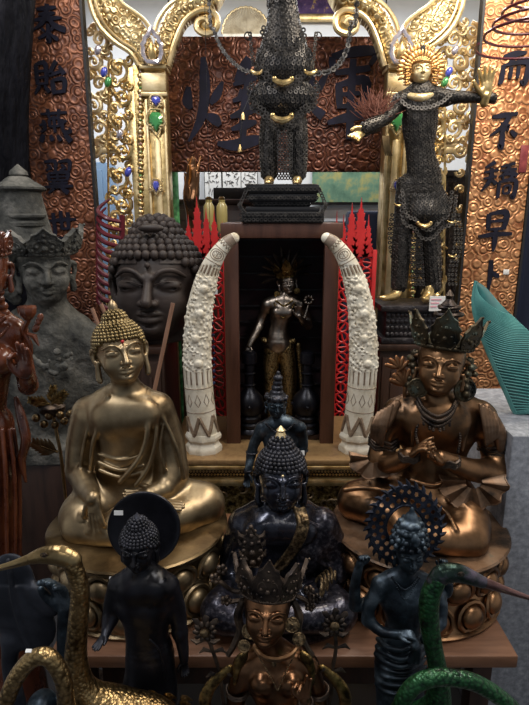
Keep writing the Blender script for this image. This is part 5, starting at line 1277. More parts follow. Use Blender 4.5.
m.tube([f(300, 429, 2), f(303, 446, 4), f(298, 462, -2)], [6.4*s, 5.2*s, 4.6*s], .008, sm=3); m.tube([f(298, 462, -2), f(290, 470, -10), f(284, 474, -12)], [4.6*s, 4*s, 2.8*s], .006, sm=3)
m.tube([f(272, 480), f(271, 505), f(272, 522)], [12*s, 10*s, 9*s], .01); m.tube([f(289, 480), f(290, 505), f(289, 522)], [12*s, 10*s, 9*s], .01)
V, Q = m.nets(); V[:, 2] = np.maximum(V[:, 2], zp+.0006); link_mesh('figure', V, Q, M_bluestat, sd)
u = h.u; m = Clay(.0018)
m.ell(h(0, .15, .5), (1.05*u, 1.1*u, .85*u)); 
for z, r_ in ((1.25, .72), (1.75, .60), (2.25, .48), (2.8, .50)): m.ell(h(0, .15, z), (r_*u, r_*u, .38*u), k=.004)
m.ell(h(0, .15, 3.25), (.22*u, .22*u, .3*u), k=.002)
for i in range(10): a = 2*PI*i/10; m.ell(h(1.05*math.cos(a), .15+1.05*math.sin(a), .75), .25*u, k=.003)
m.build('piled_hair', M_blackhead, sd)
mb = MB(); chain_beads(mb, [f(266, 424, -7), f(280, 434, -12), f(294, 424, -7)], 1.2*s, 20); mb.build('necklace', M_blackhead, sd)
for p, r_ in ((f(252, 452, 2), 5.6), (f(248, 470, -7), 3.8), (f(302, 450, 3), 5.8)): MB().tube([p+Vector((math.cos(a), math.sin(a), 0))*r_*s for a in np.linspace(0, 2*PI, 15)[:-1]], .9*s, 5, closed=True).build('bracelet', M_blackhead, sd)
sticker(sd, f(302, 453, -4), 5*s, 5*s, M_tag)

# ================================================================ black standing Buddha with disc halo
YB = .97; f = Fig(YB, 145, 600); s = f.s; zb = .20
sb = thing('haloed_buddha', 'matt black standing Buddha with plain round halo in front of the brass Buddha', 'statue', (f(147, 650).x, YB, zb))
m = Clay(.0017)
h = head(m, f(139, 545, -4), 17*s, yaw=-2, pitch=4, neck=f(143, 570, 3), ears=.9)
m.tube([f(120, 584, 3), f(144, 575, 4), f(167, 584, 3)], [10*s, 14*s, 10*s], .015, sm=4)
m.ell(f(144, 600, 3), (29*s, 17*s, 26*s), k=.02); m.tube([f(145, 605, 3), f(147, 635, 3), f(150, 655, 3), f(150, 690, 2)], [24*s, 21*s, 24*s, 25*s], .02, sm=4, sq=(1.05, .8, 1))
m.ell(f(132, 590, -8), (13*s, 8*s, 11*s), k=.02); m.ell(f(156, 590, -8), (13*s, 8*s, 11*s), k=.02)
m.tube([f(118, 586, 3), f(112, 604, 4), f(110, 620, 0)], [10*s, 8.4*s, 7.4*s], .01, sm=3); m.tube([f(110, 620, 0), f(107, 630, -8), f(105, 636, -14)], [7*s, 5.5*s, 4.2*s], .008, sm=3)
hand(m, f(105, 634, -13), (-.35, -.8, -.35), (-.1, -.3, 1), 18*s, thumb=-1, curl=(.12, .1, .1, .1), spread=.14, fr=.08)
m.tube([f(169, 586, 3), f(177, 608, 5), f(180, 632, 3)], [10*s, 8.6*s, 7.6*s], .01, sm=3); m.tube([f(180, 632, 3), f(183, 648, 0), f(184, 660, -2)], [7.4*s, 6*s, 4.6*s], .008, sm=3)
hand(m, f(184, 660, -2), (.05, -.1, -1), (.3, -1, 0), 18*s, thumb=1, fr=.08)
xb = f(150, 690, 2); m.tube([xb, Vector((xb.x, YB, .40)), Vector((xb.x, YB, zb+.06))], [25*s, 26*s, 28*s], .02, sm=3, sq=(1, .75, 1))
for e in (-1, 1): m.ell((xb.x+e*.025, YB-.04, zb+.012), (.02, .05, .014), k=.004)
m.tube([f(166, 578, -6), f(158, 592, -12), f(150, 606, -15)], 1.1*s, .003, sm=4)
m.tube([f(150, 640, -16), f(160, 652, -15), f(166, 680, -14)], 1.3*s, .004, sm=4)
V, Q = m.nets(); V[:, 2] = np.maximum(V[:, 2], zb+.0006); link_mesh('figure', V, Q, M_blackstat, sb)
curls('curled_hair', h, M_blackhead, sb, r=.11, bun_r=.58, bun_z=1.15, hair_z=.45)
MB().lathe(h(0, .12, 1.55), [(.2*h.u, 0), (.26*h.u, .12*h.u), (.14*h.u, .34*h.u), (.02*h.u, .5*h.u)], 12, M=h.M).build('finial', M_blackhead, sb)
c = f(144, 528, 22); n_ = Vector((0, -1, .25)).normalized(); M_ = Matrix((Vector((1, 0, 0)), n_.cross(Vector((1, 0, 0))), n_)).transposed()
mb = MB(); mb.lathe(c, [(36*s, -.004), (37*s, 0), (36*s, .004), (33*s, .004), (31*s, .002), (12*s, .0015), (.5*s, .0015)], 56, M=M_)
hl = mb.build('halo', M_blackstat, sb)
MB().tube([c+Vector((0, .004, 0)), f(144, 560, 24), f(145, 585, 16)], 3*s, 8).build('halo_strut', M_blackstat, sb)
sticker(sb, c+M_@Vector((-25*s, 16*s, .0052)), 9*s, 4.5*s, M_tag, nrm=n_)

# ================================================================ small four-armed deity with pierced halo
YB = .98; f = Fig(YB, 405, 600); s = f.s
sd = thing('haloed_deity', 'blue-black four-armed deity with pierced flaming halo in front of the bodhisattva', 'statue', (f(402, 650).x, YB, zb))
m = Clay(.0017)
h = head(m, f(409, 552, -3), 13.5*s, yaw=4, pitch=2, neck=f(406, 573, 3), ears=.7)
m.tube([f(380, 584, 3), f(405, 577, 4), f(431, 585, 3)], [8.5*s, 11.5*s, 8.5*s], .014, sm=4)
m.ell(f(405, 598, 3), (24*s, 14*s, 20*s), k=.02); m.tube([f(405, 600, 3), f(403, 625, 3), f(400, 645, 3)], [20*s, 17*s, 20*s], .02, sm=4, sq=(1.05, .8, 1))
m.tube([f(380, 586, 3), f(369, 603, 6), f(356, 605, 5)], [7.5*s, 7*s, 6*s], .008, sm=3); m.tube([f(355, 605, 5), f(355, 585, 0), f(360, 563, -4)], [6.4*s, 5.2*s, 3.8*s], .008, sm=3)
hand(m, f(360, 565, -4), (.15, -.1, 1), (.2, -1, 0), 18*s, thumb=1, curl=(.5, .6, .7, .7), spread=.16, fr=.085)
m.tube([f(380, 588, 0), f(370, 605, -3), f(368, 620, -5)], [7.5*s, 6.4*s, 6*s], .008, sm=3); m.tube([f(368, 620, -5), f(382, 632, -14), f(399, 634, -20)], [6*s, 5*s, 3.8*s], .008, sm=3)
hand(m, f(398, 634, -20), (1, -.3, .25), (0, .4, -1), 19*s, thumb=-1, curl=(.3, .5, .5, .5), spread=.12, fr=.085)
m.tube([f(431, 587, 3), f(441, 604, 3), f(440, 622, -3)], [7.5*s, 6.6*s, 6*s], .008, sm=3); m.tube([f(440, 622, -3), f(432, 634, -12), f(424, 640, -14)], [6*s, 5*s, 4*s], .008, sm=3)
m.tube([f(431, 586, 6), f(446, 592, 10), f(447, 578, 6), f(443, 566, 4)], [6.5*s, 6*s, 5*s, 3.8*s], .008, sm=3)
hand(m, f(443, 568, 4), (-.1, -.1, 1), (-.2, -1, 0), 17*s, thumb=-1, curl=(.5, .6, .7, .7), fr=.085)
m.build('figure', M_bluestat, sd)
m = Clay(.0018); xb = f(400, 700, 2)
m.tube([f(402, 640, 3), f(399, 655, 3), f(399, 680, 3), xb, Vector((xb.x, YB, .38)), Vector((xb.x, YB, zb+.05))], [21*s, 25*s, 25*s, 25*s, 25*s, 30*s], .02, sm=3, sq=(1, .8, 1))
for i in range(7):
    y = 640+7.5*i; w_ = 23+min(i, 2)
    m.tube([f(401-w_, y-1, 2), f(401-w_*.6, y+7, -13), f(402, y+10+2*math.sin(i), -19), f(401+w_*.6, y+5, -14), f(401+w_, y-4, 2)], (2.6 if i < 3 else 1.5)*s, .004, sm=4)
for e in (0, 1, 2): m.tube([f(412, 636, -21), f(415+2*e, 648, -23), f(410+4*e, 662, -22)], 2.4*s, .003, sm=3)
m.ell(f(414, 645, -23), 4.5*s, k=.004)
V, Q = m.nets(); V[:, 2] = np.maximum(V[:, 2], zb+.0006); link_mesh('skirt', V, Q, M_bluestat, sd)
u = h.u; m = Clay(.0017)
m.ell(h(0, .15, .55), (1.12*u, 1.12*u, .75*u))
for z, r_ in ((1.15, 1.15), (1.75, 1.0), (2.3, .75), (2.75, .45), (3.15, .2)): m.ell(h(0, .12, z), (r_*u, r_*u, .42*u), k=.005)
for z, n, r_ in ((.8, 14, 1.22), (1.3, 12, 1.15), (1.85, 10, .98), (2.35, 8, .72)):
    for i in range(n): a = 2*PI*(i+.5*(z > 1.5))/n; m.ell(h(r_*math.cos(a), .12+r_*math.sin(a), z), .22*u, k=.003)
m.ell(h(0, -1.0, 1.6), (.35*u, .2*u, .35*u), k=.002)
m.build('crowned_hair', M_bluestat, sd)
mb = MB(); c = f(405, 527, 16); n_ = Vector((0, -1, .2)).normalized(); ex = Vector((1, 0, 0)); ey = n_.cross(ex)
def hp(a, r_): k = 1+.10*max(0, math.sin(a))**6; return c+ex*(math.cos(a)*36*s*r_)+ey*(math.sin(a)*36*s*r_*1.05*k)
# a flat ring pierced by two rows of round holes, with flame points round its edge
NA, NR = 312, 22; holes = [(2*PI*(i+.5)/22, .665, .066) for i in range(22)]+[(2*PI*i/26, .865, .062) for i in range(26)]
def open_at(a, r_): return any(((a-h_[0]+PI) % (2*PI)-PI)**2*r_*r_+(r_-h_[1])**2 < h_[2]**2 for h_ in holes)
keepf = set((i, j) for i in range(NA) for j in range(NR) if not open_at(2*PI*(i+.5)/NA, .53+.47*(j+.5)/NR))
V = []
for off in (-.0022, .0022):
    for i in range(NA):
        for j in range(NR+1): V.append(hp(2*PI*i/NA, .53+.47*j/NR)-n_*off)
W = NR+1; K0 = NA*W; F = []
vi = lambda i, j, b_: (i % NA)*W+j+K0*b_
for (i, j) in keepf:
    F.append((vi(i, j, 0), vi(i+1, j, 0), vi(i+1, j+1, 0), vi(i, j+1, 0))); F.append((vi(i, j, 1), vi(i, j+1, 1), vi(i+1, j+1, 1), vi(i+1, j, 1)))
    for (di, dj, p0, p1) in ((1, 0, (i+1, j), (i+1, j+1)), (-1, 0, (i, j), (i, j+1)), (0, 1, (i, j+1), (i+1, j+1)), (0, -1, (i, j), (i+1, j))):
        if ((i+di) % NA, j+dj) not in keepf: F.append((vi(*p0, 0), vi(*p1, 0), vi(*p1, 1), vi(*p0, 1)))
mb.add(V, F)
for rr, t_ in ((.53, 1.5), (.765, .9), (1.0, 1.5)): mb.tube([hp(a, rr) for a in np.linspace(0, 2*PI, 73)[:-1]], t_*s, 6, closed=True)
for i in range(30):
    a = 2*PI*i/30; mb.tube([hp(a, .98), hp(a+.04, 1.08), hp(a+.10, 1.17)], [2.6*s, 1.9*s, .2*s], 6)
mb.build('flaming_halo', M_halo, sd, sharp=30)
MB().tube([hp(-PI/2, .56), f(405, 575, 14), f(405, 590, 10)], 2.6*s, 8).build('halo_strut', M_halo, sd)
mb = MB(); chain_beads(mb, [f(392, 577, -5), f(405, 590, -12), f(419, 578, -5)], 1.3*s, 22); chain_beads(mb, [f(394, 580, -6), f(405, 599, -12), f(418, 581, -6)], .9*s, 26)
mb.build('necklace', M_bluestat, sd)

# ================================================================ crowned goddess at the front
YT = .80; f = Fig(YT, 270, 640); s = f.s
gd = thing('crowned_goddess', 'brown bronze crowned goddess with big round earrings at the front centre, one hand raised', 'statue', (f(277, 700).x, YT+.01, .42))
m = Clay(.0016)
h = head(m, f(267, 609, -4), 23*s, yaw=-4, pitch=-16, roll=3, neck=f(274, 650, 5), ears=0, neck_r=.5)
m.tube([f(246, 664, 4), f(276, 656, 6), f(306, 664, 4)], [11*s, 14*s, 11*s], .02, sm=4)
m.ell(f(276, 676, 4), (32*s, 19*s, 24*s), k=.02)
for q in (-1, 1): m.ell(f(276+13.5*q, 683, -11), (12.5*s, 11*s, 11.5*s), k=.008)
m.tube([f(276, 685, 5), f(277, 720, 6), f(277, 745, 6)], [26*s, 20*s, 26*s], .02, sm=4, sq=(1, .8, 1))
m.tube([f(244, 667, 4), f(236, 695, 6), f(238, 722, 0)], [11.5*s, 10*s, 9*s], .01, sm=3); m.tube([f(238, 722, 0), f(248, 740, -20), f(258, 748, -34)], [9*s, 7.5*s, 5*s], .01, sm=3)
hand(m, f(257, 747, -33), (.3, -.8, -.3), (-.2, .3, 1), 26*s, thumb=-1)
m.tube([f(308, 667, 4), f(317, 695, 6), f(318, 722, 0)], [11.5*s, 10*s, 9*s], .01, sm=3); m.tube([f(318, 722, 0), f(311, 710, -20), f(304, 698, -38)], [9*s, 7.5*s, 5*s], .01, sm=3)
hand(m, f(304, 698, -39), (-.02, -.12, 1), (-.25, -1, 0), 32*s, thumb=-1, curl=(.55, .6, .05, .03), spread=.16, tcurl=.5)
m.box(f(277, 770, 0), (62*s, 40*s, 14*s), 10*s, k=.03)
for e in (-1, 1): m.tube([f(277+e*20, 752, 0), f(277+e*52, 768, -14), f(277+e*10, 780, -34)], [18*s, 16*s, 11*s], .02, sm=4)
m.build('figure', M_bronze2, gd)
c = f(277, 780, 0); zl = m and min(.54, f(277, 780, 0).z)
lotus_seat(gd, (c.x, YT+.01), .125, .095, .4205, zl, M_bronze2, 16)
hs = MB(); u = h.u
hs.ball(h(0, .18, .42), (1.06*u, 1.1*u, .98*u), h.M, 24, 16)
Vv = [h.M.transposed() @ (Vector(v)-h.c)/u for v in hs.V]; hs.F = [F_ for F_ in hs.F if (lambda cc: cc.z > .60 or cc.y > .25)(sum((Vv[i] for i in F_), Vector())/len(F_))]
hs.build('hair_cap', M_darkcrown, gd)
crown(gd, h, M_darkcrown, zb=.70, rx=1.12, ry=1.12, leaves=((-84, .5, 1.5), (-44, .52, 1.6), (0, .6, 1.8), (44, .52, 1.6), (84, .5, 1.5)), lean=.28, th=.14)
mb = MB(); o = f(253, 566, 6); up = (f(251, 526, 10)-o); ht = up.length; up.normalize(); tx = Vector((1, 0, 0)); nn = tx.cross(up); nn = nn if nn.y < 0 else -nn
L = leaf_outline(9.5*s, ht*.96); mb.prism(L, o, tx, up, nn, 3*s, 2*s); mb.tube([o+tx*x+up*y+nn*1.5*s for x, y in L], 1.3*s, 5, closed=True)
for (bx, by, br) in ((0, .12, 4.2), (-6, .2, 3), (6, .2, 3), (0, .36, 4.4), (-8, .42, 2.8), (8, .42, 2.8), (0, .58, 3.4), (-6.5, .62, 2.6), (6.5, .62, 2.6), (0, .78, 3.0), (-9, .28, 2.2), (9, .28, 2.2), (0, 1.0, 2.8), (-4, .9, 2.0), (4, .9, 2.0)):
    mb.ball(o+tx*bx*s+up*by*ht+nn*2.4*s, br*s*.85, None, 8, 6)
for e in (-1, 1):
    for k in (.25, .5, .72): mb.tube([o+tx*e*6*s+up*k*ht+nn*s, o+tx*e*12*s+up*(k+.05)*ht, o+tx*e*13*s+up*(k+.16)*ht], [2*s, 2.2*s, .5*s], 6)
mb.build('topknot_ornament', M_darkcrown, gd)
mbl_, mbr_ = MB(), MB()
for (x, y) in ((215, 578), (222, 569), (310, 606), (316, 598), (226, 600), (309, 590)):
    for a in range(5): d = Vector((math.cos(a*1.26), -.2, math.sin(a*1.26))); (mbl_ if x < 267 else mbr_).ball(f(x, y, 4)+d*3.4*s, 2.6*s, None, 7, 5)
for e, P in ((-1, [f(240, 592, 4), f(231, 590, 4), f(222, 583, 4), f(214, 578, 4)]), (1, [f(296, 596, 4), f(305, 600, 4), f(311, 606, 4), f(309, 590, 4)]), (-1, [f(240, 600, 6), f(230, 602, 5), f(226, 600, 4)])): (mbl_ if e < 0 else mbr_).tube([Vector(p) for p in smooth_path(P, 4)], 2.2*s, 6)
for e, P in ((-1, [f(243, 600, 2), f(238, 615, 4), f(240, 630, 4), f(234, 645, 3), f(228, 655, 3)]), (1, [f(293, 600, 4), f(299, 615, 4), f(298, 630, 4), f(305, 645, 3), f(312, 655, 3)])): (mbl_ if e < 0 else mbr_).tube([Vector(p) for p in smooth_path(P, 5)], [3*s, 4.5*s, 4*s, 3.5*s, 3*s], 8)
mbl_.build('crown_ribbon', M_darkcrown, gd); mbr_.build('crown_ribbon', M_darkcrown, gd)
for (x, y, r_) in ((250, 631, 7), (292, 625, 6.6)): disc_earring(gd, f(x, y, -14), r_*s, M_trim, Vector((0, -1, .35)))
for (x, y, r_) in ((244, 646, 5.5), (299, 639, 5.8)): disc_earring(gd, f(x, y, -10), r_*s, M_trim, Vector((0, -1, .35)))
for e, X0 in ((-1, 240), (1, 308)):
    m = Clay(.0016)
    for i in range(4): m.tube([f(X0-e*6, 652+2*i, -5), f(X0+e*2, 658+4*i, -8), f(X0+e*5, 668+5*i, -6)], 2.2*s, .003, sm=3)
    m.build('shoulder_scarf', M_gilt, gd)
mb = MB()
mb.tube([Vector(p) for p in smooth_path([f(254, 645, -8), f(262, 655, -16), f(275, 659, -19), f(290, 655, -16), f(298, 645, -8)], 6)], 3.0*s, 8)
mb.build('neck_ring', M_bronze, gd)
mb = MB(); chain_beads(mb, [f(258, 656, -12), f(268, 672, -20), f(277, 690, -21)], .8*s, 22); chain_beads(mb, [f(294, 656, -12), f(286, 672, -20), f(278, 690, -21)], .8*s, 22); mb.ball(f(274, 664, -20), (2.6*s, 1.6*s, 3.8*s), None, 8, 6)
mb.build('pendant_necklace', M_trim, gd)
for c_, r_ in ((f(238, 690, 5), 12), (f(317, 690, 5), 12), (f(306, 702, -34), 6.4)):
    mb = MB()
    for e in (-1, 0, 1): mb.tube([c_+Vector((math.cos(a), math.sin(a), .14*e))*r_*s for a in np.linspace(0, 2*PI, 19)[:-1]], 1.2*s, 6, closed=True)
    mb.build('bracelet', M_darkcrown, gd)
def side_lotus(px, py, stem):
    mb = MB(); o = f(px, py, 2)
    for i in range(10):
        a = 2*PI*i/10; d = Vector((math.cos(a), -.15, math.sin(a))); mb.ball(o+d*8.5*s, (4.2*s, 2.2*s, 2.6*s), Matrix.Rotation(-a, 3, 'Y'), 8, 6)
    for i in range(3): a = R(50+40*i); d = Vector((math.cos(a), 0, math.sin(a))); mb.tube([o+d*8*s, o+d*16*s+Vector((1.5*s, 0, 0)), o+d*19*s], [3*s, 3.4*s, .5*s], 6, flat=((0, 1, 0), .5))
    for e in (-1, 1): mb.tube([o+Vector((0, 0, -10*s)), o+Vector((e*9*s, 0, -13*s)), o+Vector((e*15*s, 0, -10*s))], [1.6*s, 2.8*s, .6*s], 6)
    P = [o]+[f(*p) for p in stem]; mb.tube([Vector(p) for p in smooth_path(P, 5)], 2.0*s, 7)
    for k in (1, 2): 
        if k < len(P): 
            for e in (-1, 1): mb.tube([P[k], P[k]+Vector((e*9*s, -.003, 5*s)), P[k]+Vector((e*14*s, -.003, 0))], [1.4*s, 3*s, .5*s], 6, flat=((0, 1, 0), .5))
    o_ = mb.build('side_lotus', M_darkcrown, gd); b_ = MB(); b_.ball(o+Vector((0, -3*s, 0)), (5.2*s, 3.2*s, 5.2*s), None, 12, 8); b_.build('flower_centre', M_trim, o_)
side_lotus(205, 631, [(213, 652, 2), (220, 676, 2), (224, 705, 3), (236, 735, 4), (247, 752, -10)]); side_lotus(334, 624, [(336, 648, 2), (332, 672, 2), (330, 700, 3), (322, 735, 4), (308, 756, -12)])
for e, P in ((-1, [f(230, 668, 2), f(214, 682, 0), f(205, 700, -2), (f(212, 722, -2)), f(232, 735, 0)]), (1, [f(322, 668, 2), f(336, 680, 0), f(345, 697, -2), f(341, 720, -2), f(322, 735, 0)])):
    m = Clay(.0016); m.tube(P, [4*s, 6*s, 6.5*s, 5*s, 4*s], .004, sm=4, sq=(1, .6, 1)); m.build('looped_scarf', M_gilt, gd)
stl = thing('small_stool', 'small black stool under the crowned goddess at the front', 'stool', (f(277, 700).x, YT+.01, 0))
sx = f(277, 700).x
MB().bbox((sx-.14, YT-.10, .395), (sx+.14, YT+.053, .42), .004).build('seat', M_dark, stl)
for ax_ in (-.115, .115):
    for ay_ in (-.08, .033): MB().bbox((sx+ax_-.012, YT+ay_-.012, 0), (sx+ax_+.012, YT+ay_+.012, .395), .003).build('leg', M_dark, stl)
# ================================================================ figures clothed in old coins
from mathutils.bvhtree import BVHTree
def washer(mb, c, n, r, sq=True):
    n = n.normalized(); x = Vector((0, 0, 1)).cross(n); x = x.normalized() if x.length > .1 else Vector((1, 0, 0)); y = n.cross(x); V = []; F = []; K = 9
    for rr, o in ((1.0, 0.0), (.93, .16), (.45, .14), (.36, 0.0)):
        for i in range(K): a = 2*PI*i/K; V.append(c+(x*math.cos(a)+y*math.sin(a))*r*rr+n*r*o)
    for j in range(3):
        for i in range(K): F.append((j*K+i, j*K+(i+1) % K, (j+1)*K+(i+1) % K, (j+1)*K+i))
    mb.add(V, F)
def coin_cover(V, Q, mb, r, cx, cy, z0, z1, a0=-PI*1.02, a1=PI*.02, dense=1.0):
    tree = BVHTree.FromPolygons([tuple(v) for v in V], [tuple(q) for q in Q]); z = z0; row = 0
    while z < z1:
        n = 0; C_ = Vector((cx(z) if callable(cx) else cx, cy, z)); last = None
        for a in np.arange(a0+(row % 2)*.02, a1, .035):
            d = Vector((math.cos(a), math.sin(a), 0)); hit = tree.ray_cast(C_+d*1.0, -d, 1.0)
            if hit[0] is None: last = None; continue
            if last is None or (hit[0]-last).length > r*1.98*dense:
                nn = hit[1] if hit[1].dot(d) > 0 else -hit[1]; washer(mb, hit[0]+nn*r*.10, (nn+d*.3), r); last = hit[0]
        z += r*1.72*dense; row += 1
def clip(parent, c, w, name='gilt_clip'):
    mb = MB(); c = Vector(c); mb.tube([c+Vector((-w, .0, w*.25)), c+Vector((-w*.5, -.006, -w*.05)), c+Vector((0, -.01, -w*.2)), c+Vector((w*.5, -.006, -w*.05)), c+Vector((w, 0, w*.25))], [w*.22, w*.30, w*.34, w*.30, w*.22], 8)
    mb.ball(c+Vector((-w*.9, -.003, w*.3)), w*.26, None, 8, 5); mb.ball(c+Vector((w*.9, -.003, w*.3)), w*.26, None, 8, 5); return mb.build(name, M_gold, parent)
def strand(name, label, P, r, parent=None):
    mb = MB(); Q = [Vector(p) for p in smooth_path(P, 30)]; d = 0
    for i in range(1, len(Q)):
        d += (Q[i]-Q[i-1]).length
        if d > r*1.5: washer(mb, Q[i], Vector((.35 if len(mb.V) % 72 else -.35, -1, .15)), r); d = 0
    mb.tube(Q[::6]+[Q[-1]], r*.3, 5)
    o = mb.build(name, M_coin, parent)
    if parent is None: tag(o, label, 'chain')
    return o
# ---- the tall figure on top of the shrine
f = Fig(2.17, 283, 110); s = f.s
c = f(282, 200); pb = ZS
cp = thing('coin_pedestal', 'stepped black coin-covered pedestal on the shrine top', 'pedestal', (c.x, 2.17, pb))
hpx = lambda y: at(283, y, 2.17).z
mb = MB(); mc = MB(); zt_ = hpx(186)
for (w_, d_, a_, b_) in ((41, .115, pb+.0005, pb+.04), (37, .10, pb+.04, pb+.058), (28, .08, pb+.058, zt_-.06), (34, .10, zt_-.06, zt_-.03), (36, .105, zt_-.03, zt_)):
    mb.bbox((c.x-w_*s, 2.17-d_, a_), (c.x+w_*s, 2.17+d_, b_), .006)
mb.build('core', M_coindark, cp)
for (w_, d_, z_, rr) in ((41, .119, pb+.012, 2.1), (41.5, .119, pb+.030, 2.1), (28.5, .083, pb+.07, 2.1), (28.5, .083, pb+.088, 2.1), (34.5, .104, zt_-.046, 2.1), (36.5, .109, zt_-.016, 2.1)):
    r = rr*s; x = c.x-w_*s
    while x < c.x+w_*s: washer(mc, Vector((x, 2.17-d_, z_)), Vector((0, -1, .05)), r); x += r*1.9
x = c.x-36*s
while x < c.x+36*s:
    y = 2.17-.10
    while y < 2.17+.09: washer(mc, Vector((x, y, zt_+.001)), Vector((0, -.05, 1)), 2.1*s); y += 4*s
    x += 4*s
for e in (-1, 1):
    for k in range(6): washer(mc, Vector((c.x+e*(36+1.2*k)*s, 2.17-.108, zt_-.02-k*2.6*s)), Vector((e*.3, -1, .1)), 2.1*s); washer(mc, Vector((c.x+e*(38+1.0*k)*s, 2.17-.119, pb+.035+k*1.6*s)), Vector((e*.3, -1, .1)), 2.1*s)
mc.build('coin_facing', M_coin, cp)['kind'] = 'stuff'
cf = thing('coin_armour_figure', 'tall figure in black coin armour with gilt clips standing on the shrine roof', 'statue', (c.x, 2.17, zt_+.004))
m = Clay(.005)
m.tube([f(273, 95), f(269, 140, -3), f(269, 174, -4)], [10*s, 9.5*s, 8*s], .01, sm=2); m.tube([f(295, 95), f(298, 140, -3), f(298, 174, -4)], [10*s, 9.5*s, 8*s], .01, sm=2)
m.tube([f(283, -150), f(283, -60), f(282, 0), f(284, 40), f(283, 80)], [10*s, 24*s, 14*s, 19*s, 20*s], .02, sm=4, sq=(1, .8, 1))
m.tube([f(255, -115), f(283, -125), f(311, -115)], [9*s, 12*s, 9*s], .02, sm=3)
m.tube([f(255, -115), f(244, -70, -10), f(262, -45, -40)], [9*s, 8*s, 6*s], .01, sm=3); m.tube([f(311, -115), f(322, -70, -10), f(304, -45, -40)], [9*s, 8*s, 6*s], .01, sm=3)
V1, Q1 = m.nets(); link_mesh('body', V1, Q1, M_coinbody, cf)
m = Clay(.005)
m.tube([f(284, 8), f(284, 30), f(284, 52), f(284, 70), f(284, 80)], [13*s, 17*s, 24*s, 29*s, 20*s], .004, sm=3, sq=(1, .72, .55)); V2, Q2 = m.nets(); link_mesh('upper_tunic', V2, Q2, M_coindark, cf)
m = Clay(.005)
m.tube([f(283, 84), f(283, 98), f(283, 106)], [24*s, 33*s, 27*s], .004, sm=3, sq=(1, .6, .45)); m.tube([f(283, 104), f(283, 122)], [19*s, 8*s], .01); V3, Q3 = m.nets(); link_mesh('lower_tunic', V3, Q3, M_coindark, cf)
mb = MB(); r = 2.3*s
coin_cover(V2, Q2, mb, r, c.x, 2.17, hpx(86), hpx(4)); coin_cover(V3, Q3, mb, r, c.x, 2.17, hpx(130), hpx(84))
for lx in (269.5, 297.5): coin_cover(V1, Q1, mb, r, f(lx, 150).x, 2.165, hpx(176), hpx(122))
coin_cover(V1, Q1, mb, r*1.1, c.x, 2.17, hpx(4), hpx(-110))
for (P, ) in (([(258, 54), (262, 72), (272, 84), (284, 90), (296, 84), (306, 72), (311, 54)],), ([(249, 88), (252, 108), (262, 114), (270, 124), (283, 131), (296, 124), (304, 113), (314, 106), (319, 84)],), ([(262, 32), (270, 48), (284, 54), (298, 48), (306, 32)],)):
    for P_ in (P, [(x*.93+283*.07, y-4.5) for x, y in P]):
        Q = [Vector(p) for p in smooth_path([f(x, y, -20+.02*(x-283)**2*.6) for x, y in P_], 24)]; d = 9
        for i in range(1, len(Q)):
            d += (Q[i]-Q[i-1]).length
            if d > r*1.8: washer(mb, Q[i], Vector((0, -1, .1)), r*1.1); d = 0
for i in range(11):
    for j in range(5): washer(mb, f(279+3.0*j, 134+4.4*i, -19-.3*i), Vector((.1*(j-2), -1, 0)), r*.95)
for e in (-1, 1):                # curled strands at the sides
    for k in range(7): washer(mb, f(283+e*(33-k*.5), 34+5*k, -3), Vector((e*.6, -1, 0)), r)
    for k in range(3): mb.tube([f(283+e*35, 36, 0)+Vector((math.cos(a), 0, math.sin(a)))*3.4*s for a in np.linspace(0, 2*PI, 12)[:-1]], .7*s, 5, closed=True)
mb.build('coin_armour', M_coin, cf)['kind'] = 'stuff'
clip(cf, f(283, 82, -27), 9*s); clip(cf, f(282, 119, -27), 10*s); clip(cf, f(257, 73, -14), 5.5*s); clip(cf, f(310, 73, -14), 6*s)
for px in (269, 297):
    g = Clay(.003); g.ell(f(px, 180, -6), (5*s, 11*s, 4.5*s)); g.tube([f(px, 181, -8), f(px-1, 183, -20)], [4*s, 3*s], .006); g.tube([f(px, 182, -4), f(px, 166, -5)], [4.5*s, 3.2*s], .01)
    V, Q = g.nets(); V[:, 2] = np.maximum(V[:, 2], zt_+.005); link_mesh('gilt_foot', V, Q, M_gold, cf)
g = Clay(.0035); hh = head(g, f(283, -158), 16*s, neck=f(283, -128)); g.build('head', M_gold, cf); crown(cf, hh, M_gold)
for px, py in ((243, 116), (240, 148)):
    b = MB().lathe(f(px, py+4, -22), [(2.4*s, 0), (2.2*s, 2*s), (1.4*s, 5*s), (.5*s, 7*s)], 12); b = b.build('gilt_bell', M_gold, cf)
mb = MB(); mb.tube([f(256, 80, -16), f(249, 98, -20), f(243, 112, -22), f(240, 144, -22)], .5*s, 5); mb.build('bell_cord', M_iron, cf)
ch = strand('coin_strand', 'left string of black coins hanging from above to the coin armour figure', [Vector((at(206, -20, 2.25).x, 2.25, 3.0)), at(209, 0, 2.2), at(214, 30, 2.18), at(224, 52, 2.16), at(240, 68, 2.13), at(256, 74, 2.115)], 2.3*s)
ch['group'] = 'coin strings from the ceiling'
ch = strand('coin_strand', 'right string of black coins hanging from above to the coin armour figure', [Vector((at(356, -30, 2.25).x, 2.25, 3.0)), at(357, 0, 2.2), at(351, 25, 2.17), at(346, 52, 2.16), at(332, 70, 2.13), at(311, 74, 2.115)], 3.0*s)
ch['group'] = 'coin strings from the ceiling'

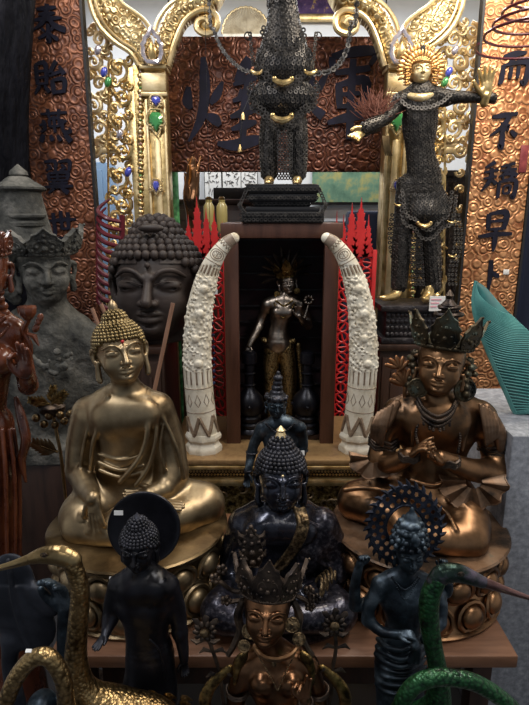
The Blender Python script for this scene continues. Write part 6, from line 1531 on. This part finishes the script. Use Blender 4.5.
# ---- dancer
YD = 2.52; f = Fig(YD, 420, 170); s = f.s
zc_ = Z(345, 2.43); zp_ = Z(303, 2.50)
cabinet('carved_cabinet', 'dark carved cabinet under the gold-faced dancer, behind the crowned bodhisattva', X(381, 2.43, 345), X(458, 2.43, 345), 2.43, 2.68, zc_, M_darkwood)
c = f(416, 320)
dp = thing('carved_plinth', 'black carved wooden plinth under the dancer with a pink price card', 'plinth', (c.x, YD, zc_))
mb = MB(); xa, xb = X(382, 2.44, 320), X(455, 2.44, 320)
mb.bbox((xa, 2.44, zc_+.0005), (xb, 2.66, zc_+.03), .006); mb.bbox((xa+.02, 2.455, zc_+.03), (xb-.02, 2.65, zp_-.03), .004); mb.bbox((xa-.01, 2.43, zp_-.03), (xb+.01, 2.67, zp_), .008)
mb.build('body', M_blackwood, dp)
mb = MB()
for i in range(14):
    x = xa+.03+(xb-xa-.06)*i/13
    for j in range(4): mb.ball((x, 2.452, zc_+.045+j*.03), (.011, .006, .011), None, 8, 5)
mb.build('carved_relief', M_blackwood, dp)
pc = MB().bbox((f(422, 311).x, 2.415, Z(311, 2.42)), (f(437, 311).x, 2.418, Z(296, 2.42)), .0005).build('price_card', M_tag, dp, smooth=False)
mb = MB()
for i in range(3): mb.span((f(424, 300).x, 2.4135, Z(300+3.5*i, 2.42)), (f(434-i*2, 300).x, 2.4148, Z(298.8+3.5*i, 2.42)))
mb.build('pink_writing', M_tagp, pc, smooth=False)
dn = thing('coin_dancer', 'gold-faced crowned dancer in black coin costume with one arm held out', 'statue', (c.x, YD, zp_))
m = Clay(.0045)
m.tube([f(406, 185, 3), f(402, 240, 0), f(399, 285, -3)], [10*s, 9.5*s, 8*s], .01, sm=3); m.tube([f(424, 185, 3), f(430, 240, 0), f(432, 285, 2)], [11*s, 10.5*s, 9.5*s], .01, sm=3)
m.tube([f(421, 96, 0), f(420, 120, 0), f(420, 150, 0), f(424, 175, 0), f(424, 190)], [15*s, 17*s, 13.5*s, 16*s, 17*s], .02, sm=4, sq=(1, .8, 1))
m.tube([f(402, 100, 0), f(421, 94, 0), f(445, 98, 0)], [8*s, 9*s, 8*s], .015, sm=3)
m.tube([f(443, 98, 0), f(462, 97, -3), f(492, 98, -8)], [7.5*s, 5.6*s, 5*s], .01, sm=3)
m.tube([f(400, 101, 0), f(393, 112, -4), f(386, 118, -8)], [8*s, 6.5*s, 6*s], .01, sm=3)
m.tube([f(386, 118, -8), f(376, 124, -14), f(366, 128, -20)], [6*s, 6*s, 6*s], .01, sm=3)
V1, Q1 = m.nets(); link_mesh('costume', V1, Q1, M_coinbody, dn)
m = Clay(.0045)
m.tube([f(424, 185), f(427, 205), f(428, 222)], [16*s, 23*s, 20*s], .004, sm=3, sq=(1, .65, .6)); m.tube([f(425, 215), f(426, 235)], [20*s, 9*s], .01); V3, Q3 = m.nets(); link_mesh('tunic_skirt', V3, Q3, M_coindark, dn)
mb = MB(); r = 2.0*s; hz = lambda y: at(420, y, YD).z
coin_cover(V3, Q3, mb, r, f(427, 200).x, YD, hz(240), hz(180)); coin_cover(V1, Q1, mb, r, f(420, 130).x, YD, hz(182), hz(104))
for lx in (401, 430): coin_cover(V1, Q1, mb, r, f(lx, 260).x, YD, hz(290), hz(236), dense=1.1)
for P in ([(396, 95), (408, 106), (424, 108), (440, 103), (450, 95)], [(400, 196), (404, 222), (414, 228), (422, 238), (432, 238), (442, 228), (452, 222), (456, 196)], [(402, 190), (406, 214), (416, 220), (424, 229), (432, 229), (440, 220), (448, 214), (452, 190)]):
    Q = [Vector(p) for p in smooth_path([f(x, y, -17+.012*(x-425)**2) for x, y in P], 20)]; d = 9
    for i in range(1, len(Q)):
        d += (Q[i]-Q[i-1]).length
        if d > r*1.9: washer(mb, Q[i], Vector((0, -1, .2)), r*1.15); d = 0
for e, x0 in ((-1, 399), (1, 452)):       # swirling side panels
    for k in range(16):
        for j in range(3): washer(mb, f(x0+e*(j*3.4+3*math.sin(k*.35)), 215+4.6*k, -6+2*j), Vector((e*.5, -1, 0)), r)
for i in range(12):
    for j in range(4): washer(mb, f(410+3.4*j+i*.3, 236+4.4*i, -14), Vector((.1*(j-2), -1, 0)), r)
mb.build('coin_armour', M_coin, dn)['kind'] = 'stuff'
clip(dn, f(424, 225, -24), 7*s); clip(dn, f(398, 205, -8), 4*s); clip(dn, f(451, 222, -6), 4*s); clip(dn, f(452, 256, -8), 4*s)
g = Clay(.0028)
hh = head(g, f(421, 71, -2), 9.6*s, yaw=-4, pitch=-4, neck=f(421, 96, 0), ears=0, neck_r=.52)
g.tube([f(410, 96, -8), f(421, 98, -12), f(431, 95, -8)], [3*s, 4*s, 3*s], .005, sm=3)
g.build('gold_head', M_goldlite, dn)
mb = MB(); u = hh.u; rnd = random.Random(4)
mb.ball(hh(0, .35, .45), (1.75*u, .45*u, 1.6*u), None, 20, 12)
for ring, (rr, n, ln, dy) in enumerate(((1.25, 19, 1.0, 0), (1.95, 23, .95, .1), (1.6, 17, 1.7, .3))):
    for i in range(n):
        a = R(-112+224*i/(n-1)); d = Vector((math.sin(a), 0, math.cos(a))); o = hh(0, -.1+dy, .15)+d*rr*u*.85
        mb.ball(o+d*.35*u, (.16*u, .13*u, .45*ln*u), Matrix.Rotation(a, 3, 'Y'), 8, 6); mb.ball(o+d*.0*u, .16*u, None, 7, 5)
        if ring == 2: mb.tube([o+d*.3*u, o+d*(.9+.3*math.cos(a))*u*1.2], [.12*u, .02*u], 5)
for e in (-1, 1):
    for k in range(7): mb.tube([hh(e*(1.05+.1*k % .3), -.3, .2-.24*k), hh(e*1.45, -.35, .1-.24*k), hh(e*1.7, -.1, .15-.24*k)], [.12*u, .15*u, .06*u], 6)
mb.tube([hh(.9*math.cos(a), -.12+.95*math.sin(a), .62) for a in np.linspace(0, 2*PI, 25)[:-1]], .10*u, 6, closed=True)
mb.build('spiked_crown', M_redgold, dn)
MB().lathe(hh(.05, .1, 1.25), [(.3*u, 0), (.36*u, .6*u), (.3*u, 1.1*u), (.1*u, 1.3*u)], 12).build('hair_knot', M_coindark, dn)
g = Clay(.0026); hand(g, f(486, 97, -10), (-.12, -.15, 1), (-.1, -1, -.1), 27*s, thumb=-1, curl=(.05, .05, .05, .08), spread=.26, tcurl=.15, fr=.075); g.tube([f(484, 103, -8), f(486, 96, -10)], [4.2*s, 4.5*s], .005)
g.build('raised_hand', M_gold, dn)
g = Clay(.0026); hand(g, f(365, 129, -20), (-.75, -.2, -.65), (-.2, -1, -.1), 20*s, thumb=1, curl=(.2, .4, .5, .5), spread=.2, fr=.085); g.build('lowered_hand', M_gold, dn)
mb = MB(); 
for i in range(5):
    for j in range(7): a = 2*PI*j/7; washer(mb, f(366+3.2*i, 128-1.2*i, -19+1.2*i)+Vector((.15*math.cos(a), math.cos(a), math.sin(a)))*7*s, Vector((0, math.cos(a), math.sin(a))), r)
mb.build('coin_cuff', M_coin, dn)
mb = MB(); rnd = random.Random(9)
for i in range(150):
    o = f(rnd.uniform(364, 384), rnd.uniform(108, 122), rnd.uniform(-14, 2)); a = rnd.uniform(-1.3, 1.5); L = rnd.uniform(10, 24)*s; d = Vector((math.sin(a), rnd.uniform(-.4, .3), math.cos(a)))
    mb.tube([o, o+d*L*.5+Vector((rnd.uniform(-1, 1)*2*s, 0, 0)), o+d*L+Vector((rnd.uniform(-1, 1)*4*s, 0, 2*s))], [.5*s, .4*s, .2*s], 4)
mb.build('red_hair_tuft', plain('reddish_fibre', (.16, .05, .03), .7), dn)['kind'] = 'stuff'
mb = MB()
for i in range(4): mb.tube([f(383+2*i, 136, -14), f(384+1.5*i, 146, -16), f(386+2*i, 156, -15)], [1.2*s, 1.3*s, .6*s], 6)
mb.build('bronze_tassel', M_brassdark, dn)
for px, py, e in ((392, 295, -1), (424, 296, 0)):
    g = Clay(.003); g.tube([f(px+6, py-8, -3), f(px+4, py, -6), f(px-8+8*(e == 0), py+3, -16)], [5*s, 5*s, 3*s], .005, sm=3); g.tube([f(px-6+8*(e == 0), py+3, -15), f(px-12+12*(e == 0), py+2.5, -18)], [3*s, 1.6*s], .004)
    V, Q = g.nets(); V[:, 2] = np.maximum(V[:, 2], zp_+.0006); link_mesh('gold_foot', V, Q, M_gold, dn)
# ================================================================ cranes
M_ghead = mottled('dark_violet_green_bronze', [(.35, (.004, .012, .008)), (.52, (.03, .05, .04)), (.7, (.16, .13, .17))], .85, (.25, .4), 24, .2, 120, .001)
def crane(name, label, Y, headpx, neck, body, mat, hmat, beak, group, hr=1.0, legs=True, eye=True):
    f = Fig(Y, *neck[len(neck)//2][:2]); s = f.s
    bc = f(*body[0]); base = Vector((bc.x, Y, 0))
    t = thing(name, label, 'bird statue', base, group)
    m = Clay(.0018)
    P = [f(*n[:3]) for n in neck]; rr = [n[3]*s for n in neck]
    m.tube(P, rr, .006, sm=5)
    bx, by = body[1], body[2]; M_ = Matrix.Rotation(body[3], 3, 'Y')
    m.ell(bc, (bx*s, by*s*.8, by*s), M_, k=.03)
    tail = bc+M_@Vector((body[4]*bx*s*1.25, .01, -.1*by*s)); m.tube([bc+M_@Vector((body[4]*bx*s*.5, 0, 0)), tail], [by*s*.6, by*s*.2], .03)
    m.build('body_and_neck', mat, t)
    mb = MB(); rnd = random.Random(1)                    # wing feathers
    for e in (-1, 1):
        for r_ in range(5):
            for k in range(5):
                o = bc+M_@Vector((body[4]*bx*s*(-.45+.33*r_), e*by*s*.70, by*s*(.5-.2*k))); d = M_@Vector((body[4]*.16*s*bx, e*.002, -.05*s*bx)); mb.tube([o, o+d*.6, o+d*1.5], [by*s*.08, by*s*.12, by*s*.02], 6, flat=((0, 1, 0), .45))
    mb.build('wing_feathers', mat, t)
    g = Clay(.0015)
    g.tube([f(*p[:3]) for p in headpx], [p[3]*s for p in headpx], .004, sm=4, sq=(1, .85, 1)); g.build('head', hmat, t)
    g = MB(); B = [f(*p[:3]) for p in beak]; g.tube([Vector(p) for p in smooth_path(B, 5)], [p[3]*s for p in beak], 10, flat=((0, 1, 0), .8)); g.build('beak', M_gbeak if mat is M_gcrane else M_bcranehead, t)
    mb = MB(); mb.tube([Vector(p)+Vector((0, -beak[0][3]*s*.55, 0)) for p in smooth_path(B, 5)], .35*s, 5)
    if eye: 
        ex_ = f(*eye); mb.ball(ex_, (2.0*s, 1.2*s, 1.6*s), None, 10, 6); mb.tube([ex_+Vector((math.cos(a)*3*s, -.0005, math.sin(a)*2.2*s)) for a in np.linspace(0, 2*PI, 15)[:-1]], .5*s, 5, closed=True)
    mb.build('eye_and_beak_line', M_darkcrown, t)
    for e in (-1, 1):
        mb = MB(); x = bc.x+.02*e; y = Y+.028*e; zt_ = bc.z-by*s*.6
        mb.tube([(x, y, zt_), (x+.01, y, zt_*.52), (x, y, .012)], [.014, .008, .008], 8)
        for a in (-1.2, -.1, 1.0, PI): mb.tube([(x, y, .010), (x+body[4]*-.05*math.cos(a), y+.05*math.sin(a), .006)], [.008, .004], 6)
        mb.build('leg', mat, t)
    return t
# tall brass crane: beak to the left, body to the right
crane('crane', 'tall brass crane with straight neck and beak pointing left', .84, [(72, 560, 0, 9.5), (60, 555, 0, 10.5), (45, 555, 0, 8.5), (33, 558, 0, 6)],
      [(72, 562, 0, 8.5), (80, 590, 1, 9), (78, 625, 2, 9.8), (76, 660, 3, 11.5), (82, 690, 5, 16), (105, 712, 8, 24)], [(130, 722, 12), 56, 34, .18, 1], M_bcrane, M_bcranehead,
      [(36, 557, 0, 6), (18, 563, 0, 4.2), (0, 568, 0, 3), (-24, 575, 0, 1)], 'brass cranes', eye=(44, 555, -8.5))
crane('crane', 'brass crane whose arched neck bends down at the lower left corner', .71, [(-16, 742, 0, 8), (-22, 756, 0, 9), (-24, 772, 0, 7), (-25, 784, 0, 5)],
      [(64, 775, 5, 17), (67, 735, 8, 11), (66, 700, 3, 9), (62, 676, 1, 8.6), (48, 657, 0, 8.6), (31, 660, 0, 8.6), (15, 680, 0, 8.6), (3, 708, 0, 8.4), (-12, 738, 0, 8)], [(92, 797, -6), 50, 30, .2, 1], M_bcrane, M_bcranehead,
      [(-25, 780, 0, 5), (-26, 800, 0, 3.5), (-27, 840, 0, 1)], 'brass cranes', eye=(-22, 762, -8))
c2 = [o for o in SC.objects if o.name == 'crane.001'][0]
sticker(c2, at(30, 651, .70)+Vector((0, -.004, .004)), .009, .005, M_tag, nrm=(0, -.6, 1))
crane('crane', 'green patinated crane with straight neck and copper beak pointing right', .84, [(435, 582, 0, 8.6), (443, 574, 0, 10), (457, 573, 0, 9.4), (472, 578, 0, 7.4), (482, 582, 0, 6)],
      [(437, 580, 0, 8.6), (430, 597, 0, 9.6), (429, 620, 1, 9.8), (434, 650, 2, 9), (439, 680, 3, 10), (436, 708, 6, 15), (416, 730, 10, 24)], [(400, 752, 14), 54, 34, -.18, -1], M_gcrane, M_ghead,
      [(480, 581, 0, 6), (500, 588, 0, 4.2), (520, 595, 0, 3), (548, 604, 0, 1)], 'green cranes', eye=(461, 574, -9))
crane('crane', 'green patinated crane with arched neck bending down at the lower right', .72, [(548, 742, 0, 8), (554, 756, 0, 9), (556, 772, 0, 7), (557, 784, 0, 5)],
      [(404, 735, 5, 12), (400, 712, 4, 9), (408, 692, 1, 8.4), (424, 680, 0, 8.4), (445, 677, 0, 8.4), (470, 681, 0, 8.4), (492, 692, 0, 8.4), (512, 708, 0, 8.2), (534, 732, 0, 8)], [(392, 744, -4), 48, 29, .0, -1], M_gcrane, M_gcrane,
      [(557, 780, 0, 5), (558, 800, 0, 3.5), (560, 840, 0, 1)], 'green cranes', eye=(553, 762, -8))

# ================================================================ polished red wood figure at the left edge
f = Fig(1.32, 5, 370); s = f.s
rw = thing('wooden_goddess', 'polished red-brown wooden figure at the left edge raising a hand beside a lotus bud', 'statue', (f(-12, 500).x, 1.34, 0))
m = Clay(.0026)
h = head(m, f(-16, 268, -4), 22*s, yaw=12, pitch=2, neck=f(-14, 312, 4), ears=.8)
m.tube([f(-44, 330, 4), f(-14, 320, 6), f(12, 330, 4)], [13*s, 17*s, 13*s], .02, sm=4)
m.ell(f(-14, 350, 4), (32*s, 22*s, 30*s), k=.03); m.ell(f(0, 360, -16), (14*s, 13*s, 14*s), k=.012); m.ell(f(-28, 360, -16), (14*s, 13*s, 14*s), k=.012)
m.tube([f(-14, 370, 4), f(-14, 410, 4), f(-14, 440, 4)], [24*s, 19*s, 26*s], .02, sm=4)
m.tube([f(14, 332, 4), f(22, 360, 8), f(28, 384, 4)], [13*s, 10.5*s, 9*s], .012, sm=3); m.tube([f(28, 386, 2), f(28, 378, -16), f(26, 368, -24)], [9*s, 8*s, 6*s], .012, sm=3)
hand(m, f(26, 378, -26), (.04, -.1, 1), (-.2, -1, -.1), 37*s, thumb=-1, curl=(.7, .12, .12, .15), spread=.10, tcurl=.5, fr=.078)
m.tube([f(-46, 332, 4), f(-54, 370, 6), f(-50, 410, -6)], [13*s, 11*s, 8*s], .012, sm=3)
m.build('figure', M_redwood, rw)
m = Clay(.004); x0 = f(-12, 470, 4)
m.tube([f(-13, 425, 4), f(-12, 470, 4), f(-10, 540, 4), Vector((x0.x, 1.34, .35)), Vector((x0.x, 1.34, .05))], [27*s, 32*s, 30*s, 30*s, 34*s], .02, sm=3, sq=(1, .8, 1))
for i in range(8):
    a = -PI*(.06+.125*i); P = [f(-13+27*math.cos(a), 430, 4+22*math.sin(a)), f(-12+32*math.cos(a), 480, 4+26*math.sin(a)), f(-10+30*math.cos(a), 560, 4+24*math.sin(a))]; m.tube(P, 2.4*s, .004, sm=3)
m.tube([f(16, 398, 2), f(22, 420, -4), f(26, 440, -6), f(22, 460, -4), f(26, 482, -2)], [2.5*s, 5*s, 5*s, 4*s, 1.5*s], .008, sm=4)
V, Q = m.nets(); V[:, 2] = np.maximum(V[:, 2], .0006); link_mesh('skirt', V, Q, M_redwood, rw)
crown(rw, h, M_redwood, zb=.6); mb = MB()
for i in range(14): mb.ball(f(2+3*math.sin(i*1.3), 236+7*i, 2), (5*s, 4*s, 4.5*s), None, 9, 6)
mb.build('side_hair', M_redwood, rw)
mb = MB(); mb.lathe(f(28, 318, -6), [(1.5*s, -3*s), (5*s, 0), (8*s, 5*s), (8.6*s, 10*s), (8*s, 11.5*s), (3*s, 12*s)], 18, rib=(9, .06))
mb.tube([Vector(p) for p in smooth_path([f(28, 320, -6), f(24, 332, -4), f(30, 345, -2), f(29, 365, 0)], 5)], 2.6*s, 7)
for (x, y) in ((36, 328), (38, 322), (40, 318)): mb.ball(f(x, y, -5), (3.2*s, 2*s, 5*s), Matrix.Rotation(.5, 3, 'Y'), 8, 6)
mb.tube([f(28, 334, -4), f(34, 336, -5), f(39, 346, -5)], [2*s, 3*s, .8*s], 6)
mb.build('lotus_bud', M_redwood, rw)
mb = MB(); chain_beads(mb, [f(-34, 328, -10), f(-14, 345, -18), f(8, 328, -8)], 2*s, 26); chain_beads(mb, [f(-20, 338, -20), f(4, 318, -12)], 2.4*s, 10); mb.build('necklace', M_redwood, rw)

# lotus ornament with gilt leaves on a tall stem
f = Fig(1.47, 54, 410); s = f.s; c = f(54, 410)
lo = thing('lotus_finial', 'dark lotus ornament with gilt leaves and berries on a tall stem', 'ornament', (f(62, 470).x, 1.47, 0))
MB().lathe(f(52, 412), [(3*s, -6*s), (9*s, -3*s), (13*s, 2*s), (13.5*s, 6*s), (11*s, 8*s), (4*s, 9*s), (1*s, 9*s)], 24, 1, .8).build('bowl', M_darkcrown, lo)
def feather_leaf(parent, o, d, L, wd, mat=M_gilt):
    mb = MB(); d = d.normalized(); sd_ = d.cross(Vector((0, -1, 0))).normalized()
    mb.tube([o, o+d*L*.5, o+d*L], [wd*.12, wd*.14, wd*.03], 6)
    for i in range(5):
        for e in (-1, 1):
            b = o+d*L*(.12+.17*i); t_ = b+(d*.75+sd_*e*.7)*wd*(1.1-.13*i); mb.tube([b, b.lerp(t_, .5)+Vector((0, -.002, 0)), t_], [wd*.16, wd*.22, wd*.05], 6, flat=((0, 1, 0), .5))
    return mb.build('gilt_leaf', mat, parent)
feather_leaf(lo, f(52, 404, -3), Vector((.9, -.1, .75)), 22*s, 9*s); feather_leaf(lo, f(50, 404, -3), Vector((-1, -.1, .25)), 22*s, 9*s); feather_leaf(lo, f(52, 404, 3), Vector((.1, .2, 1)), 20*s, 8*s); feather_leaf(lo, f(58, 452, -2), Vector((-.9, -.2, .5)), 28*s, 13*s, M_brassdark)
for i, (x, y) in enumerate(((36, 418), (44, 424), (55, 425), (64, 421), (70, 414), (49, 416), (60, 415))): MB().ball(f(x, y, -8), 4.2*s, None, 12, 8).build('berry', M_brassdark, lo)
xs = f(62, 470).x
MB().tube([Vector(p) for p in smooth_path([f(53, 415, 2), f(57, 435, 3), f(62, 465, 3), Vector((xs, 1.48, .45)), Vector((xs, 1.48, .02))], 6)], 1.8*s, 8).build('stem', M_brassdark, lo)
MB().lathe((xs, 1.48, 0), [(.07, 0), (.07, .012), (.03, .02), (.01, .05)], 20).build('foot', M_darkcrown, lo)

# turquoise fin on the plinth
Yt_ = 1.46
fin = thing('turquoise_fan', 'turquoise ribbed fan-shaped sculpture standing on the granite plinth', 'sculpture', Vector((at(520, 436, Yt_).x, Yt_, Z(436, 1.30))))
L_ = [(476, 281), (474, 300), (478, 322), (488, 350), (500, 378), (513, 408), (522, 436)]; U_ = [(476, 281), (486, 288), (500, 304), (516, 320), (534, 338), (556, 372), (572, 420)]
Lp = [Vector(p) for p in smooth_path([at(x, y, Yt_) for x, y in L_], 5)]; Up = [Vector(p) for p in smooth_path([at(x, y, Yt_+.02) for x, y in U_], 5)]
zf_ = fin.location.z+.001
for p in Lp+Up: p.z = max(p.z, zf_+.004)
V = []; n_ = len(Lp); K = 24
for i in range(n_):
    for k in range(K+1): 
        w_ = k/K; p = Lp[i].lerp(Up[i], w_); b = .020*math.sin(PI*w_)*min(1, i/6); V.append(p+Vector((0, -.006-b, 0)))
N0 = len(V); V += [v+Vector((0, .022, 0)) for v in V]; F = []
for i in range(n_-1):
    for k in range(K): a = i*(K+1)+k; F += [(a, a+1, a+K+2, a+K+1), (N0+a, N0+a+K+1, N0+a+K+2, N0+a+1)]
    a = i*(K+1); F += [(a, a+K+1, N0+a+K+1, N0+a), (a+K, N0+a+K, N0+a+2*K+1, a+2*K+1)]
a = (n_-1)*(K+1)
for k in range(K): F.append((a+k, a+k+1, N0+a+k+1, N0+a+k))
MB().add(V, F).build('blade', M_teal, fin)
mb = MB()
nl = 54
for j in range(2, nl):                          # ridges slant from the pale edge down towards the outer edge
    P = []
    for q in range(13):
        w_ = q/12; tt = (j/nl)*(1-w_)+min(1.0, j/nl*.75+.42)*w_ if j/nl < 1 else 1
        i0 = min(int(tt*(n_-1)), n_-2); e0 = tt*(n_-1)-i0; k = min(int(w_*K), K-1); k1 = w_*K-k
        def VV(i, k_): return V[i*(K+1)+k_]
        P.append(VV(i0, k).lerp(VV(i0+1, k), e0).lerp(VV(i0, k+1).lerp(VV(i0+1, k+1), e0), k1)+Vector((0, -.0008, 0)))
    mb.tube(P, .0019, 5)
mb.build('ridges', M_tealrim, fin)
MB().tube(Lp, [.004, .009, .008, .008, .008], 8).build('edge_rim', M_tealrim, fin)

# hanging incense coil
t = thing('incense_coil', 'large maroon spiral incense coil hanging at the top right corner', 'incense coil', at(548, 0, 1.9))
P = []; Yc = 1.9; c0 = at(552, -18, Yc); n_ = 7*28
for i in range(n_+1):
    q = i/n_; r_ = .018+.19*q**.85; a = 2*PI*7*q+PI; P.append(Vector((c0.x+r_*math.cos(a), Yc+r_*math.sin(a), c0.z+.05-.22*q)))
MB().tube(P, .0045, 6).build('coil', M_maroon, t)
MB().tube([Vector((c0.x, Yc, 3.0)), Vector((c0.x, Yc, c0.z+.05)), P[0]], .002, 6).build('hook_wire', M_iron, t)

# wooden rods leaning behind the brass Buddha
def rod(a, b, Ya_, Yb_, label):
    p0 = at(*a, Ya_); p1 = at(*b, Yb_); d = (p0-p1).normalized(); z0 = zp+.006; e = p1+d*((z0-p1.z)/d.z)
    return tag(MB().tube([e, p0], .0062, 8).build('wooden_rod', wood('pale_rod_wood_%d' % a[0], (.20, .10, .06), (.30, .16, .10)), loc=e), label, 'rod', 'leaning wooden rods')
rod((173, 303), (157, 378), 1.63, 1.60, 'long reddish wooden rod rising from the right shoulder of the brass Buddha')
rod((92, 308), (97.5, 323), 1.64, 1.64-.006, 'left of two short rod tips above the shoulder of the brass Buddha')
rod((101, 304), (107.5, 320), 1.66, 1.66-.006, 'right of two short rod tips beside the hair of the brass Buddha')

# small dark figure with raised hand and a big lotus leaf, lower left
YL = .98; f = Fig(YL, 45, 650); s = f.s
lf = thing('leaf_bearer', 'blue-black bronze figure raising one hand before a big dark leaf, lower left', 'statue', (f(45, 700).x, YL, 0))
m = Clay(.0022)
h = head(m, f(42, 712, -6), 16*s, pitch=10, neck=f(44, 740, 2))
m.tube([f(20, 752, 2), f(44, 745, 2), f(66, 752, 2)], [11*s, 14*s, 11*s], .02, sm=3)
x0 = f(44, 760, 2); m.tube([f(44, 760, 2), Vector((x0.x, YL, .38)), Vector((x0.x, YL, .20)), Vector((x0.x, YL, .05))], [26*s, 24*s, 26*s, 28*s], .02, sm=3, sq=(1, .8, 1))
m.tube([f(66, 752, 2), f(68, 725, 2), f(66, 690, 2)], [9*s, 8.5*s, 8*s], .01, sm=3); m.tube([f(66, 690, 2), f(65, 645, 2), f(65, 606, 0)], [8*s, 8*s, 6.5*s], .01, sm=3)
hand(m, f(65, 610, 0), (-.12, -.1, 1), (-.5, -1, 0), 48*s, thumb=-1, curl=(.35, .3, .3, .35), spread=.08, tcurl=.4, fr=.08)
V, Q = m.nets(); V[:, 2] = np.maximum(V[:, 2], .0006); link_mesh('figure', V, Q, M_bluestat, lf)
m = Clay(.003)
m.ell(f(26, 622, 10), (29*s, 7*s, 36*s), Matrix.Rotation(-.35, 3, 'Y')); m.ell(f(12, 580, 12), (22*s, 6*s, 30*s), Matrix.Rotation(.1, 3, 'Y'), k=.03); m.ell(f(44, 600, 6), (9*s, 6*s, 20*s), Matrix.Rotation(-.6, 3, 'Y'), k=.02)
m.tube([f(8, 560, 4), f(14, 600, 2), f(30, 650, 4)], 2*s, .01, sm=3); m.tube([f(10, 640, 10), f(12, 680, 8), f(30, 740, 6)], [8*s, 8*s, 7*s], .02, sm=3)
m.build('big_leaf', mottled('dull_blue_black', [(.4, (.008, .010, .016)), (.7, (.035, .04, .055))], .3, (.45, .6), 12, .3, 60), lf)
